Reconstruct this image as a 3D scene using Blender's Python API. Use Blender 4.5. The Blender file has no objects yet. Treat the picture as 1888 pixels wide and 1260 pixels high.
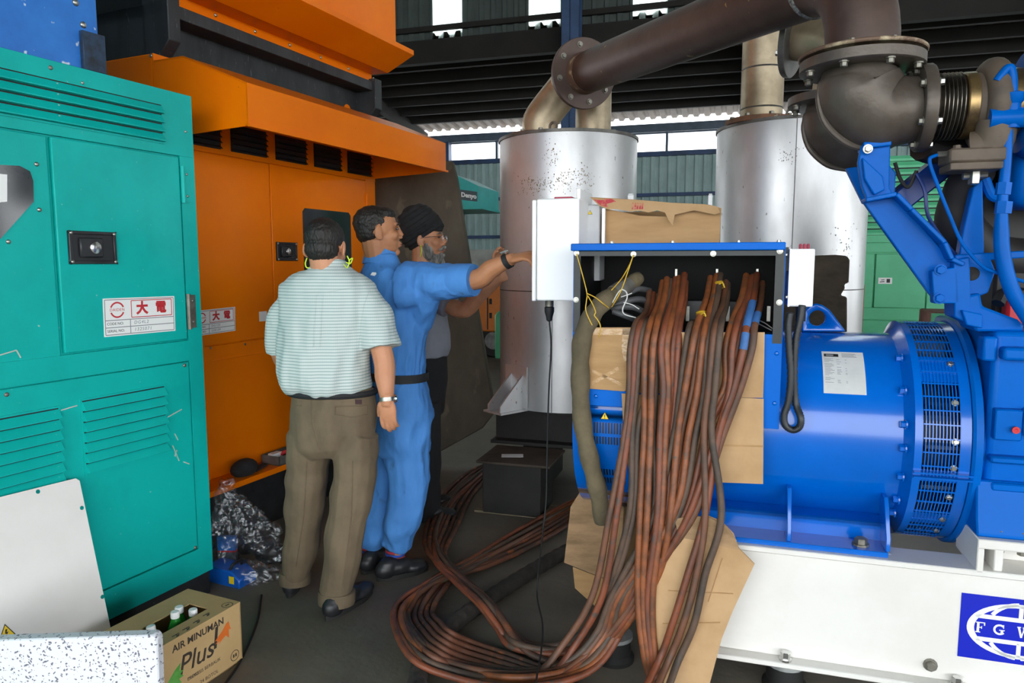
import bpy, bmesh, math, random
from mathutils import Vector, Matrix, noise

# ------------------------------------------------------------------ camera, world, exposure
S = bpy.context.scene
COL = S.collection
FPX = 1330.0                       # focal length in pixels of the 1888 px wide frame
CAMH = 1.48
PITCH = math.atan2(145.0, FPX)
cam_d = bpy.data.cameras.new('camera')
cam_d.sensor_width = 36.0
cam_d.lens = FPX / 1888.0 * 36.0
cam_d.clip_end = 200
cam = bpy.data.objects.new('camera', cam_d)
COL.objects.link(cam)
cam.location = (0, 0, CAMH)
cam.rotation_euler = (math.pi / 2 - PITCH, 0, 0)
S.camera = cam

world = bpy.data.worlds.new('overcast_sky')
S.world = world
world.use_nodes = True
_bg = world.node_tree.nodes['Background']
_bg.inputs['Color'].default_value = (0.93, 0.97, 1.0, 1)
_bg.inputs['Strength'].default_value = 1.0

S.view_settings.view_transform = 'Standard'
S.view_settings.look = 'None'
S.view_settings.gamma = 1.0
S.view_settings.exposure = 2.58
S.view_settings.use_curve_mapping = False

# ------------------------------------------------------------------ frames and pixel rays
LA = -math.atan2(596.0, FPX)       # frame of the stacked machines on the left: local y runs along their fronts
GA = -math.radians(17.0)           # frame of the generator set and the hall: local x runs along the shaft
R3 = lambda a: Matrix.Rotation(a, 3, 'Z')

def ray(x, y):
    u, v = (x - 944.0) / FPX, (630.0 - y) / FPX
    c, s = math.cos(PITCH), math.sin(PITCH)
    return Vector((u, c + v * s, -s + v * c))

def hit(x, y, frame, axis, val):
    d = R3(-frame) @ ray(x, y)
    o = Vector((0, 0, CAMH))
    t = (val - o[axis]) / d[axis]
    return o + d * t

def G(x, y, n): return hit(x, y, GA, 1, n)        # generator frame, plane at depth n
def L(x, y, X): return hit(x, y, LA, 0, X)        # left frame, plane parallel to the fronts
def LY(x, y, Y): return hit(x, y, LA, 1, Y)       # left frame, plane across the fronts
def W(x, y, Y): return hit(x, y, 0, 1, Y)         # world, plane at depth Y
def Zp(x, y, z, fr=0): return hit(x, y, fr, 2, z) # horizontal plane

# ------------------------------------------------------------------ materials
def srgb(h):
    h = h.lstrip('#')
    def c(v): return v / 12.92 if v <= 0.04045 else ((v + 0.055) / 1.055) ** 2.4
    return tuple(c(int(h[i:i + 2], 16) / 255.0) for i in (0, 2, 4)) + (1.0,)

MATS = {}
def mk(name, col, col2=None, scale=6.0, lo=0.4, hi=0.65, rough=0.5, metal=0.0, bump=0.0, bscale=None,
       spec=0.5, coat=0.0, speck=None, stretch=(1, 1, 1), rough2=None):
    """principled surface with a second colour in noise patches, optional fine specks, optional relief"""
    m = bpy.data.materials.new(name)
    m.use_nodes = True
    nt = m.node_tree
    b = nt.nodes['Principled BSDF']
    b.inputs['Roughness'].default_value = rough
    b.inputs['Metallic'].default_value = metal
    b.inputs['Specular IOR Level'].default_value = spec
    b.inputs['Coat Weight'].default_value = coat
    b.inputs['Coat Roughness'].default_value = 0.1
    tc = nt.nodes.new('ShaderNodeTexCoord')
    mp = nt.nodes.new('ShaderNodeMapping')
    mp.inputs['Scale'].default_value = stretch
    nt.links.new(tc.outputs['Object'], mp.inputs['Vector'])
    base = None
    if col2:
        nz = nt.nodes.new('ShaderNodeTexNoise')
        nz.inputs['Scale'].default_value = scale
        nz.inputs['Detail'].default_value = 6
        nz.inputs['Roughness'].default_value = 0.62
        nt.links.new(mp.outputs['Vector'], nz.inputs['Vector'])
        rp = nt.nodes.new('ShaderNodeValToRGB')
        rp.color_ramp.elements[0].position = lo
        rp.color_ramp.elements[0].color = srgb(col)
        rp.color_ramp.elements[1].position = hi
        rp.color_ramp.elements[1].color = srgb(col2)
        nt.links.new(nz.outputs['Fac'], rp.inputs['Fac'])
        base = rp.outputs['Color']
        if rough2 is not None:
            mr = nt.nodes.new('ShaderNodeMapRange')
            mr.inputs['From Min'].default_value = lo
            mr.inputs['From Max'].default_value = hi
            mr.inputs['To Min'].default_value = rough
            mr.inputs['To Max'].default_value = rough2
            nt.links.new(nz.outputs['Fac'], mr.inputs['Value'])
            nt.links.new(mr.outputs['Result'], b.inputs['Roughness'])
    if speck:
        sc, th, sw, scol = speck
        n2 = nt.nodes.new('ShaderNodeTexNoise')
        n2.inputs['Scale'].default_value = sc
        n2.inputs['Detail'].default_value = 3
        nt.links.new(mp.outputs['Vector'], n2.inputs['Vector'])
        r2 = nt.nodes.new('ShaderNodeMapRange')
        r2.inputs['From Min'].default_value = th
        r2.inputs['From Max'].default_value = th + sw
        nt.links.new(n2.outputs['Fac'], r2.inputs['Value'])
        mx = nt.nodes.new('ShaderNodeMix')
        mx.data_type = 'RGBA'
        nt.links.new(r2.outputs['Result'], mx.inputs['Factor'])
        if base is not None: nt.links.new(base, mx.inputs['A'])
        else: mx.inputs['A'].default_value = srgb(col)
        mx.inputs['B'].default_value = srgb(scol)
        base = mx.outputs['Result']
    if base is not None: nt.links.new(base, b.inputs['Base Color'])
    else: b.inputs['Base Color'].default_value = srgb(col)
    if bump:
        nb = nt.nodes.new('ShaderNodeTexNoise')
        nb.inputs['Scale'].default_value = bscale or scale * 4
        nb.inputs['Detail'].default_value = 5
        nt.links.new(mp.outputs['Vector'], nb.inputs['Vector'])
        bp = nt.nodes.new('ShaderNodeBump')
        bp.inputs['Strength'].default_value = bump
        bp.inputs['Distance'].default_value = 0.01
        nt.links.new(nb.outputs['Fac'], bp.inputs['Height'])
        nt.links.new(bp.outputs['Normal'], b.inputs['Normal'])
    MATS[name] = m
    return m

mk('concrete_floor', '#7a7366', '#554f45', 1.3, 0.35, 0.7, 0.8, bump=0.25, bscale=30, speck=(60, 0.68, 0.06, '#7c776c'), rough2=0.6)
mk('wall_sheet', '#9fb8b6', '#90a9a7', 3, rough=0.55)
mk('clerestory_sheet', '#47524f', '#3c4644', 3, rough=0.6)
mk('wall_concrete', '#a9aaa4', '#8f908a', 4, rough=0.9)
mk('roof_sheet', '#5a4733', '#3e3225', 2.5, rough=0.7)  # brown darkened so the colour itself carries the shade under the lean-to
mk('roof_dark', '#221f1c', '#191715', 2, rough=0.8)
mk('steel_black', '#1c1c1e', '#121214', 5, rough=0.55)
mk('column_blue', '#3a557c', '#31486a', 4, rough=0.5)
mk('girt_blue', '#26436d', '#1d3453', 4, rough=0.5)
mk('window_frame', '#4a5a6c', '#3c4a58', 4, rough=0.5)
mk('teal_paint', '#0cb4ac', '#0aa9a1', 3, 0.42, 0.62, 0.4, spec=0.2, speck=(55, 0.735, 0.03, '#a5c6bb'))
mk('orange_paint', '#ee7a00', '#e87200', 2, 0.42, 0.62, 0.34, spec=0.15, coat=0.06, speck=(60, 0.76, 0.03, '#8f4a10'))
mk('black_paint', '#2b2d30', '#1c1d1f', 10, rough=0.42, speck=(45, 0.7, 0.05, '#55585a'))
mk('black_skid', '#33373a', '#202224', 9, rough=0.55, speck=(70, 0.66, 0.08, '#5c6062'), stretch=(1, 1, 0.25))
mk('old_blue', '#2b7ad0', '#1f66b8', 4, rough=0.45, speck=(24, 0.66, 0.05, '#c9d6e2'))
mk('old_blue_plate', '#27405c', '#191f26', 14, rough=0.6)
mk('gen_blue', '#0064ca', '#005dbd', 2.5, rough=0.2, coat=0.6, spec=0.35)
mk('box_blue', '#0066cc', '#005fc0', 2.5, rough=0.4, coat=0.0, spec=0.12)
mk('eng_blue', '#0060bd', '#0056aa', 4, rough=0.35, coat=0.03, spec=0.08)
mk('chrome', '#d8d8d6', rough=0.22, metal=1.0)
mk('zinc', '#b9b8b0', '#8f8d84', 20, rough=0.35, metal=0.9)
mk('dull_steel', '#8d8a80', '#6a665c', 14, rough=0.5, metal=0.7)
mk('glass_dark', '#161b20', '#2b333a', 3, rough=0.12, spec=0.8)
mk('sticker_white', '#f1f2f0', rough=0.4)
mk('print_red', '#c4272f', rough=0.5)
mk('print_black', '#20201f', rough=0.5)
mk('print_grey', '#8a8c90', rough=0.5)
mk('rubber_black', '#141414', rough=0.6)
mk('white_paint', '#e2e0db', '#dbd8d2', 4, rough=0.38)
mk('white_metal', '#f6f5f3', rough=0.3)

# ------------------------------------------------------------------ mesh builder
ROOT = {}
def spline(pts, res=6):
    """Catmull-Rom through the points"""
    P = [Vector(p) for p in pts]
    if len(P) < 3: return P
    P = [P[0] * 2 - P[1]] + P + [P[-1] * 2 - P[-2]]
    out = []
    for i in range(1, len(P) - 2):
        p0, p1, p2, p3 = P[i - 1], P[i], P[i + 1], P[i + 2]
        for k in range(res):
            t = k / res
            out.append(0.5 * ((2 * p1) + (p2 - p0) * t + (2 * p0 - 5 * p1 + 4 * p2 - p3) * t * t + (3 * p1 - p0 - 3 * p2 + p3) * t ** 3))
    out.append(P[-2].copy())
    return out

def basis(d):
    d = Vector(d).normalized()
    a = Vector((0, 0, 1)) if abs(d.z) < 0.9 else Vector((1, 0, 0))
    u = a.cross(d).normalized()
    return u, d.cross(u).normalized(), d

class MB:
    def __init__(s): s.v, s.f = [], []
    def add(s, vs, fs):
        o = len(s.v)
        s.v += [Vector(v) for v in vs]
        s.f += [[i + o for i in f] for f in fs]
        return s
    def box(s, x0, x1, y0, y1, z0, z1):
        return s.add([(x, y, z) for z in (z0, z1) for y in (y0, y1) for x in (x0, x1)],
                     [(0, 2, 3, 1), (4, 5, 7, 6), (0, 1, 5, 4), (2, 6, 7, 3), (0, 4, 6, 2), (1, 3, 7, 5)])
    def obox(s, c, hx, hy, hz):
        c, hx, hy, hz = Vector(c), Vector(hx), Vector(hy), Vector(hz)
        return s.add([c + hx * i + hy * j + hz * k for k in (-1, 1) for j in (-1, 1) for i in (-1, 1)],
                     [(0, 2, 3, 1), (4, 5, 7, 6), (0, 1, 5, 4), (2, 6, 7, 3), (0, 4, 6, 2), (1, 3, 7, 5)])
    def beam(s, p0, p1, w, h, up=(0, 0, 1)):
        p0, p1 = Vector(p0), Vector(p1)
        d = (p1 - p0)
        u = d.cross(Vector(up)).normalized()
        v = u.cross(d).normalized()
        return s.obox((p0 + p1) / 2, d / 2, u * w / 2, v * h / 2)
    def cyl(s, p0, p1, r0, r1=None, n=16, cap=True):
        return s.tube([p0, p1], [r0, r0 if r1 is None else r1], n, cap=cap)
    def tube(s, pts, r, n=8, cap=True, res=0):
        P = spline(pts, res) if res else [Vector(p) for p in pts]
        m = len(P)
        if not isinstance(r, (list, tuple)): r = [r] * m
        elif len(r) != m: r = [r[min(len(r) - 1, int(i * (len(r) - 1) / (m - 1)))] * (1 - ((i * (len(r) - 1) / (m - 1)) % 1)) +
                               r[min(len(r) - 1, int(i * (len(r) - 1) / (m - 1)) + 1)] * ((i * (len(r) - 1) / (m - 1)) % 1) for i in range(m)]
        vs, fs = [], []
        u = None
        for i in range(m):
            d = (P[min(i + 1, m - 1)] - P[max(i - 1, 0)]).normalized()
            if u is None: u = basis(d)[0]
            else:
                u = (u - d * u.dot(d))
                u = u.normalized() if u.length > 1e-6 else basis(d)[0]
            w = d.cross(u)
            for k in range(n):
                a = 2 * math.pi * k / n
                vs.append(P[i] + (u * math.cos(a) + w * math.sin(a)) * r[i])
        for i in range(m - 1):
            for k in range(n):
                fs.append((i * n + k, i * n + (k + 1) % n, (i + 1) * n + (k + 1) % n, (i + 1) * n + k))
        if cap:
            fs.append(tuple(range(n))[::-1])
            fs.append(tuple((m - 1) * n + k for k in range(n)))
        return s.add(vs, fs)
    def prism(s, pts, d):
        """planar outline extruded by the vector d"""
        P = [Vector(p) for p in pts]
        d = Vector(d)
        n = len(P)
        return s.add(P + [p + d for p in P], [tuple(range(n))[::-1], tuple(range(n, 2 * n))] +
                     [(i, (i + 1) % n, n + (i + 1) % n, n + i) for i in range(n)])
    def lathe(s, prof, c, axis=(0, 0, 1), n=32, a0=0.0, a1=None, closed=False):
        """profile of (radius, height) turned round the axis through c"""
        u, w, d = basis(axis)
        c = Vector(c)
        full = a1 is None
        m = n if full else n + 1
        vs, fs = [], []
        for r, h in prof:
            for k in range(m):
                a = a0 + (2 * math.pi * k / n if full else (a1 - a0) * k / n)
                vs.append(c + d * h + (u * math.cos(a) + w * math.sin(a)) * r)
        q = len(prof)
        for i in range(q if closed else q - 1):
            j = (i + 1) % q
            for k in range(n):
                k2 = (k + 1) % m if full else k + 1
                fs.append((i * m + k, i * m + k2, j * m + k2, j * m + k))
        if not closed:
            if full:
                if prof[0][0] > 1e-5: fs.append(tuple(range(m))[::-1])
                if prof[-1][0] > 1e-5: fs.append(tuple((q - 1) * m + k for k in range(m)))
        return s.add(vs, fs)
    def ell(s, c, r, n=12, rot=None):
        c = Vector(c)
        vs, fs = [], []
        m = max(4, n // 2)
        for i in range(m + 1):
            t = math.pi * i / m
            for k in range(n):
                a = 2 * math.pi * k / n
                p = Vector((r[0] * math.sin(t) * math.cos(a), r[1] * math.sin(t) * math.sin(a), r[2] * math.cos(t)))
                vs.append(c + (rot @ p if rot else p))
        for i in range(m):
            for k in range(n):
                fs.append((i * n + k, (i + 1) * n + k, (i + 1) * n + (k + 1) % n, i * n + (k + 1) % n))
        return s.add(vs, fs)
    def build(s, name, mat, parent=None, frame=0.0, base=(0, 0, 0), smooth=True, bevel=0.0, label=None, cat=None,
              group=None, kind=None, seg=1, angle=35, weld=True):
        if parent is not None: frame, base = ROOT[parent.name]
        base = Vector(base)
        me = bpy.data.meshes.new(name)
        me.from_pydata([v - base for v in s.v], [], s.f)
        bm = bmesh.new()
        bm.from_mesh(me)
        if weld: bmesh.ops.remove_doubles(bm, verts=bm.verts, dist=1e-5)
        bmesh.ops.recalc_face_normals(bm, faces=bm.faces)
        bm.to_mesh(me)
        bm.free()
        me.materials.append(MATS[mat] if isinstance(mat, str) else mat)
        o = bpy.data.objects.new(name, me)
        COL.objects.link(o)
        if parent is not None: o.parent = parent
        else:
            o.location = R3(frame) @ base
            o.rotation_euler = (0, 0, frame)
        ROOT[o.name] = (frame, base)
        if smooth:
            me.shade_smooth()
            me.set_sharp_from_angle(angle=math.radians(angle))
        if bevel:
            b = o.modifiers.new('edge', 'BEVEL')
            b.width = bevel
            b.segments = seg
            b.limit_method = 'ANGLE'
            b.angle_limit = math.radians(40)
        tag(o, label, cat, group, kind)
        return o

def tag(o, label=None, cat=None, group=None, kind=None):
    if label: o['label'] = label
    if cat: o['category'] = cat
    if group: o['group'] = group
    if kind: o['kind'] = kind
    return o

def thing(name, label, cat, frame=0.0, base=(0, 0, 0), group=None, kind=None):
    e = bpy.data.objects.new(name, None)
    COL.objects.link(e)
    e.empty_display_size = 0.1
    base = Vector(base)
    e.location = R3(frame) @ base
    e.rotation_euler = (0, 0, frame)
    ROOT[e.name] = (frame, base)
    return tag(e, label, cat, group, kind)

def cp(o, delta, parent=None):
    """copy of a part that shares its mesh, moved by delta in its frame"""
    c = o.copy()
    COL.objects.link(c)
    c.parent = parent or o.parent
    c.location = o.location + Vector(delta)
    ROOT[c.name] = ROOT[o.name]
    return c

_bolt = {}
def bolt(parent, pos, axis=(1, 0, 0), r=0.008, h=0.006, mat='zinc', name='bolt', kind='hex', washer=True):
    """bolt head with washer standing on a surface; alike heads share one mesh"""
    key = (r, h, mat, kind)
    if key not in _bolt:
        m = MB()
        if kind == 'hex':
            if washer: m.lathe([(r * 1.35, 0), (r * 1.35, h * 0.25)], (0, 0, 0), n=12)
            m.lathe([(r, h * 0.2), (r, h * 0.9), (r * 0.85, h)], (0, 0, 0), n=6)
        else:
            m.lathe([(r, 0), (r, h * 0.3), (r * 0.8, h * 0.75), (r * 0.35, h), (0, h)], (0, 0, 0), n=10)
        me = bpy.data.meshes.new('bolt')
        me.from_pydata([tuple(v) for v in m.v], [], m.f)
        me.materials.append(MATS[mat])
        if kind != 'hex': me.shade_smooth()
        _bolt[key] = me
    o = bpy.data.objects.new(name, _bolt[key])
    COL.objects.link(o)
    o.parent = parent
    fr, base = ROOT[parent.name]
    u, w, d = basis(axis)
    M = Matrix((u, w, d)).transposed().to_4x4()
    M.translation = Vector(pos) - base
    o.matrix_local = M
    ROOT[o.name] = ROOT[parent.name]
    return o

def lettering(body, parent, mat, o, ux, uy, size, align='CENTER', ext=0.0004, shear=0.0, off=0.0, spacing=1.0, name='lettering', xs=1.0):
    """flat print: glyph outlines laid on the plane o + x*ux + y*uy (frame coordinates of the parent)"""
    c = bpy.data.curves.new('text', 'FONT')
    c.body = body
    c.size = size
    c.align_x = align
    c.align_y = 'CENTER'
    c.extrude = ext
    c.shear = shear
    c.offset = off
    c.space_character = spacing
    c.resolution_u = 3
    t = bpy.data.objects.new('text', c)
    COL.objects.link(t)
    me = bpy.data.meshes.new_from_object(t.evaluated_get(bpy.context.evaluated_depsgraph_get()))
    bpy.data.objects.remove(t)
    bpy.data.curves.remove(c)
    ux, uy = Vector(ux).normalized(), Vector(uy).normalized()
    un = ux.cross(uy)
    fr, base = ROOT[parent.name]
    for v in me.vertices:
        v.co = Vector(o) - base + ux * v.co.x * xs + uy * v.co.y + un * v.co.z
    me.materials.clear()
    me.materials.append(MATS[mat])
    ob = bpy.data.objects.new(name, me)
    COL.objects.link(ob)
    ob.parent = parent
    ROOT[ob.name] = ROOT[parent.name]
    return ob

def flat(parent, mat, o, ux, uy, polys, name, ext=0.0004):
    """flat printed or stuck shapes on a plane; polys are 2-D outlines"""
    ux, uy = Vector(ux).normalized(), Vector(uy).normalized()
    un = ux.cross(uy) * ext
    m = MB()
    for p in polys: m.prism([Vector(o) + ux * a + uy * b for a, b in p], un)
    return m.build(name, mat, parent, smooth=False, weld=False)

def ringpoly(cx, cy, r0, r1, a0=0, a1=360, n=24, sy=1.0):
    """thin ring or arc as a list of quads"""
    out = []
    for i in range(n):
        a, b = math.radians(a0 + (a1 - a0) * i / n), math.radians(a0 + (a1 - a0) * (i + 1) / n)
        out.append([(cx + r0 * math.cos(a), cy + sy * r0 * math.sin(a)), (cx + r1 * math.cos(a), cy + sy * r1 * math.sin(a)),
                    (cx + r1 * math.cos(b), cy + sy * r1 * math.sin(b)), (cx + r0 * math.cos(b), cy + sy * r0 * math.sin(b))])
    return out

def strip(x0, y0, x1, y1, w):
    d = Vector((x1 - x0, y1 - y0)).normalized() * w / 2
    return [(x0 - d.y, y0 + d.x), (x0 + d.y, y0 - d.x), (x1 + d.y, y1 - d.x), (x1 - d.y, y1 + d.x)]

def rect(x0, x1, y0, y1): return [(x0, y0), (x1, y0), (x1, y1), (x0, y1)]

# ------------------------------------------------------------------ the hall (frame GA)
NB, NC = 14.0, 10.0                # back wall, line of columns under the raised roof
ST = dict(frame=GA, kind='structure')
MB().box(-40, 44, -35, -7, -0.2, -0.01).build('ground', 'wall_concrete', smooth=False, **ST)
MB().box(-22, 26, -7, 18, -0.2, 0).build('floor', 'concrete_floor', smooth=False, **ST)

def corrugated(x0, x1, y, z0, z1, per=0.16, dep=0.03):
    """upright trapezoidal sheet"""
    m = MB()
    xs = []
    x = x0
    while x < x1:
        xs += [(x, 0), (x + per * 0.5, 0), (x + per * 0.6, -dep), (x + per * 0.9, -dep)]
        x += per
    xs = [(min(a, x1), b) for a, b in xs] + [(x1, 0)]
    n = len(xs)
    vs = [(a, y + b, z) for z in (z0, z1) for a, b in xs] + [(a, y + b + 0.004, z) for z in (z0, z1) for a, b in xs]
    fs = []
    for i in range(n - 1):
        fs += [(i, i + 1, n + i + 1, n + i), (2 * n + i, 3 * n + i, 3 * n + i + 1, 2 * n + i + 1)]
    return m.add(vs, fs)

wb = corrugated(-13, 16, NB, 1.75, 3.46).build('wall_back', 'wall_sheet', smooth=False, weld=False, **ST)
MB().box(-13, 16, NB - 0.1, NB + 0.1, 0, 1.75).build('dado', 'wall_concrete', wb, smooth=False)
for z in (2.0, 2.75):
    MB().box(-13, 16, NB - 0.12, NB - 0.03, z - 0.03, z + 0.03).build('girt', 'girt_blue', wb, smooth=False)
MB().box(-13, 16, NB - 0.1, NB + 0.05, 3.46, 3.53).build('girt', 'girt_blue', wb, smooth=False)
MB().box(-13, 16, NB - 0.14, NB + 0.08, 3.89, 4.04).build('girt', 'window_frame', wb, smooth=False)
for i in range(9):
    x = -12 + i * 3.2
    MB().box(x - 0.05, x + 0.05, NB - 0.2, NB - 0.03, 0, 3.9).build('post', 'girt_blue', wb, smooth=False)

pane_m = bpy.data.materials.new('frosted_pane')
pane_m.use_nodes = True
_nt = pane_m.node_tree
_p = _nt.nodes['Principled BSDF']
_p.inputs['Base Color'].default_value = (0.95, 0.97, 1, 1)
_tr = _nt.nodes.new('ShaderNodeBsdfTransparent')
_ms = _nt.nodes.new('ShaderNodeMixShader')
_ms.inputs['Fac'].default_value = 0.12
_nt.links.new(_tr.outputs['BSDF'], _ms.inputs[1])
_nt.links.new(_p.outputs['BSDF'], _ms.inputs[2])
_nt.links.new(_ms.outputs['Shader'], _nt.nodes['Material Output'].inputs['Surface'])
MATS['frosted_pane'] = pane_m

sheet_m = bpy.data.materials.new('translucent_sheet')
sheet_m.use_nodes = True
_nt = sheet_m.node_tree
_tl = _nt.nodes.new('ShaderNodeBsdfTranslucent')
_tl.inputs['Color'].default_value = (0.8, 0.86, 0.84, 1)
_tr = _nt.nodes.new('ShaderNodeBsdfTransparent')
_tr.inputs['Color'].default_value = (0.8, 0.86, 0.84, 1)
_ms = _nt.nodes.new('ShaderNodeMixShader')
_ms.inputs['Fac'].default_value = 0.72
_nt.links.new(_tr.outputs['BSDF'], _ms.inputs[1])
_nt.links.new(_tl.outputs['BSDF'], _ms.inputs[2])
_nt.links.new(_ms.outputs['Shader'], _nt.nodes['Material Output'].inputs['Surface'])
MATS['translucent_sheet'] = sheet_m

xm = [G(1230, 265, NB).x + 1.66 * k for k in range(-6, 8)]
for i in range(len(xm) - 1):
    m = MB()
    m.box(xm[i] - 0.022, xm[i] + 0.022, NB - 0.08, NB, 3.53, 3.89)
    m.box(xm[i], xm[i + 1], NB - 0.06, NB, 3.53, 3.55).box(xm[i], xm[i + 1], NB - 0.06, NB, 3.87, 3.89)
    w = m.build('window_%d' % (i + 1), 'window_frame', smooth=False, **ST)
    MB().box(xm[i] + 0.022, xm[i + 1] - 0.022, NB - 0.035, NB - 0.03, 3.55, 3.87).build('pane', 'frosted_pane', w, smooth=False)

# lean-to roof: corrugated sheet rising towards the columns, purlins beneath
ZC = G(1000, 58, NC).z
def roof_z(n): return 4.22 + (ZC + 0.08 - 4.22) * (NB + 0.2 - n) / (NB + 0.2 - NC)
m = MB()
xs, x = [], -13.0
while x < 16:
    xs += [(x, 0), (x + 0.08, 0), (x + 0.11, 0.045), (x + 0.17, 0.045)]
    x += 0.2
n = len(xs)
m.add([(a, nn, roof_z(nn) + b) for nn in (NB + 0.32, NC) for a, b in xs], [(i, i + 1, n + i + 1, n + i) for i in range(n - 1)])
roof = m.build('ceiling', 'roof_sheet', smooth=False, weld=False, **ST)
for k in range(7):
    nn = NB - 0.75 - k * 0.5
    MB().box(-13, 16, nn - 0.035, nn + 0.035, roof_z(nn) - 0.17, roof_z(nn) - 0.005).build('purlin', 'roof_dark', roof, smooth=False)
for x in (G(1372, 200, 12).x, G(700, 200, 12).x, G(1372, 200, 12).x + 4.6):
    MB().beam((x, NB, 4.02), (x, NC, ZC - 0.12), 0.12, 0.2).build('rafter', 'roof_dark', roof, smooth=False)

# raised wall over the columns: grey sheets with white translucent strips between
cw = MB().box(-13, 16, NC - 0.06, NC + 0.06, ZC - 0.3, ZC + 0.02).build('wall_clerestory', 'roof_dark', smooth=False, **ST)
MB().box(-13, 16, NC - 0.09, NC - 0.035, ZC + 0.13, ZC + 0.2).build('girt', 'roof_dark', cw, smooth=False)
MB().box(-13, 16, NC - 0.09, NC - 0.035, ZC + 1.6, ZC + 1.68).build('girt', 'roof_dark', cw, smooth=False)
sx = [(G(798, 40, NC).x, G(852, 40, NC).x), (G(975, 30, NC).x, G(1033, 30, NC).x), (G(1167, 15, NC).x, G(1230, 15, NC).x)]
per = (sx[2][0] - sx[0][0]) / 2
wid = (sx[0][1] - sx[0][0])
st = sorted([sx[0][0] + per * k for k in range(-7, 10)])
prev = -13.0
for a in st:
    if a - prev > 0.1: corrugated(prev, a, NC, ZC, 8.5, 0.17, 0.03).build('panel', 'clerestory_sheet', cw, smooth=False, weld=False)
    corrugated(a, a + wid, NC, ZC, 8.5, 0.17, 0.03).build('panel', 'translucent_sheet', cw, smooth=False, weld=False)
    prev = a + wid
corrugated(prev, 16, NC, ZC, 8.5, 0.17, 0.03).build('panel', 'clerestory_sheet', cw, smooth=False, weld=False)
MB().box(-13, 16, -7, NC, 8.5, 8.6).build('ceiling', 'roof_dark', smooth=False, **ST)
MB().box(-13.2, -13, -7, 9.5, 0, 8.6).build('wall_left', 'wall_sheet', smooth=False, **ST)
MB().box(16, 16.2, 6, 9.5, 0, 8.6).box(16, 16.2, -7, 6, 5.2, 8.6).build('wall_right', 'wall_sheet', smooth=False, **ST)
# front wall behind the camera with the wide loading door that lights the hall
m = MB()
m.box(-13, -8, -7.2, -7, 0, 8.6).box(-8, 16, -7.2, -7, 5.2, 8.6)
m.build('wall_front', 'wall_sheet', smooth=False, **ST)
# columns: H-section
for x in (G(1060, 100, NC).x, G(1060, 100, NC).x - 5.5, G(1060, 100, NC).x + 5.5):
    m = MB()
    y0 = NC - 0.32
    m.box(x - 0.115, x + 0.115, y0, y0 + 0.02, 0, 8.5).box(x - 0.115, x + 0.115, y0 + 0.2, y0 + 0.22, 0, 8.5).box(x - 0.01, x + 0.01, y0, y0 + 0.2, 0, 8.5)
    m.build('column', 'column_blue', smooth=False, **ST)
# ------------------------------------------------------------------ left: teal generator cabinet (frame LA)
X0 = -2.506
YR = 2.298
DN, AL, UPV = Vector((1, 0, 0)), Vector((0, 1, 0)), Vector((0, 0, 1))
def y_at(x, y, X=X0): return L(x, y, X).y
def z_at(x, y, X=X0): return L(x, y, X).z

gc = thing('generator_cabinet', 'teal metal generator cabinet with louvres and black paddle handle at left edge', 'cabinet', LA, (-3.0, 1.5, 0))
Z1 = z_at(361, 180)
ZB = 0.108
MB().box(-3.9, X0 - 0.014, 0.3, YR, ZB, Z1).build('body', 'teal_paint', gc, bevel=0.004)
MB().box(-3.85, X0 - 0.012, 0.35, YR - 0.012, 0, ZB).build('skid', 'black_paint', gc, smooth=False)
dl, dr = y_at(106, 450) , y_at(337, 450)
dt, db = z_at(330, 290), z_at(342, 626)
lt = z_at(345, 667); lr = y_at(356, 820); lb = z_at(363, 1012)
LF = 0.3
ff = MB()
ff.box(X0 - 0.014, X0, LF, YR, dt + 0.006, Z1)
ff.box(X0 - 0.014, X0, dr + 0.006, YR, ZB, dt + 0.006)
ff.box(X0 - 0.014, X0, LF, dr + 0.006, lt + 0.005, db - 0.006)
ff.box(X0 - 0.014, X0, lr + 0.005, dr + 0.006, ZB, lt + 0.005)
ff.box(X0 - 0.014, X0, LF, lr + 0.005, ZB, lb - 0.005)
ff.build('face_frame', 'teal_paint', gc, bevel=0.002)
door = MB().box(X0 - 0.014, X0 + 0.002, dl, dr, db, dt).build('door', 'teal_paint', gc, bevel=0.004, seg=2)
door2 = MB().box(X0 - 0.014, X0 - 0.003, LF, dl - 0.012, db - 0.01, dt).build('door', 'teal_paint', gc, bevel=0.004, seg=2)
low = MB().box(X0 - 0.014, X0 - 0.001, LF, lr, lb, lt).build('access_panel', 'teal_paint', gc, bevel=0.003)

def louvre(parent, y0, y1, z0, z1, n, mat, X, dep=0.022, ty=None):
    """rim, dark throat and n pressed slats (each its own part)"""
    r = MB()
    t = 0.007
    r.box(X, X + 0.004, y0 - t, y1 + t, z1, z1 + t).box(X, X + 0.004, y0 - t, y1 + t, z0 - t, z0)
    r.box(X, X + 0.004, y1, y1 + t, z0, z1).box(X, X + 0.004, y0 - t, y0, z0, z1)
    rim = r.build('louvre', mat, parent, smooth=False)
    MB().box(X, X + 0.0015, y0, y1, z0, z1).build('throat', 'steel_black', rim, smooth=False)
    p = (z1 - z0) / n
    first = None
    for i in range(n):
        zt = z1 - i * p
        if first is None:
            first = MB().prism([(X + 0.001, y0, zt - p * 0.18), (X + 0.004, y0, zt - p * 0.12), (X + dep, y0, zt - p * 0.84), (X + dep, y0, zt - p * 0.94), (X + 0.001, y0, zt - p * 0.98)],
                               (0, y1 - y0, 0)).build('slat', mat, rim, smooth=False)
        else: cp(first, (0, 0, -i * p), rim)
    return rim
tz1, tz0 = z_at(298, 194), z_at(298, 262)
louvre(gc, y_at(-60, 180), y_at(298, 230), tz0, tz1, 4, 'teal_paint', X0)
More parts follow.
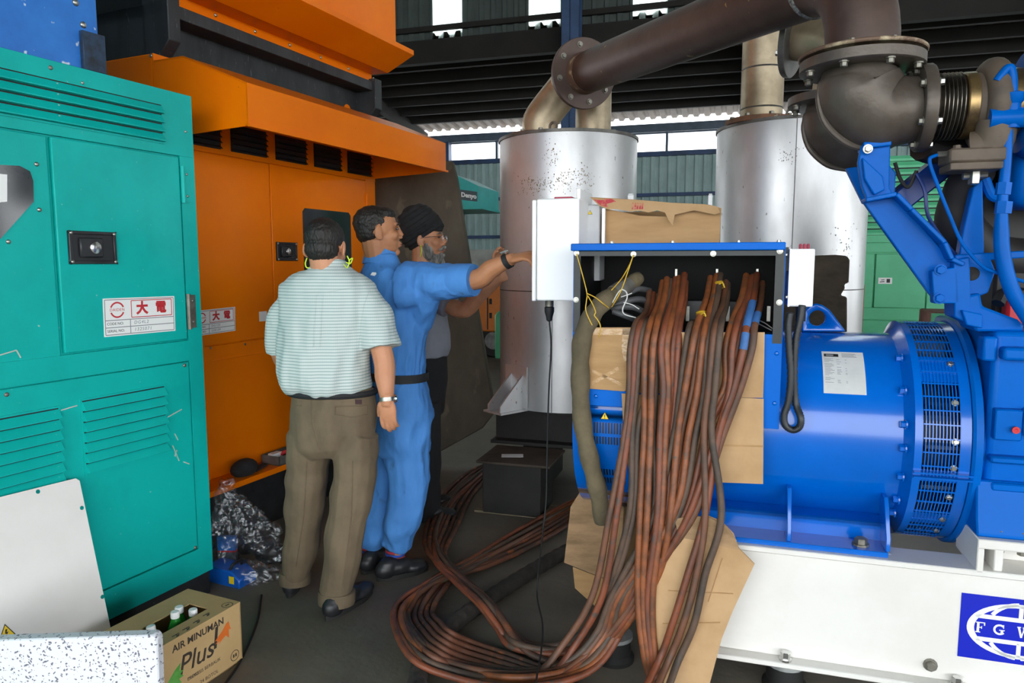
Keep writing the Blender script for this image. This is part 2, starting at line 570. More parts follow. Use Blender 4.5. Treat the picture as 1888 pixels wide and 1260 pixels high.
louvre(low, y_at(153, 780), y_at(306, 780), z_at(307, 832), z_at(302, 712), 7, 'teal_paint', X0 - 0.001)
louvre(low, y_at(-80, 820), y_at(112, 820), z_at(113, 890), z_at(108, 752), 7, 'teal_paint', X0 - 0.001)

def paddle_handle(parent, X, y0, y1, z0, z1):
    h = MB()
    h.box(X, X + 0.004, y0, y1, z0, z1)
    for a, b, c, d in ((y0, y1, z1 - 0.012, z1), (y0, y1, z0, z0 + 0.012), (y0, y0 + 0.012, z0, z1), (y1 - 0.012, y1, z0, z1)):
        h.box(X, X + 0.012, a, b, c, d)
    o = h.build('handle', 'black_paint', parent, bevel=0.002)
    w, hh = y1 - y0, z1 - z0
    MB().box(X + 0.004, X + 0.018, y0 + w * 0.2, y0 + w * 0.68, z0 + hh * 0.2, z1 - hh * 0.2).build('paddle', 'black_paint', o, bevel=0.004)
    MB().lathe([(0.022 * hh / 0.12, 0), (0.022 * hh / 0.12, 0.004), (0.014 * hh / 0.12, 0.007), (0, 0.007)], (X + 0.018, y0 + w * 0.5, (z0 + z1) / 2), (1, 0, 0), 16).build('lock', 'chrome', o)
    for a in (y0 + 0.008, y1 - 0.008):
        for b in (z0 + 0.008, z1 - 0.008): bolt(o, (X + 0.011, a, b), (1, 0, 0), 0.0065, 0.004, 'zinc', 'screw', 'dome')
    return o
paddle_handle(door, X0 + 0.002, y_at(124, 455), y_at(211, 455), z_at(168, 487), z_at(168, 427))

# dark gauge window of the other door, cut-corner outline
ws = [(-40, 302), (35, 306), (54, 316), (60, 334), (61, 372), (0, 440), (-40, 470)]
m = MB().prism([L(x, y, X0 - 0.003) for x, y in ws], (0.004, 0, 0))
gw = m.build('gauge_window', 'glass_dark', door2, smooth=False)
MB().prism([L(x, y, X0 + 0.001) for x, y in ((-30, 318), (13, 322), (13, 372), (-30, 376))], (0.0006, 0, 0)).build('gauge_card', 'sticker_white', gw, smooth=False)
for x, y in ((67, 303), (72, 387), (15, 446)): bolt(door2, L(x, y, X0 - 0.003), (1, 0, 0), 0.008, 0.006, 'zinc', 'screw', 'dome')
for x, y in ((342, 243), (152, 153)): bolt(gc, L(x, y, X0), (1, 0, 0), 0.006, 0.004, 'zinc', 'screw', 'dome')
for x, y in ((12, 728), (340, 674), (360, 1010), (93, 125)): bolt(low if y > 600 else gc, L(x, y, X0), (1, 0, 0), 0.008, 0.005, 'dull_steel', 'screw', 'dome')
for x, y in ((335, 341), (346, 575)):
    p = L(x, y, X0)
    h = MB().cyl(p + Vector((0.008, 0, -0.075)), p + Vector((0.008, 0, 0.075)), 0.009, n=10)
    h.box(X0, X0 + 0.004, p.y, p.y + 0.04, p.z - 0.07, p.z + 0.07)
    hh = h.build('hinge', 'teal_paint' if y < 400 else 'dull_steel', gc)
    for dz in (-0.045, 0.045): bolt(hh, p + Vector((0.004, 0.024, dz)), (1, 0, 0), 0.006, 0.004, 'zinc', 'screw', 'dome')

def code_sticker(parent, X, P, code, serial):
    """white code plate; P = pixel corners tl, tr, bl"""
    tl, tr, bl = (L(x, y, X) for x, y in P)
    ux, uy = (tr - tl), (tl - bl)
    w, h = ux.length, uy.length
    ux.normalize(); uy.normalize()
    o = bl
    s = flat(parent, 'sticker_white', o, ux, uy, [rect(0, w, 0, h)], 'code_plate', 0.0012)
    un = ux.cross(uy) * 0.0012
    q = o + un
    flat(s, 'print_grey', q, ux, uy, [strip(.02 * w, .96 * h, .98 * w, .96 * h, .003), strip(.02 * w, .04 * h, .98 * w, .04 * h, .003), strip(.02 * w, .04 * h, .02 * w, .96 * h, .003),
        strip(.98 * w, .04 * h, .98 * w, .96 * h, .003), strip(.02 * w, .42 * h, .98 * w, .42 * h, .003), strip(.02 * w, .23 * h, .98 * w, .23 * h, .003), strip(.35 * w, .04 * h, .35 * w, .42 * h, .003)], 'ruled_lines', 0.0003)
    r = 0.19 * h
    flat(s, 'print_red', q, ux, uy, ringpoly(.18 * w, .69 * h, r * .9, r * 1.12, 20, 160, 14) + ringpoly(.18 * w, .69 * h, r * .9, r * 1.12, 200, 340, 14) +
         [strip(.37 * w, .92 * h, .95 * w, .92 * h, .003), strip(.37 * w, .47 * h, .95 * w, .47 * h, .003), strip(.37 * w, .47 * h, .37 * w, .92 * h, .003), strip(.95 * w, .47 * h, .95 * w, .92 * h, .003)], 'emblem', 0.0003)
    lettering('DAIDEN', s, 'print_red', q + ux * .18 * w + uy * .69 * h, ux, uy, .085 * h * 1.25, spacing=1.15)
    lettering('大', s, 'print_red', q + ux * .52 * w + uy * .69 * h, ux, uy, .36 * h, off=0.0025)
    lettering('電', s, 'print_red', q + ux * .79 * w + uy * .69 * h, ux, uy, .36 * h, off=0.0015)
    lettering('CODE NO:', s, 'print_black', q + ux * .04 * w + uy * .325 * h, ux, uy, .1 * h, 'LEFT')
    lettering('SERIAL NO:', s, 'print_black', q + ux * .04 * w + uy * .135 * h, ux, uy, .1 * h, 'LEFT')
    lettering(code, s, 'print_grey', q + ux * .4 * w + uy * .325 * h, ux, uy, .13 * h, 'LEFT', shear=.15, spacing=1.25)
    lettering(serial, s, 'print_grey', q + ux * .4 * w + uy * .135 * h, ux, uy, .13 * h, 'LEFT', shear=.15, spacing=1.25)
    return s
code_sticker(door, X0 + 0.002, ((189, 551), (321, 546), (192, 622)), 'DG4L2', '132S071')

# scratches where the paint is rubbed through
mk('bare_scratch', '#b9c4bb', rough=0.6)
for a, b, c, d in ((0, 655, 30, 646), (30, 646, 38, 660), (308, 770, 335, 755), (322, 800, 328, 812), (326, 830, 322, 842), (318, 822, 330, 850), (338, 852, 349, 856), (112, 757, 142, 748)):
    p, q = L(a, b, X0), L(c, d, X0)
    flat(low if b > 700 else gc, 'bare_scratch', Vector((X0, 0, 0)), AL, UPV, [strip(p.y, p.z, q.y, q.z, 0.004)], 'scratch', 0.0015)

# ------------------------------------------------------------------ old blue machine standing on the teal cabinet
yb = L(182, 60, X0 - 0.02).y
bl = thing('blue_machine', 'worn blue sheet metal machine housing stacked on top of the teal cabinet', 'machine', LA, (-3.0, 1.2, Z1))
MB().box(-3.8, X0 - 0.02, 0.3, yb, Z1, 3.6).build('housing', 'old_blue', bl, bevel=0.006)
q = [L(x, y, X0 - 0.02) for x, y in ((145, 56), (187, 68), (187, 140), (145, 130))]
MB().prism([q[0], q[1], Vector((q[1].x, q[1].y, Z1)), Vector((q[0].x, q[0].y, Z1))], (0.02, 0, 0)).build('corner_plate', 'old_blue_plate', bl, bevel=0.002)
for x, y in ((153, 46), (139, 5)): bolt(bl, L(x, y, X0 - 0.02), (1, 0, 0), 0.012, 0.008, 'zinc', 'bolt', 'dome')

# ------------------------------------------------------------------ orange generators, one on the other
XO = -2.919
YL, YE = 2.470, 4.215
ZT = LY(285, 97, YL).z
og = thing('orange_generator', 'orange generator housing with projecting hood and black door window, lower of the two stacked', 'generator', LA, (-3.6, 3.3, 0))
ZO = 0.36
MB().box(-4.6, XO - 0.012, YL, YE, ZO, ZT).build('body', 'orange_paint', og, bevel=0.006)
MB().box(-4.5, XO + 0.03, YL + 0.02, YE - 0.02, 0.0, ZO - 0.03).build('skid', 'black_paint', og, bevel=0.004)
MB().box(-4.5, XO + 0.16, YL, YE, ZO - 0.03, ZO).build('ledge', 'orange_paint', og, bevel=0.003)
oy = lambda x, y: L(x, y, XO).y
oz = lambda x, y: L(x, y, XO).z
d1 = oy(501, 450); d2 = oy(674, 360)
zt = oz(600, 325); zm = oz(440, 630); zl = oz(440, 645)
zt = oz(500, 303)
fr = MB()
fr.box(XO - 0.012, XO, YL, YE, zt + 0.005, ZT)
fr.box(XO - 0.012, XO, d2 + 0.004, YE, zm, zt + 0.005)
fr.box(XO - 0.012, XO, YL, YL + 0.02, zm, zt + 0.005)
fr.box(XO - 0.012, XO, YL, YE, ZO, zm - 0.005)
fr.build('face_frame', 'orange_paint', og, bevel=0.002)
od1 = MB().box(XO - 0.012, XO + 0.003, YL + 0.024, d1 - 0.003, zm, zt).build('door', 'orange_paint', og, bevel=0.004, seg=2)
od2 = MB().box(XO - 0.012, XO + 0.003, d1 + 0.003, d2, zm, zt).build('door', 'orange_paint', og, bevel=0.004, seg=2)
mm = MB().box(XO, XO + 0.006, YL, YE, oz(440, 662) - 0.003, oz(440, 658)).build('seam', 'orange_paint', og, smooth=False)
paddle_handle(od2, XO + 0.003, oy(508, 465), oy(545, 465), oz(526, 481), oz(526, 447))
y0, y1, z1, z0 = oy(557, 400), oy(645, 400), oz(600, 388), oz(600, 520)
c = 0.02
MB().prism([(XO + 0.003, a, b) for a, b in ((y0, z0), (y1, z0), (y1, z1 - c), (y1 - c, z1), (y0 + c, z1), (y0, z1 - c))], (0.003, 0, 0)).build('window', 'glass_dark', od2, smooth=False)
for z in (oz(672, 370), oz(672, 480)):
    MB().cyl((XO + 0.008, d2, z - 0.05), (XO + 0.008, d2, z + 0.05), 0.008, n=8).build('hinge', 'orange_paint', og)
code_sticker(od1, XO + 0.003, ((357, 574), (433, 566), (358, 621)), 'DG124', '338109')
flat(od1, 'sticker_white', L(478, 590, XO + 0.003), AL, UPV, [rect(0, 0.06, -0.01, 0.045)], 'tape', 0.0006)
bolt(og, L(388, 642, XO), (1, 0, 0), 0.007, 0.004, 'dull_steel', 'screw', 'dome')
bolt(og, L(452, 635, XO), (1, 0, 0), 0.007, 0.004, 'dull_steel', 'screw', 'dome')
# vent openings under the hood
vz0, vz1 = zt + 0.03, zt + 0.17
for k in range(5):
    a = YL + 0.12 + k * 0.33
    v = MB().box(XO, XO + 0.003, a, a + 0.26, vz0, vz1).build('vent', 'steel_black', og, smooth=False)
    f0 = None
    for j in range(5):
        z = vz0 + 0.014 + j * 0.028
        if f0 is None: f0 = MB().prism([(XO + 0.003, a, z), (XO + 0.016, a, z - 0.012), (XO + 0.016, a, z - 0.009), (XO + 0.003, a, z + 0.003)], (0, 0.26, 0)).build('slat', 'black_paint', v, smooth=False)
        else: cp(f0, (0, 0, j * 0.028), v)
# hood: folded sheet, open below
pf = [LY(x, y, YL) for x, y in ((337, 103), (455, 152), (455, 232))]
prof = [(XO, pf[0].z), (pf[0].x, pf[0].z), (pf[1].x, pf[1].z), (pf[1].x, pf[2].z), (pf[1].x - 0.02, pf[2].z)]
inn = [(pf[1].x - 0.02, pf[2].z + 0.006), (pf[1].x - 0.006, pf[2].z + 0.006), (pf[1].x - 0.006, pf[1].z - 0.004), (pf[0].x, pf[0].z - 0.006), (XO, pf[0].z - 0.006)]
h = MB().prism([(a, YL, b) for a, b in prof + inn], (0, YE - YL, 0))
for y in (YL, YE - 0.006):
    h.prism([(XO, y, pf[0].z - 0.002), (pf[0].x, y, pf[0].z - 0.002), (pf[1].x - 0.002, y, pf[1].z - 0.002), (pf[1].x - 0.002, y, pf[2].z), (XO, y, pf[2].z - 0.02)], (0, 0.006, 0))
hood = h.build('hood', 'orange_paint', og, smooth=False)
MB().box(pf[1].x, pf[1].x + 0.012, YL - 0.004, YE + 0.012, pf[2].z - 0.004, pf[2].z + 0.008).build('lip', 'orange_paint', hood, smooth=False)
bolt(og, LY(279, 103, YL) + Vector((0, -0.002, 0)), (0, -1, 0), 0.009, 0.006, 'zinc', 'screw', 'dome')

ou = thing('orange_generator', 'orange generator housing on a black skid, upper of the two stacked', 'generator', LA, (-3.6, 3.3, ZT))
zs = L(690, 155, XO).z
m = MB()
YS = YL + 0.05
m.box(-4.5, XO - 0.1, YS, YE, ZT, zs)                                      # web
m.box(-4.5, XO + 0.03, YS, YE + 0.03, zs - 0.06, zs)                       # top flange
m.build('skid', 'black_skid', ou, bevel=0.003)
for a, b in ((YS, YS + 0.07), (YE - 0.05, YE + 0.03)):
    e = MB()
    e.prism([(XO - 0.12, a, ZT), (XO - 0.02, a, ZT), (XO + 0.05, a, ZT + 0.07), (XO + 0.05, a, zs + (0.02 if a > 3 else 1.2)), (XO - 0.12, a, zs + (0.02 if a > 3 else 1.2))], (0, b - a, 0))
    e.build('skid_end', 'black_skid', ou, bevel=0.004)
MB().lathe([(0.035, 0), (0.035, 0.004)], (XO - 0.1, YE - 0.16, ZT + 0.05), (1, 0, 0), 14).build('cap', 'orange_paint', ou)
MB().box(-4.4, XO - 0.0, YS + 0.1, YE - 0.01, zs, 4.3).build('body', 'orange_paint', ou, bevel=0.005)
MB().box(-4.4, XO - 0.1, YS + 0.02, YS + 0.098, zs, 4.3).build('end_panel', 'steel_black', ou, smooth=False)
for k, (x, y) in enumerate(((397, 28), (470, 58), (534, 83), (591, 106), (642, 127), (688, 145))):
    bolt(ou, L(x, y, XO), (1, 0, 0), 0.01, 0.007, 'zinc', 'screw', 'dome')
# canopy of the upper unit with a folded lip
lipf = LY(763, 102, YE)
lipb = LY(715, 135, YE)
pan = LY(730, 90, YE)
m = MB().prism([(XO, YS + 0.1, lipb.z - 0.0), (lipb.x, YS + 0.1, lipb.z), (lipf.x, YS + 0.1, lipf.z), (lipf.x, YS + 0.1, lipf.z + 0.03), (pan.x, YS + 0.1, lipf.z + 0.035), (pan.x, YS + 0.1, 4.4), (XO, YS + 0.1, 4.4)], (0, YE - YS - 0.1, 0))
m.build('canopy', 'orange_paint', ou, smooth=False)
# things lying on the orange ledge
p = L(450, 858, XO + 0.09)
base = Vector((p.x, p.y, ZO))
m = MB().ell(base + Vector((0, 0, 0.035)), (0.055, 0.085, 0.05), 16)
m.v = [Vector((v.x, v.y, max(v.z, ZO))) for v in m.v]
m.prism([base + Vector(q) for q in ((-0.03, 0.06, 0.002), (0.03, 0.06, 0.002), (0.02, 0.15, 0.012), (-0.02, 0.15, 0.012))], (0, 0, 0.008))
mk('cloth_black', '#26272a', '#1a1b1d', 20, rough=0.9)
m.build('cloth_cap', 'cloth_black', frame=LA, base=base, label='small black cloth cap lying on the orange ledge', cat='cap')
base = Vector((XO + 0.08, p.y + 0.32, ZO))
tr = thing('parts_tray', 'shallow grey tray with odd parts on the orange ledge', 'tray', LA, base)
m = MB().box(XO + 0.02, XO + 0.15, base.y - 0.12, base.y + 0.16, ZO, ZO + 0.008)
for a in ((XO + 0.02, XO + 0.026, -0.12, 0.16), (XO + 0.144, XO + 0.15, -0.12, 0.16), (XO + 0.02, XO + 0.15, -0.12, -0.114), (XO + 0.02, XO + 0.15, 0.154, 0.16)):
    m.box(a[0], a[1], base.y + a[2], base.y + a[3], ZO, ZO + 0.05)
mk('tray_grey', '#6c6a66', '#57544f', 12, rough=0.5)
m.build('tray_body', 'tray_grey', tr)
MB().tube([base + Vector((-0.02, -0.06, 0.03)), base + Vector((0.02, 0, 0.05)), base + Vector((-0.01, 0.1, 0.03))], 0.012, 8, res=4).build('rag', 'print_red', tr)
MB().box(base.x - 0.03, base.x + 0.01, base.y - 0.1, base.y - 0.03, ZO + 0.03, ZO + 0.055).build('paper', 'sticker_white', tr, smooth=False)
# ------------------------------------------------------------------ silencer drums behind the generator set
mk('drum_metal', '#d2d2d3', '#bdbcbb', 3.5, 0.35, 0.7, 0.36, metal=0.6, speck=(40, 0.70, 0.05, '#77706a'), stretch=(1, 1, 0.5), rough2=0.48)
mk('drum_rim', '#6f6c67', '#4d4a46', 10, rough=0.5, metal=0.5)
mk('stack_steel', '#b5a58a', '#8f7f66', 7, 0.35, 0.7, 0.42, metal=0.45, bump=0.05)
mk('rust_flange', '#7d5438', '#5b4030', 12, rough=0.7, speck=(30, 0.62, 0.08, '#a79b86'))
mk('rust_pipe', '#54423a', '#43342e', 5, 0.35, 0.65, 0.52, metal=0.25, speck=(15, 0.70, 0.03, '#a58b55'), bump=0.1, bscale=40)
mk('rust_collar', '#6d5646', '#c0b091', 9, 0.5, 0.62, 0.65, metal=0.2, bump=0.15, bscale=25)
mk('cast_iron', '#645c54', '#4f453c', 5, 0.38, 0.66, 0.45, metal=0.35, bump=0.12, bscale=60)
mk('weld', '#a9aaa5', '#2d2c2a', 60, rough=0.45, metal=0.6)
mk('black_beam', '#1b1a19', '#262321', 8, rough=0.7)
mk('rusty_top', '#4d4238', '#3a322b', 8, rough=0.8)
mk('stain_brown', '#8d7a58', '#6f5f45', 30, rough=0.8)

def drum(cx, cy, R, zb, zt, label):
    t = thing('silencer_drum', label, 'silencer', 0, (cx, cy, zb), 'silencer drums')
    MB().lathe([(R - 0.02, zb), (R, zb + 0.004), (R, zt - 0.02), (R - 0.001, zt - 0.012), (0.0, zt - 0.012)], (cx, cy, 0), n=72).build('shell', 'drum_metal', t, angle=50)
    MB().lathe([(R + 0.001, zt - 0.018), (R + 0.008, zt - 0.018), (R + 0.008, zt), (R - 0.01, zt), (R - 0.01, zt - 0.018)], (cx, cy, 0), n=72).build('rim', 'drum_rim', t)
    return t
T1 = (0.365, 4.80, 0.444)
zt1 = W(1046, 236, T1[1] - T1[2]).z
zb1 = W(1010, 764, T1[1] - T1[2]).z
t1 = drum(*T1, zb1, zt1, 'silver silencer drum behind the white control cabinet, with a rusty pipe flanged to its top')
T2 = (1.735, 4.585, 0.448)
zt2 = W(1450, 210, T2[1] - T2[2]).z
t2 = drum(*T2, 0.5, zt2, 'silver silencer drum behind the blue alternator, pale pipe rising from its lid')
for t, (cx, cy, R), zs_ in ((t1, T1, (W(1040, 538, 4.4).z,)), (t2, T2, (W(1560, 535, 4.2).z,))):
    for z in zs_:
        MB().lathe([(R, z - 0.003), (R + 0.002, z - 0.002), (R + 0.002, z + 0.002), (R, z + 0.003)], (cx, cy, 0), n=72).build('seam', 'drum_rim', t)
# vertical seams
for t, (cx, cy, R), px, z0, z1 in ((t1, T1, 1018, zb1, W(1040, 538, 4.4).z), (t2, T2, 1456, W(1560, 535, 4.2).z, zt2 - 0.02)):
    u = (px - 944) / FPX
    # point of the shell on that line of sight
    a = 1 + u * u; bq = -2 * (cx * u + cy); cq = cx * cx + cy * cy - (R + 0.001) ** 2
    y = (-bq - math.sqrt(bq * bq - 4 * a * cq)) / (2 * a)
    MB().box(u * y - 0.002, u * y + 0.002, y - 0.001, y + 0.01, z0, z1).build('seam', 'drum_rim', t, smooth=False)

# soot and rust flecks on the first drum
random.seed(21)
def flecks(t, C_, blobs, mat):
    cx, cy, R = C_
    m = MB()
    for px, py, sx_, sy_, n_ in blobs:
        for _ in range(n_):
            x, y = random.gauss(px, sx_), random.gauss(py, sy_)
            d = ray(x, y)
            a = d.x ** 2 + d.y ** 2; bq = -2 * (cx * d.x + cy * d.y); cq = cx * cx + cy * cy - (R + 0.0008) ** 2
            disc = bq * bq - 4 * a * cq
            if disc <= 0: continue
            tt = (-bq - math.sqrt(disc)) / (2 * a)
            p = Vector((0, 0, CAMH)) + d * tt
            th = math.atan2(p.y - cy, p.x - cx)
            tg, w, h = Vector((-math.sin(th), math.cos(th), 0)), random.uniform(0.0012, 0.004), random.uniform(0.002, 0.008)
            nn = Vector((math.cos(th), math.sin(th), 0)) * 0.0006
            m.prism([p - tg * w, p - Vector((0, 0, h)), p + tg * w, p + Vector((0, 0, h * 0.6))], nn)
    m.build('soot_fleck', mat, t, smooth=False, weld=False, kind='stuff')
flecks(t1, T1, ((1040, 335, 30, 10, 130), (985, 342, 14, 9, 90), (1018, 290, 8, 16, 40), (1070, 320, 12, 10, 40)), 'stain_brown')
flecks(t2, T2, ((1455, 285, 12, 10, 40), (1560, 450, 10, 25, 30)), 'drum_rim')

def pipe_flange(parent, c, axis, R, r, th, mat, nb, bmat='dull_steel', bolts=True, bside=1, phase=0.0, br=0.016):
    c, axis = Vector(c), Vector(axis).normalized()
    f = MB().lathe([(r, -th / 2), (R - 0.003, -th / 2), (R, -th / 2 + 0.003), (R, th / 2 - 0.003), (R - 0.003, th / 2), (r, th / 2)], c, axis, 48, closed=True).build('flange', mat, parent)
    if bolts:
        u, w, d = basis(axis)
        for k in range(nb):
            a = 2 * math.pi * (k + phase) / nb
            bolt(f, c + (u * math.cos(a) + w * math.sin(a)) * (R + r) * 0.53 + d * (th / 2) * bside, d * bside, br, br * 1.3, bmat, 'bolt')
    return f

# drum 1: inlet elbow turning towards the engine, and a cut stub
b0 = W(995, 222, T1[1] - 0.05)
B0 = Vector((b0.x, b0.y, zt1))
fl = W(1076, 136, 4.46)                                  # flange of the rusty pipe
eng_f = R3(GA) @ G(1588, 112, 2.66)                      # flange on the engine elbow
PD = (eng_f + Vector((0, 0, 0.30)) - fl).normalized()    # direction of the rusty pipe, towards the engine
rp = 0.112
pts = [B0, B0 + Vector((0, 0, 0.06)), B0 + Vector((0.012, -0.006, 0.13)), fl - PD * 0.30 + Vector((0, 0, -0.05)), fl - PD * 0.17 + Vector((0, 0, -0.005)), fl - PD * 0.02]
MB().tube(pts, rp, 24, res=5).build('inlet_elbow', 'stack_steel', t1)
pipe_flange(t1, B0 + Vector((0, 0, 0.012)), (0, 0, 1), 0.2, 0.1, 0.03, 'rust_flange', 8, 'dull_steel', br=0.014)
s0 = W(1094, 222, T1[1] - 0.02)
S0 = Vector((s0.x, s0.y, zt1))
m = MB().tube([S0, S0 + Vector((0, 0, 0.34))], 0.115, 24)
m.build('outlet_stub', 'stack_steel', t1)
pipe_flange(t1, S0 + Vector((0, 0, 0.012)), (0, 0, 1), 0.2, 0.11, 0.03, 'zinc', 8, 'dull_steel', br=0.014)
p = W(1020, 215, T1[1] - 0.3)
MB().lathe([(0.02, -0.006), (0.032, -0.006), (0.032, 0.006), (0.02, 0.006)], (p.x, T1[1] - 0.32, zt1 + 0.03), (0.6, 0.8, 0), 16, closed=True).build('lifting_eye', 'dull_steel', t1)
# drum 2: pale stack
s2 = W(1404, 205, T2[1] - 0.12)
S2 = Vector((s2.x, s2.y, zt2))
m = MB().tube([S2, S2 + Vector((0, 0, 1.15))], 0.122, 28)
st2 = m.build('outlet_pipe', 'stack_steel', t2)
for dz in (0.09, 0.32): MB().lathe([(0.122, dz - 0.005), (0.1245, dz), (0.122, dz + 0.005)], S2, (0, 0, 1), 28).build('weld_seam', 'drum_rim', st2)
pipe_flange(t2, S2 + Vector((0, 0, 0.012)), (0, 0, 1), 0.21, 0.12, 0.03, 'rust_flange', 8, 'dull_steel', br=0.015)
p = W(1458, 200, T2[1] - 0.3)
MB().lathe([(0.018, -0.006), (0.03, -0.006), (0.03, 0.006), (0.018, 0.006)], (p.x, T2[1] - 0.3, zt2 + 0.03), (0.6, 0.8, 0), 16, closed=True).build('lifting_eye', 'dull_steel', t2)
# foot bracket of drum 1
cx, cy, R = T1
rd = Vector((-0.75, -0.66, 0)).normalized()
tg_ = Vector((-rd.y, rd.x, 0))
Pb = Vector((cx, cy, zb1)) + rd * (R - 0.004)
for sg in (-1, 1):
    o_ = Pb + tg_ * 0.055 * sg
    MB().prism([o_ + Vector((0, 0, 0.24)), o_ + Vector((0, 0, 0.012)), o_ + rd * 0.2 + Vector((0, 0, 0.012)), o_ + rd * 0.2 + Vector((0, 0, 0.05))], tg_ * 0.012).build('foot_gusset', 'drum_metal', t1, smooth=False)
MB().obox(Pb + rd * 0.1 + Vector((0, 0, 0.006)), rd * 0.11, tg_ * 0.085, (0, 0, 0.006)).build('foot_plate', 'drum_metal', t1, smooth=False)
MB().obox(Pb + rd * 0.008 + Vector((0, 0, 0.15)), rd * 0.006, tg_ * 0.1, (0, 0, 0.13)).build('foot_pad', 'drum_metal', t1, smooth=False)

# black steel skid under drum 1, on a steel block
sk = thing('drum_skid', 'black steel beam skid carrying the silver drum', 'skid', GA, (0.0, 4.5, 0))
nsk = G(980, 800, 4.45)
xs0 = G(911, 790, 4.32).x
for dn in (0, 0.55):
    mm = MB()
    y = 4.30 + dn
    mm.box(xs0, xs0 + 1.5, y, y + 0.16, zb1 - 0.016, zb1 - 0.001).box(xs0, xs0 + 1.5, y + 0.06, y + 0.1, 0.335, zb1 - 0.016).box(xs0 - 0.01, xs0 + 1.5, y - 0.02, y + 0.18, 0.335, 0.355)
    mm.build('beam', 'black_beam', sk, smooth=False)
for x in (xs0 + 0.25, xs0 + 1.35):
    MB().box(x - 0.06, x + 0.06, 4.34, 4.95, 0.0, 0.335).build('support', 'black_beam', sk, smooth=False)
k0 = Zp(890, 948, 0, GA); k1 = Zp(1000, 955, 0, GA)
bk = thing('steel_block', 'black steel pedestal block with a rusty top plate standing on the floor', 'block', GA, ((k0.x + k1.x) / 2, k0.y + 0.2, 0))
yk = k0.y
MB().box(k0.x, k1.x, yk, yk + 0.3, 0.012, 0.315).build('block_body', 'black_beam', bk, bevel=0.004)
MB().box(k0.x - 0.03, k1.x + 0.06, yk - 0.03, yk + 0.36, 0.315, 0.33).build('top_plate', 'rusty_top', bk, bevel=0.002)
mk('timber_grey', '#8a8069', '#6b624f', 9, rough=0.9, stretch=(1, 6, 6))
MB().box(k0.x - 0.06, k1.x + 0.1, yk + 0.02, yk + 0.26, 0.0, 0.012).build('packing_board', 'timber_grey', bk, smooth=False)
pp = Zp(945, 842, 0.332, GA)
flat(bk, 'sticker_white', Vector((pp.x - 0.06, pp.y - 0.03, 0.33)), (1, 0.3, 0), (-0.3, 1, 0), [rect(0, 0.13, 0, 0.07)], 'paper', 0.001)

# ------------------------------------------------------------------ generator set base frame (frame GA)
NF = 2.50
zb = 0.10
zt_ = G(1440, 1013, NF).z
xl = G(1205, 1150, NF).x
xr = 3.2
bf = thing('base_frame', 'white welded steel beam frame on rubber mounts under the blue alternator', 'frame', GA, (1.0, 2.95, 0))
def rail(y, s):
    m = MB()
    m.box(xl, xr, min(y, y + s * 0.13), max(y, y + s * 0.13), zt_ - 0.02, zt_)
    m.box(xl, xr, min(y, y + s * 0.13), max(y, y + s * 0.13), zb, zb + 0.02)
    m.box(xl, xr, min(y + s * 0.045, y + s * 0.06), max(y + s * 0.045, y + s * 0.06), zb + 0.02, zt_ - 0.02)
    return m.build('rail', 'white_paint', bf, bevel=0.003)
r1 = rail(NF, 1)
rail(3.4, -1)
MB().box(xl, xl + 0.015, NF + 0.06, 3.34, zb, zt_ - 0.02).build('cross_member', 'white_paint', bf, smooth=False)
MB().box(0.55, 0.57, NF + 0.06, 3.34, zb, zt_ - 0.05).build('cross_member', 'white_paint', bf, smooth=False)
mk('mount_grey', '#8f9190', '#6a6c6c', 10, rough=0.6)
for k, x in enumerate((G(1450, 1240, NF).x, G(1450, 1240, NF).x - 0.6, G(1850, 1240, NF).x + 0.1, G(1850, 1240, NF).x + 0.9)):
    for y in (NF + 0.07, 3.33):
        mt = MB().lathe([(0.075, 0), (0.075, 0.015), (0.062, 0.03), (0.062, zb - 0.014)], (x, y, 0), n=20).build('rubber_mount', 'rubber_black' , bf)
        MB().lathe([(0.068, zb - 0.014), (0.068, zb)], (x, y, 0), n=20).build('mount_plate', 'mount_grey', mt)
ztop = zt_
for x, y in ((1448, 1213), (1765, 1256)):
    p = G(x, y, NF + 0.02); bolt(bf, (p.x, NF + 0.022, zb + 0.02), (0, 0, 1), 0.016, 0.03, 'chrome')
p = G(1715, 1226, NF + 0.045); bolt(bf, p, (0, -1, 0), 0.016, 0.02, 'dull_steel')
for x, y in ((1587, 1028), (1637, 1034)): flat(bf, 'sticker_white', Vector((G(x, y, NF + 0.06).x, NF + 0.06, zt_)), (1, 0, 0), (0, 1, 0), [ringpoly(0, 0, 0, 0.008, 0, 360, 8)[0]] , 'hole', 0.0005)
# raised engine seat of the frame
q0 = G(1800, 990, NF + 0.02)
es = MB()
es.box(q0.x, xr, NF + 0.0, NF + 0.22, q0.z - 0.03, q0.z)
es.box(q0.x + 0.05, q0.x + 0.075, NF + 0.01, NF + 0.2, zt_, q0.z - 0.03)
es.box(q0.x + 0.05, xr, NF + 0.12, NF + 0.14, zt_, q0.z - 0.03)
es.box(q0.x, q0.x + 0.02, NF + 0.0, NF + 0.22, q0.z - 0.11, q0.z - 0.03)
es.build('engine_seat', 'white_paint', bf, bevel=0.003)
for x in (1843, 1885):
    p = G(x, 1010, NF + 0.06); bolt(bf, (p.x, NF + 0.06, q0.z - 0.03), (0, 0, -1), 0.014, 0.03, 'dull_steel')
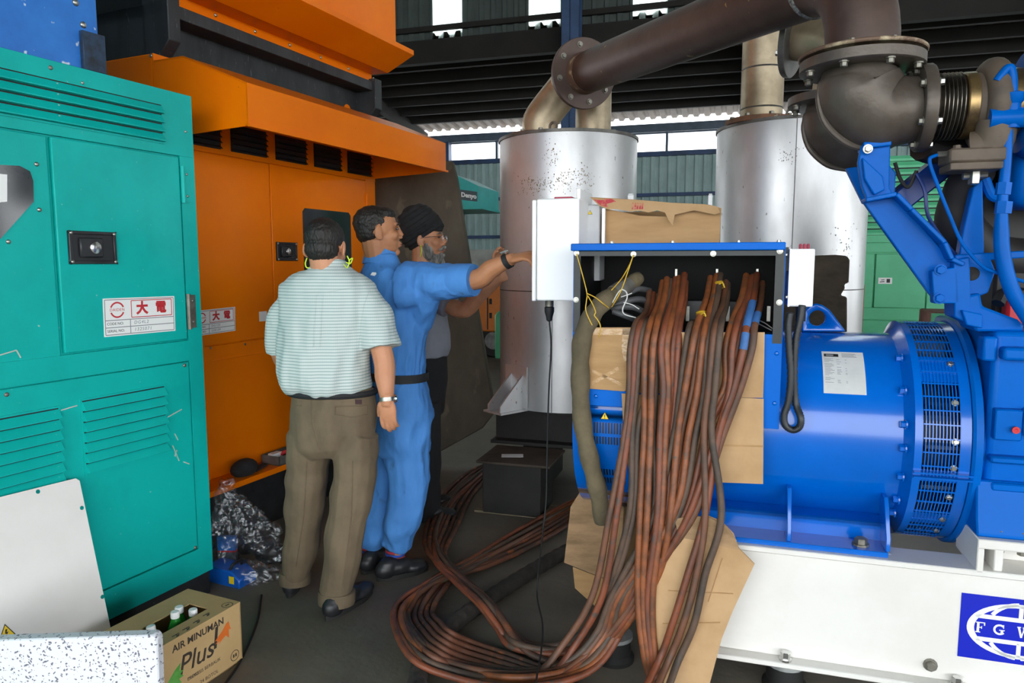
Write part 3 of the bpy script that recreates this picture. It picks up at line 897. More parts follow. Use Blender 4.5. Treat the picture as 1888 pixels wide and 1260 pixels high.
# sign: blue plate with a globe emblem and letters
tl, tr, blp = G(1773, 1093, NF + 0.045), G(1945, 1110, NF + 0.045), G(1766, 1210, NF + 0.045)
mk('sign_blue', '#0a1fb4', rough=0.35)
W_, H_ = 0.335, tl.z - blp.z
o = Vector((tl.x, NF + 0.0445, blp.z))
sg = flat(bf, 'sign_blue', o, (1, 0, 0), (0, 0, 1), [rect(0, W_, 0, H_)], 'sign', 0.0015)
q = o + Vector((0, -0.0015, 0))
cxs, cys, rx, ry = W_ / 2, H_ * 0.5, W_ * 0.44, H_ * 0.42
polys = ringpoly(cxs, cys, rx * 0.86, rx, 0, 360, 48, ry / rx)
for sgn in (1, -1):
    polys.append(strip(cxs - rx * 0.85, cys + sgn * ry * 0.42, cxs + rx * 0.85, cys + sgn * ry * 0.42, 0.014))
    for a in (-1, 1):
        pr = None
        for k in range(9):
            t = 0.35 + 0.6 * k / 8
            pt = (cxs + a * rx * 0.62 * math.cos(t * math.pi / 2), cys + sgn * ry * 0.98 * math.sin(t * math.pi / 2))
            if pr: polys.append(strip(pr[0], pr[1], pt[0], pt[1], 0.012))
            pr = pt
    polys.append(strip(cxs, cys + sgn * ry * 0.42, cxs, cys + sgn * ry * 0.97, 0.012))
flat(sg, 'sticker_white', q, (1, 0, 0), (0, 0, 1), polys, 'globe_emblem', 0.0004)
def serif_letter(ch, cx, cy, h):
    w, t, s_ = h * 0.72, h * 0.2, h * 0.09
    x0, y0, y1 = cx - w / 2, cy - h / 2, cy + h / 2
    if ch == 'F': return [rect(x0 + .1 * w, x0 + .1 * w + t, y0, y1), rect(x0 - .02 * w, x0 + w * .52, y0, y0 + s_), rect(x0 - .02 * w, x0 + w, y1 - s_, y1), rect(x0 + w - s_, x0 + w, y1 - h * .3, y1),
                         rect(x0 + .1 * w, x0 + w * .66, cy - s_ / 2, cy + s_ / 2), rect(x0 + w * .6, x0 + w * .68, cy - h * .13, cy + h * .13)]
    if ch == 'G': return ringpoly(cx, cy, h * .33, h * .5, 48, 320, 20) + [rect(x0 + .62 * w, x0 + .62 * w + t, y0 + h * .1, cy - h * .02), rect(x0 + .45 * w, x0 + 1.05 * w, cy - h * .08, cy), rect(x0 + .86 * w, x0 + .95 * w, cy + h * .14, y1 - h * .02)]
    if ch == 'W': return [strip(x0 - .05 * w, y1, x0 + .3 * w, y0, t * .85), strip(x0 + .3 * w, y0, x0 + .6 * w, y1, t * .45), strip(x0 + .5 * w, y1, x0 + .85 * w, y0, t * .85), strip(x0 + .85 * w, y0, x0 + 1.15 * w, y1, t * .45),
                         rect(x0 - .2 * w, x0 + .2 * w, y1 - s_, y1), rect(x0 + .38 * w, x0 + .75 * w, y1 - s_, y1), rect(x0 + w, x0 + 1.3 * w, y1 - s_, y1)]
    return []
lh = H_ * 0.165
for ch, fx in (('F', 0.175), ('G', 0.335), ('W', 0.53)):
    flat(sg, 'sticker_white', q, (1, 0, 0), (0, 0, 1), serif_letter(ch, W_ * fx, cys, lh), 'lettering', 0.0005)

# ------------------------------------------------------------------ alternator
NA, ZA, RB, RR = 2.95, 0.874, 0.347, 0.393
xb0 = -0.555
xb1 = G(1672, 750, NA - RB).x
xg1 = G(1797, 750, NA - RR).x
al = thing('alternator', 'blue alternator with open terminal box and mesh fan guard on the white frame', 'alternator', GA, (0.1, NA, ztop))
m = MB().lathe([(RB - 0.06, xb0 - 0.012), (RB - 0.012, xb0), (RB, xb0 + 0.015), (RB, xb1 - 0.0), (RB - 0.02, xb1)], (0, NA, ZA), (1, 0, 0), 96)
m.build('barrel', 'gen_blue', al, angle=30)
# fan guard
fg0 = xb1 + 0.03
g = MB()
g.lathe([(RB - 0.01, xb1 - 0.01), (RR - 0.02, xb1 + 0.012), (RR, xb1 + 0.02), (RR, fg0 + 0.012), (RR - 0.012, fg0 + 0.012), (RB - 0.02, xb1)], (0, NA, ZA), (1, 0, 0), 96, closed=True)
g.lathe([(RR, xg1 - 0.03), (RR, xg1), (RR - 0.012, xg1), (RR - 0.012, xg1 - 0.03)], (0, NA, ZA), (1, 0, 0), 96, closed=True)
g.build('guard_ring', 'gen_blue', al, angle=30)
u_, w_, d_ = basis((1, 0, 0))
def ring_pt(a, r, x): return Vector((x, NA, ZA)) + (Vector((0, -math.cos(a), math.sin(a)))) * r
gb = MB()
nh = 11
for k in range(nh + 1):
    x = fg0 + 0.012 + (xg1 - 0.03 - fg0 - 0.012) * k / nh
    gb.lathe([(RR - 0.006, x - 0.0016), (RR - 0.001, x - 0.0016), (RR - 0.001, x + 0.0016), (RR - 0.006, x + 0.0016)], (0, NA, ZA), (1, 0, 0), 72, closed=True)
for k in range(54):
    a = 2 * math.pi * k / 54
    c = ring_pt(a, RR - 0.003, (fg0 + xg1) / 2)
    tdir = Vector((0, math.sin(a), math.cos(a)))
    rdir = Vector((0, -math.cos(a), math.sin(a)))
    gb.obox(c, ((xg1 - fg0) / 2 - 0.015, 0, 0), tdir * 0.0022, rdir * 0.002)
gb.build('guard_mesh', 'gen_blue', al, kind='stuff', weld=False, smooth=False)
# solid bands of the guard
for a0, a1 in ((-0.6, -0.42), (0.62, 0.95), (-0.06, -0.0), (-1.5, -1.2)):
    pass
sb = MB()
for a0, a1 in ((-0.26, -0.155), (-0.78, -0.62), (0.60, 0.86)):
    n_ = 8
    for i in range(n_):
        A0, A1 = a0 + (a1 - a0) * i / n_, a0 + (a1 - a0) * (i + 1) / n_
        sb.add([ring_pt(A0, RR - 0.006, fg0), ring_pt(A1, RR - 0.006, fg0), ring_pt(A1, RR - 0.006, xg1), ring_pt(A0, RR - 0.006, xg1),
                ring_pt(A0, RR - 0.009, fg0), ring_pt(A1, RR - 0.009, fg0), ring_pt(A1, RR - 0.009, xg1), ring_pt(A0, RR - 0.009, xg1)],
               [(0, 1, 2, 3), (7, 6, 5, 4), (0, 4, 5, 1), (2, 6, 7, 3), (1, 5, 6, 2), (0, 3, 7, 4)])
sb.build('guard_band', 'gen_blue', al, kind='stuff')
for a in (-0.205, -0.165):
    c = ring_pt(a, RR + 0.004, (fg0 + xg1) / 2)
    MB().obox(c, ((xg1 - fg0) / 2 + 0.01, 0, 0), Vector((0, math.sin(a), math.cos(a))) * 0.003, Vector((0, -math.cos(a), math.sin(a))) * 0.012).build('guard_clamp', 'gen_blue', al, smooth=False)
MB().lathe([(0.31, fg0 - 0.02), (0.31, xg1)], (0, NA, ZA), (1, 0, 0), 48).build('fan_core', 'steel_black', al)
mk('fan_grey', '#54575a', '#34373a', 15, rough=0.5, metal=0.5)
for k in range(16):
    a = 2 * math.pi * k / 16
    fb = MB().obox(ring_pt(a, 0.335, (fg0 + xg1) / 2), (0.05, 0, 0), Vector((0.0, math.sin(a + .4), math.cos(a + .4))) * 0.006, Vector((0, -math.cos(a + .4), math.sin(a + .4))) * 0.03)
    fb.build('fan_blade', 'fan_grey', al, smooth=False)
for k, a in enumerate((0.78, 0.42, 0.1, -0.12, -0.4, -0.68, -0.9)):
    bolt(al, ring_pt(a, RR - 0.004, xg1 - 0.045), (0, -math.cos(a), math.sin(a)), 0.008, 0.008, 'zinc')
    bolt(al, ring_pt(a + 0.12, RB + 0.012, xb1 + 0.003), (-1, 0, 0), 0.012, 0.02, 'gen_blue')
# lifting eye
e0 = G(1522, 590, NA)
ep = [G(x, y, NA - 0.03) for x, y in ((1478, 612), (1479, 585), (1484, 572), (1494, 563), (1505, 560), (1517, 563), (1530, 572), (1560, 612))]
ring = MB().prism(ep, (0, 0.05, 0))
le = ring.build('lifting_lug', 'gen_blue', al, bevel=0.006, seg=2)
hc = G(1507, 587, NA - 0.031)
hole = MB().lathe([(0.030, -0.002), (0.030, 0.056)], hc, (0, 1, 0), 24).build('eye_hole', 'black_paint', al)
mod = le.modifiers.new('eye', 'BOOLEAN')
mod.operation = 'DIFFERENCE'
mod.object = hole
dg = bpy.context.evaluated_depsgraph_get()
me2 = bpy.data.meshes.new_from_object(le.evaluated_get(dg))
le.modifiers.clear()
le.data = me2
bpy.data.objects.remove(hole)
# nameplate curved on the barrel
npx = G(1523, 690, NA - RB).x, G(1604, 690, NA - RB).x
a_t = math.asin(min(1, (G(1560, 655, NA - RB + 0.08).z - ZA) / RB)); a_b = math.asin((G(1560, 731, NA - RB).z - ZA) / RB)
pm = MB()
n_ = 12
for i in range(n_):
    A0, A1 = a_b + (a_t - a_b) * i / n_, a_b + (a_t - a_b) * (i + 1) / n_
    pm.add([ring_pt(A0, RB + .0015, npx[0]), ring_pt(A0, RB + .0015, npx[1]), ring_pt(A1, RB + .0015, npx[1]), ring_pt(A1, RB + .0015, npx[0]),
            ring_pt(A0, RB + .0003, npx[0]), ring_pt(A0, RB + .0003, npx[1]), ring_pt(A1, RB + .0003, npx[1]), ring_pt(A1, RB + .0003, npx[0])],
           [(0, 1, 2, 3), (7, 6, 5, 4), (0, 4, 5, 1), (2, 6, 7, 3), (1, 5, 6, 2), (0, 3, 7, 4)])
mk('plate_alu', '#e4e6e4', '#d5d8d6', 6, rough=0.3, metal=0.2)
npo = pm.build('nameplate', 'plate_alu', al)
prn, prk = MB(), MB()
random.seed(4)
def onplate(m, fx0, fx1, fa0, fa1):
    x0, x1 = (npx[0] + (npx[1] - npx[0]) * f for f in (fx0, fx1))
    A0, A1 = (a_t + (a_b - a_t) * f for f in (fa0, fa1))
    m.prism([ring_pt(A0, RB + .0016, x0), ring_pt(A0, RB + .0016, x1), ring_pt(A1, RB + .0016, x1), ring_pt(A1, RB + .0016, x0)], Vector((0, -math.cos((A0 + A1) / 2), math.sin((A0 + A1) / 2))) * 0.0003)
onplate(prk, 0.05, 0.40, 0.07, 0.15)
onplate(prn, 0.10, 0.28, 0.09, 0.13)
for k in range(5): onplate(prn, 0.48, 0.85 - random.random() * .2, 0.05 + k * .024, 0.06 + k * .024)
for k in range(22):
    if random.random() < .85: onplate(prn, 0.05, 0.14 + random.random() * .14, 0.2 + k * .027, 0.209 + k * .027)
    if random.random() < .55: onplate(prn, 0.34, 0.40 + random.random() * .08, 0.2 + k * .027, 0.209 + k * .027)
    if random.random() < .25: onplate(prn, 0.54, 0.58, 0.2 + k * .027, 0.209 + k * .027)
onplate(prn, 0.31, 0.314, 0.18, 0.92); onplate(prn, 0.6, 0.604, 0.18, 0.92)
prk.build('print', 'print_black', npo, smooth=False)
prn.build('print', 'print_grey', npo, smooth=False, weld=False, kind='stuff')
# feet with gussets
f0, f1 = G(1190, 900, NA - 0.30).x, G(1632, 960, 2.6).x
zw = G(1540, 957, 2.63).z
ft = MB()
ft.box(f0, f1, 2.63, 2.645, ztop, zw).box(f0, f1, NF + 0.02, 2.645, ztop, ztop + 0.018).box(f0, f1, 3.25, 3.27, ztop, zw).box(f0, f1, 2.63, 3.27, zw - 0.015, zw)
ft.build('foot', 'gen_blue', al, bevel=0.002)
for x, ytop in ((1449, 900), (1630, 917)):
    gx = G(x, 1000, NF + 0.06).x
    zg = G(x, ytop, NF + 0.1).z
    MB().prism([(gx, NF + 0.03, ztop + 0.018), (gx, NF + 0.03, zg - 0.12), (gx, NF + 0.10, zg), (gx, NA - 0.28, zg), (gx, NA - 0.28, ztop + 0.018)], (0.014, 0, 0)).build('gusset', 'gen_blue', al, bevel=0.002)
p = G(1588, 1015, NF + 0.05); bolt(al, (p.x, NF + 0.07, ztop + 0.018), (0, 0, 1), 0.02, 0.025, 'dull_steel')

# terminal box
NX = 2.565
bx0, bx1 = G(1057, 520, NX).x, G(1447, 520, NX).x
bz1 = G(1250, 462, NX).z
bz0 = G(1440, 792, NX).z
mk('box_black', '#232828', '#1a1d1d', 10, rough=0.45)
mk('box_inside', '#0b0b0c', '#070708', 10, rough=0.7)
tb = MB()
bk_ = 3.1
tb.box(bx0, bx0 + 0.004, NX, bk_, bz0 + 0.1, bz1).box(bx1 - 0.004, bx1, NX, bk_, bz0, bz1).box(bx0, bx1, bk_ - 0.004, bk_, ZA + 0.3, bz1)
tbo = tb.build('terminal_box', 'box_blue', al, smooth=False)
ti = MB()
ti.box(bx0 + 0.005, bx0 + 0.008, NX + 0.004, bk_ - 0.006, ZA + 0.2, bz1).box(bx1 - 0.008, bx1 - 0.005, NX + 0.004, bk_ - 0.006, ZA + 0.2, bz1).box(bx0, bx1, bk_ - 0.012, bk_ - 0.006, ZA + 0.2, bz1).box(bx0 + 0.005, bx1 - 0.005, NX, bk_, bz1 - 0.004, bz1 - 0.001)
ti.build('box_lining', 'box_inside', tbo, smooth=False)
lid = MB().box(G(1052, 455, NX - 0.02).x, G(1449, 450, NX - 0.02).x, NX - 0.02, bk_ + 0.02, bz1, G(1250, 450, NX - 0.02).z + 0.004).build('lid', 'box_blue', tbo, bevel=0.003)
zl = G(1250, 450, NX - 0.02).z + 0.004
for x in (1128, 1240, 1362, 1436): bolt(tbo, (G(x, 448, NX + 0.01).x, NX + 0.01, zl), (0, 0, 1), 0.006, 0.008, 'zinc')
oz0 = G(1250, 610, NX).z                                            # lower edge of the opening
fw = 0.032
fb = MB()
fz = lambda y: G(1250, y, NX).z
fb.box(bx0 + 0.003, bx1 - 0.003, NX - 0.006, NX, fz(472), bz1 - 0.002)
fb.box(bx0 + 0.003, bx0 + fw * 0.85, NX - 0.006, NX, fz(618), fz(472))
fb.box(bx1 - fw, bx1 - 0.003, NX - 0.006, NX, fz(628), fz(472))
fb.build('gasket_frame', 'box_black', tbo, smooth=False)
for x, y in ((1063, 467), (1168, 469), (1315, 468), (1438, 463), (1062, 553), (1437, 558)): bolt(tbo, G(x, y, NX - 0.006), (0, -1, 0), 0.0075, 0.006, 'zinc', 'nut')
# lower cover of the box (blue, behind the cardboard)
lc = MB()
lc.box(bx0, bx1, NX - 0.003, NX, G(1100, 748, NX).z, fz(612))
lc.box(bx0 + 0.6, bx1, NX - 0.004, NX - 0.001, bz0, fz(620))
lco = lc.build('cover', 'box_blue', tbo, bevel=0.001)
for x, y in ((1432, 652), (1428, 744), (1099, 731)): bolt(tbo, G(x, y, NX - 0.003), (0, -1, 0), 0.008, 0.005, 'gen_blue', 'screw', 'dome')
# louvred lower left cover and warning triangle
wz = lambda y: G(1110, y, NX).z
RV = NA - NX - 0.008
def arc_patch(m, x0, x1, a0, a1, r0, r1, n=10):
    for i in range(n):
        A0, A1 = a0 + (a1 - a0) * i / n, a0 + (a1 - a0) * (i + 1) / n
        m.add([ring_pt(A0, r1, x0), ring_pt(A0, r1, x1), ring_pt(A1, r1, x1), ring_pt(A1, r1, x0),
               ring_pt(A0, r0, x0), ring_pt(A0, r0, x1), ring_pt(A1, r0, x1), ring_pt(A1, r0, x0)],
              [(0, 1, 2, 3), (7, 6, 5, 4), (0, 4, 5, 1), (2, 6, 7, 3), (1, 5, 6, 2), (0, 3, 7, 4)])
    return m
aw = lambda y: math.asin(max(-0.99, (G(1110, y, NX + 0.02).z - ZA) / RV))
lv = arc_patch(MB(), bx0, G(1175, 800, NX).x, -1.45, 0.2, RV - 0.006, RV, 24).build('vent_cover', 'gen_blue', al)
for ya, yb_ in ((778, 798), (804, 818), (868, 880), (886, 898)):
    for k in range(11):
        xx = G(1094, 790, NX).x + k * 0.0105
        arc_patch(MB(), xx, xx + 0.0055, aw(yb_), aw(ya), RV, RV + 0.001, 2).build('slot', 'steel_black', lv)
mk('warn_yellow', '#f2cf1a', rough=0.45)
def triangle_sign(parent, c, ux, uy, s_):
    k = flat(parent, 'print_black', c, ux, uy, [[(-s_, -s_ * .58), (s_, -s_ * .58), (0, s_ * 1.15)]], 'warning_sign', 0.0006)
    un = Vector(ux).cross(Vector(uy)) * 0.0006
    flat(k, 'warn_yellow', c + un, ux, uy, [[(-s_ * .82, -s_ * .47), (s_ * .82, -s_ * .47), (0, s_ * .95)]], 'yellow_field', 0.0004)
    un2 = Vector(ux).cross(Vector(uy)) * 0.001
    return k, c + un2
ks, cc = triangle_sign(al, G(1115, 769, NX + 0.004), (1, 0, 0), (0, 0, 1), 0.016)
flat(ks, 'print_black', cc, (1, 0, 0), (0, 0, 1), [rect(-.0016, .0016, -.001, .009), rect(-.0016, .0016, -.006, -.003)], 'exclamation_mark', 0.0003)
# left end cover of the alternator, seen as a rounded blue edge
# inside the terminal box: bus bars, black duct and terminals
ins = MB().box(G(1250, 560, 2.8).x - 0.05, G(1250, 560, 2.8).x + 0.22, 2.8, 2.86, fz(600), fz(560)).build('terminal_block', 'black_paint', tbo, bevel=0.003)
for x in (1268, 1322, 1342, 1417):
    p = G(x, 580, 2.78)
    MB().box(p.x - 0.006, p.x + 0.006, 2.775, 2.79, p.z - 0.025, p.z + 0.03).build('terminal_stud', 'zinc', tbo, smooth=False)
for x in (1247, 1322, 1396):
    p = G(x, 506, 2.85)
    MB().box(p.x - 0.004, p.x + 0.004, 2.84, 2.87, p.z - 0.1, p.z + 0.02).build('bus_bar', 'zinc', tbo, smooth=False)
# ------------------------------------------------------------------ exhaust: rusty pipe from drum 1 to the engine elbow
pe = thing('exhaust_pipe', 'rusty brown exhaust pipe with flange running from the drum to the engine elbow', 'pipe', 0, fl)
r0, r1 = 0.118, 0.112
# straight run, then a bend down to the flange on the engine
E1 = eng_f + Vector((0, 0, 0.02))
bend_r = 0.235
top = eng_f + Vector((0, 0, 0.30))
hd = Vector((PD.x, PD.y, 0)).normalized()
pa = top - PD * (bend_r * 1.0)
pts = [fl, fl + PD * 0.3, pa]
n_ = 10
arc = []
C = pa + Vector((0, 0, -1)) * 0
for k in range(1, n_ + 1):
    t = k / n_
    # quadratic blend from pa along PD to straight down into the flange
    p = pa * (1 - t) ** 2 + (top + PD * 0.0) * 2 * t * (1 - t) + (eng_f + Vector((0, 0, 0.03))) * t * t
    arc.append(p)
MB().tube([fl, pa], [r0, r1], 32).build('straight_pipe', 'rust_pipe', pe)
MB().tube([pa - PD * 0.0] + arc, [r1] * (n_ + 1), 32).build('bend', 'rust_pipe', pe)
wm = MB().lathe([(r1, -0.012), (r1 + 0.005, -0.004), (r1 + 0.006, 0.002), (r1, 0.012)], pa, PD, 32)
wm.build('weld_bead', 'weld', pe)
MB().tube([fl - PD * 0.0, fl + PD * 0.09], [r0 + 0.004, r0 + 0.0012], 32).build('scaled_collar', 'rust_collar', pe)
pipe_flange(pe, fl, PD, 0.205, 0.105, 0.03, 'rust_pipe', 8, 'dull_steel', bside=1, phase=0.3, br=0.013)
pipe_flange(pe, eng_f + Vector((0, 0, 0.016)), (0, 0, 1), 0.192, 0.1, 0.012, 'rust_collar', 8, 'dull_steel', bside=1, phase=0.2, br=0.009)

# ------------------------------------------------------------------ diesel engine (frame GA), only its near end is in view
en = thing('diesel_engine', 'blue diesel engine end with turbocharger and brown exhaust elbows at right edge', 'engine', GA, (1.6, NA, ztop))
EF = G(1588, 112, 2.66)
def elbow(c, turbo_x, turbo_z, n, tag_):
    """cast elbow from the top flange down and round to the turbo flange"""
    f = MB().lathe([(0.1, -0.034), (0.182, -0.034), (0.188, -0.03), (0.188, 0.0), (0.1, 0.0)], c, (0, 0, 1), 48, closed=True).build('elbow_flange', 'cast_iron', en)
    for k in range(8):
        a = 2 * math.pi * (k + .45) / 8
        bolt(f, c + Vector((math.cos(a) * 0.168, math.sin(a) * 0.168, -0.034)), (0, 0, -1), 0.011, 0.018, 'dull_steel')
        cpn = MB()
    p0 = c + Vector((0, 0, -0.03))
    tgt = Vector((turbo_x, n, turbo_z))
    dz = tgt.z - p0.z
    pts = [p0, p0 + Vector((-0.003, 0, -0.035)), p0 + Vector((0.0, 0, dz * 0.55)), p0 + Vector((0.055, 0, dz * 1.0)), Vector((tgt.x - 0.06, n, tgt.z - 0.004)), tgt]
    body = MB().tube(pts, [0.112, 0.12, 0.132, 0.128, 0.112, 0.1], 32, res=6)
    b = body.build('elbow_body', 'cast_iron', en)
    # cast seam rib down the outside
    ribp = [p0 + Vector((-0.118, -0.02, -0.03)), p0 + Vector((-0.124, -0.02, -0.09)), p0 + Vector((-0.098, -0.02, -0.17)), p0 + Vector((-0.03, -0.02, -0.235)), p0 + Vector((0.05, -0.02, -0.26))]
    MB().tube(ribp, [0.008, 0.012, 0.012, 0.012, 0.008], 10, res=5).build('casting_rib', 'cast_iron', b)
    return b
tz_ = G(1700, 200, 2.66).z
tx_ = G(1690, 200, 2.66).x
el1 = elbow(EF, tx_, tz_, 2.66, 0)
EF2 = Vector((EF.x, 3.2, EF.z))
el2 = elbow(EF2, tx_, tz_, 3.2, 1)
# outlet of the rear elbow: short pipe with a flange turned towards the second drum
MB().tube([EF2, EF2 + Vector((0, 0, 0.1)), EF2 + Vector((-0.05, 0.02, 0.22)), EF2 + Vector((-0.16, 0.05, 0.27))], 0.1, 24, res=6).build('outlet_bend', 'stack_steel', en)
pipe_flange(en, EF2 + Vector((-0.17, 0.055, 0.272)), (-1, 0.3, 0.2), 0.17, 0.09, 0.025, 'drum_rim', 8, 'zinc', br=0.012)
# turbo flange, bellows, clamp, volute
ux = Vector((1, 0, 0))
def atx(x, y=200): return G(x, y, 2.66)
c0 = Vector((tx_, 2.66, tz_))
fX = lambda px: G(px, 195, 2.66).x
tf = MB().lathe([(0.07, 0), (0.132, 0), (0.136, 0.006), (0.136, 0.03), (0.132, 0.036), (0.07, 0.036)], c0, ux, 40, closed=True).build('turbo_flange', 'cast_iron', en)
for k in range(6):
    a = 2 * math.pi * (k + .5) / 6
    o_ = Vector((0, math.cos(a), math.sin(a))) * 0.115
    bolt(tf, c0 + o_, (-1, 0, 0), 0.011, 0.014, 'dull_steel'); bolt(tf, c0 + o_ + ux * 0.036, (1, 0, 0), 0.011, 0.016, 'zinc')
x1, x2 = tx_ + 0.036, fX(1770)
prof = [(0.095, 0), (0.108, 0.006)]
nb_ = 6
Lb = x2 - x1
for k in range(nb_):
    prof += [(0.09, 0.015 + (Lb - 0.02) * k / nb_), (0.104, 0.015 + (Lb - 0.02) * (k + .45) / nb_), (0.104, 0.015 + (Lb - 0.02) * (k + .6) / nb_)]
prof += [(0.09, Lb)]
mk('bellows', '#8d8880', '#5d564c', 18, rough=0.3, metal=0.9)
mk('heat_brass', '#a1875a', '#6b5a45', 12, rough=0.35, metal=0.8)
MB().lathe(prof, Vector((x1, 2.66, tz_)), ux, 40).build('bellows', 'bellows', en)
x3 = fX(1790)
MB().lathe([(0.098, 0), (0.102, 0.003), (0.102, x3 - x2), (0.096, x3 - x2 + 0.003)], Vector((x2, 2.66, tz_)), ux, 36).build('band_clamp', 'heat_brass', en)
mk('turbo_brown', '#64574a', '#4e443a', 7, rough=0.65, bump=0.2, bscale=50)
x4 = fX(1812)
MB().lathe([(0.092, 0), (0.097, 0.01), (0.1, x4 - x3)], Vector((x3, 2.66, tz_)), ux, 32).build('turbine_outlet', 'turbo_brown', en)
# volute: snail casing as a torus arc with changing thickness, then a neck down to the square flange
vx = fX(1826)
pts, rs = [], []
for k in range(22):
    a = math.radians(-80 + 330 * k / 21)
    rr = 0.052 - 0.02 * k / 21
    pts.append(Vector((vx, 2.66 + 0.095 * math.cos(a) * 1.0, tz_ + 0.1 * math.sin(a))))
    rs.append(rr)
mm = MB().tube(pts, rs, 16)
mm.lathe([(0.09, -0.02), (0.1, 0.0), (0.09, 0.05)], Vector((vx - 0.015, 2.66, tz_)), ux, 28)
nk = G(1795, 290, 2.62)
mm.tube([Vector((vx, 2.59, tz_ - 0.06)), Vector((vx - 0.005, 2.6, tz_ - 0.13)), Vector((nk.x, 2.62, nk.z + 0.02))], [0.055, 0.055, 0.06], 16, res=4)
vo = mm.build('turbine_volute', 'turbo_brown', en)
fm = MB().box(nk.x - 0.085, nk.x + 0.07, 2.545, 2.68, nk.z - 0.022, nk.z + 0.02)
fo = fm.build('inlet_flange', 'turbo_brown', en, bevel=0.006)
MB().box(nk.x - 0.08, nk.x + 0.065, 2.55, 2.68, nk.z - 0.045, nk.z - 0.022).build('inlet_flange', 'turbo_brown', en, bevel=0.003)
for dx in (-0.06, 0.045): bolt(fo, (nk.x + dx, 2.57, nk.z + 0.02), (0, 0, 1), 0.011, 0.012, 'turbo_brown')
MB().lathe([(0.1, 0), (0.105, 0.006), (0.105, 0.04), (0.09, 0.045)], Vector((fX(1845), 2.66, tz_)), ux, 32).build('compressor_joint', 'heat_brass', en)
MB().lathe([(0.06, 0), (0.15, 0.02), (0.17, 0.05), (0.17, 0.2), (0.12, 0.24)], Vector((fX(1868), 2.66, tz_)), ux, 32).build('compressor', 'eng_blue', en)
# dark manifold and block behind the turbo
mk('engine_dark', '#1d1b1a', '#2c2724', 9, rough=0.6)
p = G(1800, 400, 2.9)
MB().tube([G(1800, 310, 2.75), G(1775, 360, 2.8), G(1770, 420, 2.85), G(1830, 470, 2.9), G(1900, 480, 2.9)], [0.06, 0.065, 0.075, 0.075, 0.07], 14, res=5).build('exhaust_manifold', 'engine_dark', en)
MB().box(G(1760, 400, 3.05).x, 2.6, 2.95, 3.15, G(1760, 470, 3.05).z, G(1760, 268, 3.05).z).build('block', 'engine_dark', en, bevel=0.03, seg=2)
MB().tube([G(1700, 268, 2.74), G(1730, 275, 2.78), G(1790, 262, 2.85)], 0.05, 10, res=4).build('oil_pipe', 'engine_dark', en)

def plate(pxs, n0, th, name, mat='eng_blue', bevel=0.004, parent=None):
    return MB().prism([G(x, y, n0) for x, y in pxs], (0, th, 0)).build(name, mat, parent or en, bevel=bevel, seg=2)
# cast seat under the front elbow
plate([(1588, 268), (1642, 262), (1640, 345), (1648, 362), (1600, 372), (1588, 340), (1582, 300)], 2.62, 0.03, 'elbow_bracket')
plate([(1592, 262), (1644, 258), (1644, 268), (1592, 274)], 2.60, 0.12, 'elbow_bracket')
plate([(1590, 290), (1628, 325), (1632, 350), (1612, 360), (1594, 330)], 2.60, 0.02, 'bracket_rib')
plate([(1560, 310), (1600, 305), (1618, 372), (1592, 375)], 2.85, 0.04, 'elbow_bracket')
plate([(1618, 280), (1652, 318), (1650, 362), (1622, 362)], 2.68, 0.03, 'bracket_rib')
bolt(en, G(1600, 275, 2.60), (0, -1, 0), 0.011, 0.014, 'zinc')
# main diagonal casting: web plate and raised flange edge
plate([(1592, 373), (1652, 362), (1752, 478), (1768, 500), (1766, 560), (1728, 558), (1712, 540)], 2.64, 0.03, 'support_arm')
fpts = [G(x, y, 2.63) for x, y in ((1592, 371), (1648, 360), (1675, 388), (1735, 448), (1748, 478), (1770, 488))]
for a, b in zip(fpts[:-1], fpts[1:]):
    MB().beam(a, b, 0.10, 0.014, up=(0, 0, 1)).build('arm_flange', 'eng_blue', en, bevel=0.003)
plate([(1718, 500), (1766, 492), (1770, 560), (1722, 560)], 2.60, 0.05, 'arm_pad')
for x, y in ((1734, 498), (1732, 550)): bolt(en, G(x, y, 2.60), (0, -1, 0), 0.014, 0.014, 'eng_blue')
plate([(1758, 480), (1788, 474), (1792, 600), (1760, 585)], 2.60, 0.12, 'arm_pad')
# second dark-blue arm behind
mk('deep_blue', '#0b2f73', '#0a2660', 6, rough=0.35)
MB().beam(G(1655, 372, 2.78), G(1745, 300, 2.82), 0.06, 0.075).build('cross_arm', 'deep_blue', en, bevel=0.006)
plate([(1795, 345), (1812, 330), (1815, 475), (1768, 475), (1775, 430)], 2.68, 0.05, 'support_arm')
MB().cyl(G(1775, 325, 2.64), G(1820, 322, 2.64), 0.012, n=10).build('clamp_bolt', 'zinc', en)
MB().box(G(1798, 322, 2.62).x - 0.012, G(1798, 322, 2.62).x + 0.012, 2.61, 2.65, G(1798, 340, 2.62).z, G(1798, 312, 2.62).z).build('clamp_nut', 'zinc', en, bevel=0.003)
# bridge casting with a round hole
plate([(1782, 478), (1826, 476), (1836, 500), (1822, 540), (1810, 545), (1785, 548)], 2.62, 0.03, 'bridge_casting')
MB().lathe([(0.0, 0), (0.022, 0)], G(1792, 505, 2.617), (0, -1, 0), 20).build('bridge_hole', 'steel_black', en)
plate([(1785, 545), (1808, 540), (1812, 565), (1878, 590), (1888, 600), (1888, 612), (1800, 612), (1782, 580)], 2.60, 0.16, 'bridge_casting', bevel=0.008)
plate([(1760, 470), (1900, 462), (1900, 475), (1762, 484)], 2.62, 0.12, 'cross_rail', bevel=0.004)
plate([(1774, 572), (1812, 580), (1812, 606), (1782, 600)], 2.58, 0.03, 'edge_tab')
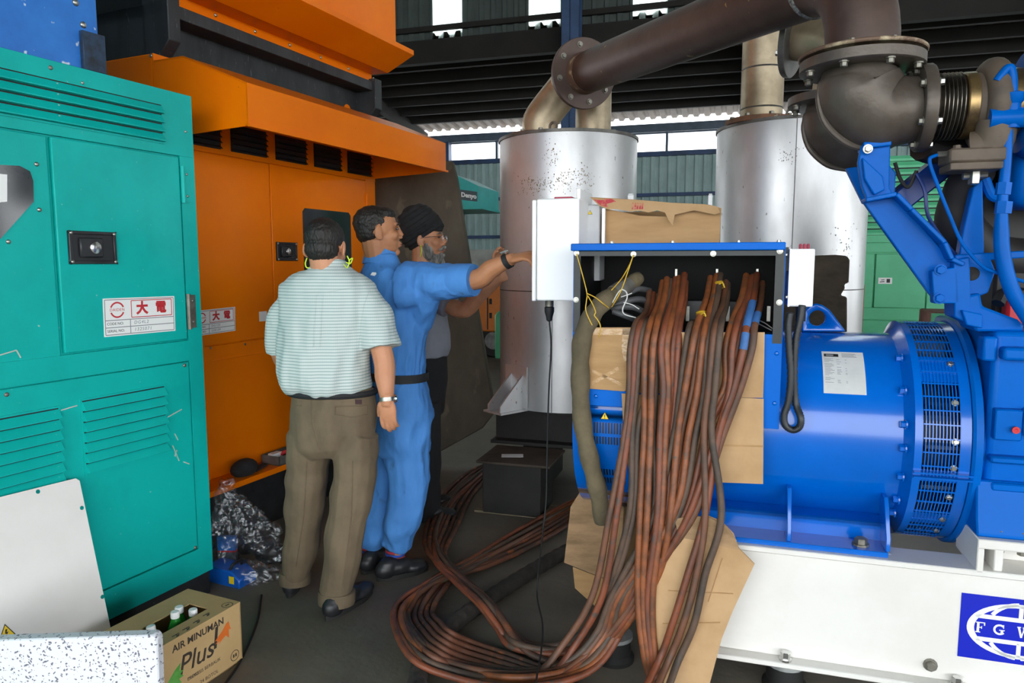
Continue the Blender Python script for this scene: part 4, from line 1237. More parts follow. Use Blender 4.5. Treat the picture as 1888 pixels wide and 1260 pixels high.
# bell housing
hx0 = xg1
hs = MB().lathe([(0.30, 0), (RR + 0.005, 0.002), (RR + 0.012, 0.01), (RR + 0.012, 0.03), (RR - 0.03, 0.045), (RR - 0.03, 0.06)], (hx0, NA, ZA), (1, 0, 0), 96)
hs.build('housing_flange', 'eng_blue', en, angle=30)
hz = lambda y, n=2.55: G(1850, y, n).z
bh = MB()
bh.box(hx0 + 0.045, xr - 0.1, 2.575, 3.3, ztop + 0.18, hz(612))
bh.build('bell_housing', 'eng_blue', en, bevel=0.02, seg=3)
MB().box(hx0 + 0.012, hx0 + 0.05, 2.555, 2.62, hz(668), hz(622)).build('housing_boss', 'eng_blue', en, bevel=0.008, seg=2)
MB().box(hx0 + 0.06, xr - 0.1, 2.53, 2.6, hz(664), hz(640)).build('housing_rib', 'eng_blue', en, bevel=0.01, seg=2)
MB().box(hx0 + 0.055, hx0 + 0.13, 2.545, 2.6, hz(812), hz(755)).build('housing_boss', 'eng_blue', en, bevel=0.004)
MB().box(hx0 + 0.13, hx0 + 0.18, 2.535, 2.6, hz(802), hz(752)).build('housing_boss', 'eng_blue', en, bevel=0.008)
MB().lathe([(0.011, 0), (0.011, 0.008), (0.005, 0.008), (0, 0.004)], G(1872, 793, 2.535), (0, -1, 0), 14).build('red_plug', 'print_red', en)
MB().box(hx0 + 0.05, xr - 0.1, 2.54, 2.6, hz(855), hz(842)).build('housing_rib', 'eng_blue', en, bevel=0.006)
MB().box(hx0 + 0.06, xr - 0.1, 2.55, 2.6, hz(908), hz(892)).build('housing_rib', 'eng_blue', en, bevel=0.006)
# engine foot standing on the white seat
q1 = q0.z
MB().prism([(hx0 + 0.02, 2.55, hz(895)), (xr - .1, 2.55, hz(895)), (xr - .1, NF + 0.02, q1 + 0.012), (hx0 + 0.025, NF + 0.02, q1 + 0.012), (hx0 + 0.025, NF + 0.02, q1), (xr - .1, NF + 0.02, q1), (xr - .1, 2.62, q1), (hx0 + 0.02, 2.62, q1)][:0] or
           [(hx0 + 0.02, 2.56, hz(890)), (hx0 + 0.02, 2.535, hz(960)), (hx0 + 0.02, NF + 0.02, q1 + 0.016), (hx0 + 0.02, NF + 0.02, q1), (hx0 + 0.02, 2.72, q1), (hx0 + 0.02, 2.72, hz(890))], (xr - 0.1 - hx0 - 0.02, 0, 0)).build('engine_foot', 'eng_blue', en, bevel=0.005)
for x in (1846, 1886):
    p = G(x, 968, NF + 0.03); bolt(en, (p.x, NF + 0.04, q1 + 0.017), (0, -0.5, 1), 0.015, 0.014, 'dull_steel')
# coolant hose with hex couplings, small tubes
hose = [G(x, y, 2.56) for x, y in ((1858, 240), (1855, 300), (1848, 372), (1846, 430), (1850, 480), (1868, 540), (1905, 600))]
MB().tube(hose, [0.014, 0.014, 0.015, 0.021, 0.022, 0.022, 0.022], 16, res=7).build('coolant_hose', 'eng_blue', en)
for y, w in ((348, 0.021), (383, 0.023)):
    c = G(1850, y, 2.56); MB().lathe([(w, -0.018), (w, 0.018)], c, (0.05, 0, 1), 6).build('coupling', 'eng_blue', en)
MB().tube([G(x, y, 2.55) for x, y in ((1838, 150), (1845, 140), (1862, 124), (1868, 150), (1866, 190))], 0.012, 12, res=5).build('bleed_pipe', 'eng_blue', en)
p = G(1866, 205, 2.56); MB().lathe([(0.022, -0.05), (0.022, 0.02), (0.03, 0.03), (0.034, 0.05), (0.02, 0.055)], p, (0, 0, 1), 16).build('pipe_union', 'eng_blue', en)
MB().tube([p + Vector((-0.06, 0, -0.02)), p + Vector((0.15, 0, -0.02))], 0.03, 14).build('water_pipe', 'eng_blue', en)
MB().tube([G(x, y, 2.58) for x, y in ((1738, 285), (1722, 288), (1714, 298), (1728, 340), (1752, 400), (1775, 450), (1810, 490), (1838, 503), (1905, 525))], 0.0055, 8, res=6).build('small_tube', 'eng_blue', en)
p = G(1742, 284, 2.58); MB().lathe([(0.009, -0.02), (0.009, 0.02)], p, (1, 0, 0), 6).build('coupling', 'zinc', en)
MB().tube([G(x, y, 2.7) for x, y in ((1690, 320), (1705, 352), (1712, 400), (1745, 450), (1762, 470))], 0.006, 8, res=5).build('small_tube', 'deep_blue', en)
MB().tube([G(x, y, 2.72) for x, y in ((1650, 300), (1660, 330), (1675, 345), (1690, 315))], 0.006, 8, res=5).build('small_tube', 'rubber_black', en)
MB().tube([G(x, y, 2.72) for x, y in ((1815, 330), (1828, 360), (1845, 366))], 0.016, 10, res=5).build('water_pipe', 'eng_blue', en)
MB().box(G(1862, 330, 2.75).x, 2.5, 2.7, 2.9, G(1862, 385, 2.75).z, G(1862, 200, 2.75).z).build('intercooler_duct', 'eng_blue', en, bevel=0.04, seg=3)
MB().tube([G(1840, 560, 2.7), G(1855, 540, 2.72), G(1905, 545, 2.72)], 0.02, 8, res=4).build('cable_loom', 'rubber_black', en)
MB().box(G(1830, 560, 2.85).x, 2.5, 2.85, 3.1, G(1830, 600, 2.85).z, G(1830, 480, 2.85).z).build('block', 'engine_dark', en, bevel=0.01)
MB().box(G(1852, 575, 2.8).x, G(1888, 575, 2.8).x, 2.78, 2.84, G(1852, 600, 2.8).z, G(1852, 535, 2.8).z).build('pump_body', 'print_red', en, bevel=0.01)
# ------------------------------------------------------------------ control cabinet and small junction box beside the terminal box
mk('cabinet_white', '#f7f7f6', rough=0.35)
mk('cabinet_grey', '#d9dadb', '#cfd0d1', 5, rough=0.4)
cbx0, cbx1 = G(981, 460, 2.75).x, G(1067, 460, 2.75).x
cz1, cz0 = G(1025, 366, 2.75).z, G(1025, 555, 2.75).z
cc_ = thing('control_cabinet', 'blank white control cabinet mounted beside the open terminal box, men reaching to it', 'cabinet', GA, ((cbx0 + cbx1) / 2, 2.9, cz0))
MB().box(cbx0 + 0.018, cbx1, 2.75, 3.0, cz0, cz1).build('enclosure', 'cabinet_white', cc_, bevel=0.006, seg=2)
MB().box(cbx0, cbx0 + 0.016, 2.745, 3.005, cz0 - 0.002, cz1 - 0.004).build('door', 'cabinet_white', cc_, bevel=0.004, seg=2)
px0, px1 = G(1072, 400, 2.9).x, G(1079, 400, 2.9).x
MB().box(px0, px1, 2.8, 3.05, cz0 + 0.05, G(1075, 352, 2.9).z).build('mounting_plate', 'cabinet_white', cc_, bevel=0.002)
MB().box(px1, G(1108, 420, 2.95).x, 2.93, 3.05, G(1100, 450, 2.95).z - 0.15, G(1100, 378, 2.95).z).build('housing', 'cabinet_grey', cc_, bevel=0.004)
MB().box(cbx1, px0 + 0.002, 2.85, 2.95, cz0 + 0.1, cz0 + 0.14).build('bracket', 'cabinet_grey', cc_, smooth=False)
MB().box(cbx1 - 0.001, px0 + 0.002, 2.85, 2.95, cz1 - 0.045, cz1 - 0.02).build('bracket', 'black_paint', cc_, smooth=False)
MB().box(px1 - 0.001, bx0 + 0.02, 2.96, 3.0, cz0 + 0.1, cz0 + 0.16).build('bracket', 'cabinet_grey', cc_, smooth=False)
ks, c3 = triangle_sign(cc_, G(1088, 393, 2.929), (1, 0, 0), (0, 0, 1), 0.010)
mk('red_card', '#a8324a', rough=0.6)
MB().box(G(1025, 364, 2.85).x, G(1058, 364, 2.85).x, 2.82, 2.92, cz1, cz1 + 0.012).build('folded_card', 'red_card', frame=GA, base=(G(1040, 364, 2.85).x, 2.87, cz1), label='dark red folded card lying on top of the white control cabinet', cat='card', bevel=0.002)
pc = G(1013, 556, 2.85)
pl = MB().lathe([(0.016, 0), (0.016, -0.03), (0.02, -0.032), (0.02, -0.05), (0.014, -0.07), (0.012, -0.085), (0.005, -0.09)], Vector((pc.x, 2.85, cz0)), (0, 0, 1), 16)
pl.build('cable_plug', 'rubber_black', cc_)
MB().lathe([(0.0175, -0.002), (0.0175, -0.028)], Vector((pc.x, 2.85, cz0)), (0, 0, 1), 16).build('plug_collar', 'dull_steel', cc_)
# thin lead hanging from the plug to the floor and away
ww = [Vector((pc.x, 2.85, cz0 - 0.085))] + [G(x, y, n) for x, y, n in ((1016, 640, 2.84), (1012, 720, 2.83), (1009, 820, 2.82), (1007, 920, 2.8), (1001, 980, 2.78))] + \
     [Zp(x, y, z, GA) for x, y, z in ((990, 1090, 0.12), (1000, 1150, 0.09), (998, 1200, 0.09), (988, 1262, 0.08), (985, 1330, 0.03))]
MB().tube(ww, 0.0035, 8, res=6).build('thin_cable', 'rubber_black', frame=GA, base=ww[-1], label='thin black lead hanging from the white control cabinet to the floor', cat='cable')

jx0, jx1 = G(1454, 510, 2.6).x, G(1501, 510, 2.6).x
jz1, jz0 = G(1478, 459, 2.6).z, G(1478, 566, 2.6).z
jb = thing('junction_box', 'small white junction box on the right side of the terminal box, black conduit below', 'junction box', GA, ((jx0 + jx1) / 2, 2.68, jz0))
MB().box(jx0, jx1, 2.6, 2.72, jz0, jz1).build('enclosure', 'cabinet_white', jb, bevel=0.005, seg=2)
MB().box(jx0, jx0 + 0.006, 2.592, 2.6, jz0, jz1).build('edge_strip', 'cabinet_white', jb, smooth=False)
MB().box(bx1, jx0, 2.64, 2.68, jz0 + 0.12, jz0 + 0.2).build('bracket', 'black_paint', jb, smooth=False)
for y in (470, 548): bolt(jb, G(1452, y, 2.6), (-1, 0, 0), 0.006, 0.006, 'zinc')
for k in range(3):
    MB().lathe([(0.005, 0), (0.005, 0.014), (0.003, 0.018)], Vector((jx0 + 0.038 + k * 0.012, 2.66, jz1)), (0, 0, 1), 8).build('indicator_lamp', 'red_card', jb)
cpath = [G(x, y, 2.6) for x, y in ((1478, 562), (1474, 590), (1466, 630), (1463, 690), (1466, 740), (1474, 765), (1472, 782), (1460, 788), (1447, 780), (1444, 762), (1452, 735), (1456, 690), (1453, 640), (1452, 600), (1455, 575))]
cpath = [Vector((p.x, 2.575 - 0.02 * (i > 4), p.z)) for i, p in enumerate(cpath)]
sp = spline(cpath, 10)
mk('conduit', '#2a2d30', '#1e2022', 20, rough=0.45)
MB().tube(sp, [0.0125 if i % 2 else 0.0105 for i in range(len(sp))], 12).build('conduit', 'conduit', jb, angle=80)
MB().lathe([(0.016, 0), (0.016, -0.05)], Vector((cpath[0].x, 2.62, jz0)), (0, 0, 1), 12).build('gland', 'rubber_black', jb)

# ------------------------------------------------------------------ cardboard
mk('cardboard', '#b08b5e', '#a37e52', 5, 0.4, 0.65, 0.75, bump=0.12, bscale=14, stretch=(1, 1, 5))
mk('cardboard_dirty', '#a58562', '#7f6648', 6, 0.42, 0.68, 0.85, bump=0.3, bscale=18, stretch=(1, 1, 3))
mk('cardboard_pale', '#bd9a70', '#ad8a60', 5, 0.4, 0.65, 0.75, bump=0.1, bscale=12)
mk('cardboard_edge', '#c9b596', rough=0.9)
mk('packing_tape', '#c7a677', '#b8925f', 8, rough=0.15, coat=0.6, bump=0.3, bscale=40)
mk('tape_clear', '#bf9a6c', '#b08a5c', 25, rough=0.12, coat=0.8, bump=0.5, bscale=30)
def sheet(pxs, n0, th=0.004, mat='cardboard', wav=0.0, sub=0, **kw):
    """cardboard sheet: pixel outline on the plane n0 (or a depth per corner), with thickness"""
    P = [G(x, y, n0 if not callable(n0) else n0(x, y)) for x, y in pxs]
    return MB().prism(P, (0, th, 0))
N1 = NX - 0.012
def card(name, pxs, n, mat, label, cat='cardboard', th=0.004, jag=None):
    P = [G(x, y, n) for x, y in pxs]
    zb_ = min(P, key=lambda p: p.z)
    return MB().prism(P, (0, th, 0)).build(name, mat, frame=GA, base=zb_, label=label, cat=cat, smooth=False)
c1 = card('cardboard_sheet', [(1086, 604), (1166, 604), (1230, 612), (1230, 726), (1172, 724), (1160, 719), (1150, 722), (1086, 717)], N1 - 0.006, 'cardboard',
     'tan cardboard piece with shiny tape crosses below the terminal box opening, beside the canvas sleeve')
for pp in ([(1088, 606), (1163, 606), (1163, 618), (1088, 618)], [(1148, 606), (1164, 606), (1162, 660), (1150, 668), (1146, 640)],):
    MB().prism([G(x, y, N1 - 0.0065) for x, y in pp], (0, -0.0006, 0)).build('tape', 'tape_clear', c1, smooth=False)
for (xa, ya, xb, yb_) in ((1090, 680, 1145, 706), (1090, 704, 1140, 676)):
    MB().prism([G(xa, ya, N1 - 0.0065), G(xb, yb_, N1 - 0.0065), G(xb + 2, yb_ + 7, N1 - 0.0065), G(xa + 2, ya + 7, N1 - 0.0065)], (0, -0.0006, 0)).build('tape', 'tape_clear', c1, smooth=False)
card('cardboard_sheet', [(1236, 613), (1410, 613), (1409, 676), (1407, 734), (1236, 731)], N1 - 0.006, 'cardboard_pale', 'pale cardboard piece behind the cables at the right end of the terminal box')
c2 = card('cardboard_sheet', [(1146, 726), (1172, 728), (1300, 730), (1408, 736), (1407, 893), (1330, 890), (1270, 886), (1215, 876), (1160, 872), (1150, 800)], N1 - 0.014, 'cardboard_pale',
     'large cardboard piece hanging lowest behind the cables, against the blue alternator')
MB().prism([G(x, y, N1 - 0.0145) for x, y in ((1150, 816), (1408, 822), (1408, 825), (1150, 819))], (0, -0.0008, 0)).build('crease', 'cardboard', c2, smooth=False)
# carton standing on the terminal box lid
kb = thing('cardboard_box', 'open brown cardboard box with torn red-printed flap standing on the terminal box lid', 'box', GA, (-0.2, 2.98, zl))
x0_, x1_ = G(1112, 420, 2.9).x, G(1327, 420, 2.9).x
z1_ = G(1300, 378, 2.9).z
m = MB()
m.prism([(x0_, 2.9, zl), (x1_, 2.9, zl), (x1_ + 0.004, 2.9, G(1329, 384, 2.9).z), (x1_ - 0.04, 2.9, z1_), (G(1235, 376, 2.9).x, 2.9, z1_ + 0.002), (G(1232, 400, 2.9).x, 2.9, G(1232, 400, 2.9).z), (G(1180, 398, 2.9).x, 2.9, G(1180, 398, 2.9).z), (x0_, 2.9, G(1112, 384, 2.9).z)], (0, 0.004, 0))
m.box(x0_, x0_ + 0.004, 2.904, 3.06, zl, z1_ - 0.02).box(x1_ - 0.004, x1_, 2.904, 3.06, zl, z1_ - 0.02).box(x0_, x1_, 3.056, 3.06, zl, z1_ - 0.01)
m.build('walls', 'cardboard', kb, smooth=False)
jag = [(1088, 364), (1130, 366), (1180, 369), (1235, 374), (1300, 377), (1322, 381), (1328, 392), (1318, 396), (1280, 388), (1244, 396), (1240, 416), (1232, 405), (1226, 392), (1212, 388), (1196, 392), (1180, 389), (1160, 390), (1138, 386), (1120, 386), (1105, 380)]
fo_ = [G(x, y, 2.9 - 0.0012 * max(0, y - 366)) for x, y in jag]
m = MB().prism(fo_, (0, 0.004, 0.001))
flp = m.build('torn_flap', 'cardboard_pale', kb, smooth=False)
mk('print_crimson', '#b8404a', '#c98a6c', 40, 0.48, 0.6, rough=0.7)
def onflap(pts): return MB().prism([G(x, y, 2.8985 - 0.0012 * max(0, y - 366)) for x, y in pts], (0, -0.0005, 0))
onflap([(1092, 366), (1128, 367), (1136, 372), (1118, 376), (1122, 383), (1108, 379)]).build('red_print', 'print_crimson', flp, smooth=False)
for k in range(5):
    x = 1166 + k * 4.5
    onflap([(x, 374 + k * .2), (x + 2.5, 374 + k * .2), (x + 1.5 + (k % 2), 386), (x - 1.5, 386)]).build('red_print', 'print_crimson', flp, smooth=False)
MB().box(G(1110, 420, 2.88).x, G(1116, 420, 2.88).x, 2.87, 2.885, zl, G(1112, 384, 2.88).z).build('white_rod', 'cabinet_white', frame=GA, base=(G(1112, 440, 2.88).x, 2.878, zl), label='upright white metal strip on the terminal box lid beside the cardboard box', cat='metal strip', bevel=0.002)
for px, wd, lb in ((1163, 0.013, 'small white bracket upright behind the torn cardboard flap, nearer drum'), (1310, 0.009, 'small pale lamp-like fitting upright behind the cardboard box, at its right end')):
    a = G(px, 357, 3.075)
    m = MB().box(a.x - wd, a.x + wd, 3.07, 3.09, zl, a.z - 0.006)
    m.box(a.x - wd * 0.8, a.x + wd * 0.8, 3.072, 3.088, a.z - 0.006, a.z)
    m.build('metal_bracket', 'cabinet_grey', frame=GA, base=(a.x, 3.08, zl), label=lb, cat='bracket', bevel=0.002)
# cardboard standing on the floor by the end of the frame
db_ = thing('cardboard_box', 'dirty corrugated cardboard box torn open, standing on the floor left of the cables', 'box', GA, Zp(1110, 1135, 0, GA))
nD = Zp(1110, 1135, 0, GA).y
A_ = [G(x, y, nD - 0.06 + (0.0006 * (x - 1040))) for x, y in ((1076, 897), (1150, 937), (1142, 1078), (1040, 1038), (1052, 935))]
MB().prism(A_, (0.002, 0.005, 0)).build('panel', 'cardboard_dirty', db_, smooth=False)
B_ = [G(1150, 937, nD), G(1180, 925, nD + 0.15), G(1172, 1090, nD + 0.12), G(1142, 1078, nD)]
MB().prism(B_, (0.002, 0.005, 0)).build('panel', 'cardboard', db_, smooth=False)
C_ = [G(1056, 1046, nD - 0.03), G(1150, 1082, nD - 0.01), G(1150, 1110, nD), G(1113, 1133, nD), G(1060, 1085, nD - 0.02)]
MB().prism(C_, (0, 0.005, 0)).build('panel', 'cardboard', db_, smooth=False)
T_ = [G(1076, 897, nD - 0.04), G(1150, 937, nD), G(1182, 925, nD + 0.15), G(1115, 893, nD + 0.15)]
MB().prism(T_, (0, 0, 0.004)).build('panel', 'cardboard_dirty', db_, smooth=False)
E_ = [(1215, 985), (1248, 955), (1275, 962), (1300, 950), (1330, 962), (1352, 985), (1362, 1012), (1391, 1041), (1352, 1125), (1330, 1180), (1305, 1275), (1220, 1290), (1200, 1150)]
nE = lambda y: 2.455 - (y - 950) / 325 * 0.06
P = [G(x, y, nE(y)) for x, y in E_]
zmin = min(p.z for p in P)
P = [p - Vector((0, 0, 0)) for p in P]
bE = min(P, key=lambda p: p.z)
fE = MB().prism([Vector((p.x, p.y, max(p.z, 0.002))) for p in P], (0.001, 0.005, 0.001)).build('cardboard_sheet', 'cardboard_pale', frame=GA, base=(bE.x, bE.y, 0.002), label='creased cardboard sheet leaning on the white frame behind the hanging cables', cat='cardboard', smooth=False)

mk('crease_brown', '#8d6a42', '#a07b50', 12, rough=0.8)
for pts in ([(1232, 1089), (1352, 1095)], [(1222, 1150), (1328, 1148)], [(1332, 1030), (1306, 1110)]):
    (xa, ya), (xb, yb2_) = pts
    off = Vector((0, -0.002, 0))
    MB().tube([G(xa, ya, nE(ya)) + off, G(xb, yb2_, nE(yb2_)) + off], 0.0018, 6).build('fold_crease', 'cardboard', fE)
FL = [G(x, y, nE(y) - 0.006) for x, y in ((1244, 957), (1272, 951), (1305, 953), (1338, 968), (1358, 996), (1362, 1014), (1300, 1000), (1252, 990))]
MB().prism(FL, (0, -0.004, 0)).build('folded_flap', 'cardboard_dirty', fE, smooth=False)
for (xa, ya, xb, yb2_) in ((1340, 650, 1406, 648), (1340, 672, 1407, 670), (1340, 700, 1406, 700)):
    pass
# ------------------------------------------------------------------ power cables
mk('cable_a', '#8a4e2a', '#603a24', 14, 0.42, 0.62, 0.5, speck=(35, 0.66, 0.08, '#57493f'))
mk('cable_b', '#7c4229', '#5c3626', 10, 0.42, 0.62, 0.5, speck=(28, 0.62, 0.08, '#4c4039'))
mk('cable_c', '#6c4530', '#4f392c', 12, 0.42, 0.62, 0.55)
mk('cable_d', '#584436', '#40352d', 12, 0.42, 0.62, 0.6)
mk('cable_floor', '#6d412c', '#3f2f26', 7, 0.38, 0.62, 0.6, speck=(16, 0.60, 0.1, '#93512c'))
mk('tape_blue', '#3f6fae', '#355f96', 20, rough=0.6)
mk('tie_yellow', '#c9a52c', '#b3902a', 20, rough=0.5)
CR = 0.0122
random.seed(11)
LBL = {}
CABLES = []
def cable(pts, mat, label, r=CR, group='power cables from the terminal box', res=8):
    """pts: (x, y, n) hanging or (x, y, z, 'f') near the floor"""
    P = []
    for p in pts:
        if len(p) == 4: P.append(Zp(p[0], p[1], p[2], GA))
        else: P.append(G(p[0], p[1], p[2]))
    P = [Vector((p.x, p.y, max(p.z, r))) for p in P]
    sp_ = spline(P, res)
    sp_ = [Vector((p.x, p.y, max(p.z, r * 0.98))) for p in sp_]
    base = min(sp_, key=lambda p: p.z)
    o = MB().tube(sp_, r, 10).build('power_cable', mat, frame=GA, base=(base.x, base.y, 0), label=label, cat='cable', group=group, angle=80)
    o['label'] = label
    CABLES.append((o, sp_))
    return o
top_n = ((0, 2.78), (1, 2.70), (2, 2.62))
def hang(i, x0, y0, xs, tail, mat, label, dn=0.0):
    """from the lug at (x0,y0) over the sill; xs = pixel columns at rows 640,720,800,950"""
    x6, x7, x8, x9 = xs
    pts = [(x0, y0, 2.80), (x0 - (x0 - x6) * 0.22, y0 + 40, 2.68), (x0 + (x6 - x0) * 0.72, 598, 2.56 + dn), (x6, 645, 2.522 + dn), (x7, 720, 2.508 + dn), (x8, 800, 2.496 + dn), (x9, 950, 2.452 + dn)]
    return cable(pts + tail, mat, label)
ma = ['cable_a', 'cable_b', 'cable_c', 'cable_d']
lugs1 = [(1226, 512), (1240, 516), (1250, 512), (1262, 506)]
# --- left bunch, sweeping out to the left over the sill
left_rows = [((1198, 535), (1162, 1160, 1150, 1124), 'c'), ((1204, 540), (1171, 1167, 1157, 1137), 'b'), ((1212, 545), (1180, 1173, 1166, 1160), 'c'), ((1222, 520), (1190, 1187, 1187, 1180), 'a')]
tails = {
 'front': lambda k: [(1092 + k * 9, 1100, 2.43), (1030 + k * 12, 1200, 0.10, 'f'), (975 + k * 14, 1262, 0.03, 'f'), (900 + k * 14, 1330, 0.02, 'f')],
 'loop': lambda k: [(1128 + k * 7, 1100, 2.44), (1098 + k * 9, 1170, 0.16, 'f'), (1040 + k * 9, 1225 + k * 3, 0.06, 'f'), (950 + k * 3, 1238 + k * 6, 0.03 + (k % 3) * 0.02, 'f'), (845, 1222 + k * 6, 0.02 + (k % 2) * 0.024, 'f'), (778 - k * 5, 1188 + k * 4, 0.085, 'f'),
                    (748 - k * 4, 1130 - k * 2, 0.02 + (k % 3) * 0.02, 'f'), (790 + k * 3, 1085 - k * 4, 0.045 + 0.01 * (k % 2), 'f'), (860 + k * 3, 1052 - k * 5, 0.04, 'f'), (960, 1000 - k * 5, 0.03 + (k % 2) * 0.02, 'f'), (1050, 952 - k * 5, 0.02, 'f'), (1130, 915 - k * 4, 0.02, 'f')],
 'inner': lambda k: [(1116 + k * 8, 1100, 2.46), (1076 + k * 8, 1165, 0.13, 'f'), (1020 + k * 7, 1192 + k * 3, 0.06, 'f'), (960 - k * 3, 1180 + k * 4, 0.02 + (k % 3) * 0.022, 'f'), (930 - k * 4, 1148 + k * 2, 0.05 + (k % 2) * 0.024, 'f'), (900 - k * 5, 1108 + k, 0.095 + (k % 2) * 0.02, 'f'), (860 - k * 5, 1070 + k, 0.085, 'f'),
                     (815 - k * 4, 1022 + k, 0.06 + (k % 2) * 0.02, 'f'), (798 + k * 4, 970, 0.02 + (k % 3) * 0.02, 'f'), (822 + k * 4, 925, 0.03, 'f'), (868 + k * 5, 880, 0.02 + (k % 2) * 0.02, 'f'), (920 + k * 6, 842, 0.02, 'f')],
 'drop': lambda k: [(1176 + k * 9, 1100, 2.42), (1186 + k * 7, 1200, 2.40), (1200 + k * 6, 1262, 2.385), (1215 + k * 6, 1330, 0.03, 'f'), (1240 + k * 14, 1420, 0.02, 'f')],
 'right': lambda k: [(1300 - k * 8, 1060, 2.41), (1280 - k * 10, 1150, 2.39), (1250 - k * 9, 1220, 2.375), (1215 - k * 12, 1300, 0.05, 'f'), (1140 - k * 15, 1360, 0.02, 'f')],
 'cross': lambda k: [(1215 - k * 8, 1060, 2.44), (1165 - k * 9, 1140, 2.44), (1120 - k * 9, 1190, 0.12, 'f'), (1050 - k * 8, 1245, 0.05, 'f'), (985 - k * 10, 1290, 0.03, 'f'), (900, 1340, 0.02, 'f')],
}
spec = [
 (1198, 538, (1162, 1160, 1152, 1124), 'front', 0, 'cable_c', -0.000, 'grey-brown power cable, leftmost of those hanging over the sill'),
 (1205, 542, (1171, 1167, 1158, 1137), 'front', 2, 'cable_b', -0.002, None),
 (1213, 545, (1180, 1173, 1166, 1160), 'inner', 0, 'cable_d', 0.004, None),
 (1222, 520, (1190, 1188, 1188, 1180), 'drop', 0, 'cable_a', -0.006, None),
 (1225, 560, (1197, 1194, 1176, 1168), 'inner', 1, 'cable_d', 0.010, None),
 (1230, 514, (1204, 1201, 1199, 1193), 'drop', 1, 'cable_a', -0.010, None),
 (1238, 518, (1211, 1208, 1204, 1203), 'inner', 2, 'cable_d', 0.014, None),
 (1246, 514, (1219, 1223, 1217, 1212), 'drop', 2, 'cable_b', -0.008, None),
 (1252, 512, (1229, 1232, 1227, 1220), 'drop', 3, 'cable_a', -0.004, None),
 (1262, 506, (1240, 1237, 1231, 1226), 'inner', 3, 'cable_b', 0.014, None),
 (1264, 520, (1250, 1246, 1238, 1216), 'inner', 4, 'cable_b', 0.016, None),
 (1300, 560, (1264, 1254, 1243, 1206), 'loop', 0, 'cable_d', 0.006, None),
 (1310, 512, (1276, 1263, 1250, 1236), 'cross', 0, 'cable_a', -0.010, None),
 (1314, 520, (1286, 1276, 1256, 1232), 'loop', 1, 'cable_c', 0.012, None),
 (1322, 508, (1294, 1286, 1270, 1242), 'loop', 2, 'cable_a', -0.004, None),
 (1328, 506, (1303, 1298, 1283, 1250), 'loop', 3, 'cable_d', 0.004, 'grey power cable bent outward at the middle lug, tied with yellow cord above'),
 (1338, 520, (1313, 1306, 1298, 1300), 'right', 2, 'cable_c', -0.018, None),
 (1342, 524, (1324, 1318, 1312, 1330), 'right', 0, 'cable_d', -0.020, None),
 (1376, 508, (1338, 1334, 1276, 1234), 'loop', 4, 'cable_a', 0.010, None),
 (1382, 512, (1350, 1345, 1322, 1270), 'cross', 1, 'cable_b', -0.008, None),
 (1388, 510, (1358, 1340, 1302, 1262), 'loop', 5, 'cable_b', 0.012, None),
 (1396, 506, (1370, 1352, 1326, 1300), 'right', 4, 'cable_b', -0.012, 'brown power cable with two blue tape bands at the right lug'),
 (1406, 522, (1386, 1364, 1334, 1280), 'cross', 2, 'cable_c', -0.004, 'brown power cable with one blue tape band, rightmost at the lugs'),
]
NAMES = ('first', 'second', 'third', 'fourth', 'fifth', 'sixth', 'seventh', 'eighth', 'ninth', 'tenth', 'eleventh', 'twelfth', 'thirteenth', 'fourteenth', 'fifteenth', 'sixteenth', 'seventeenth', 'eighteenth', 'nineteenth', 'twentieth', 'twenty-first', 'twenty-second', 'twenty-third')
for i, (x0, y0, xs, tl_, k, mt, dn, lb) in enumerate(spec):
    tone = {'cable_a': 'orange-brown', 'cable_b': 'red-brown', 'cable_c': 'brown', 'cable_d': 'grey-brown'}[mt]
    lb = lb or '%s power cable hanging over the terminal box sill, %s counted from the left' % (tone, NAMES[i])
    hang(i, x0, y0, xs, tails[tl_](k), mt, lb, dn)
# blue tape bands and ties are parts of their cables
def band(idx, y_from, y_to, mat, name):
    o, sp_ = CABLES[idx]
    za, zb2 = G(1380, y_from, 2.53).z, G(1380, y_to, 2.53).z
    seg = [p for p in sp_ if zb2 <= p.z <= za and p.y < 2.75]
    if len(seg) > 1: MB().tube(seg, CR + 0.0012, 12, res=3).build(name, mat, o, angle=80)
band(21, 560, 606, 'tape_blue', 'tape_band')
band(21, 612, 650, 'tape_blue', 'tape_band')
band(22, 580, 602, 'tape_blue', 'tape_band')
for idx, y in ((12, 582), (15, 525)):
    o, sp_ = CABLES[idx]
    z = G(1290, y, 2.6).z
    p = min(sp_, key=lambda q: abs(q.z - z) + (10 if q.y < 2.5 else 0))
    m = MB()
    for k in range(4): m.lathe([(CR + 0.001, -0.003), (CR + 0.005, 0), (CR + 0.001, 0.003)], p + Vector((0, 0, 0.006 * (k - 1.5))), (0.3 - .15 * k, 0.2, 1), 14)
    m.tube([p + Vector((0.0, -0.017, 0)), p + Vector((0.012, -0.024, 0.008)), p + Vector((0.02, -0.02, -0.01))], 0.003, 6, res=4)
    m.build('cord_tie', 'tie_yellow', o)
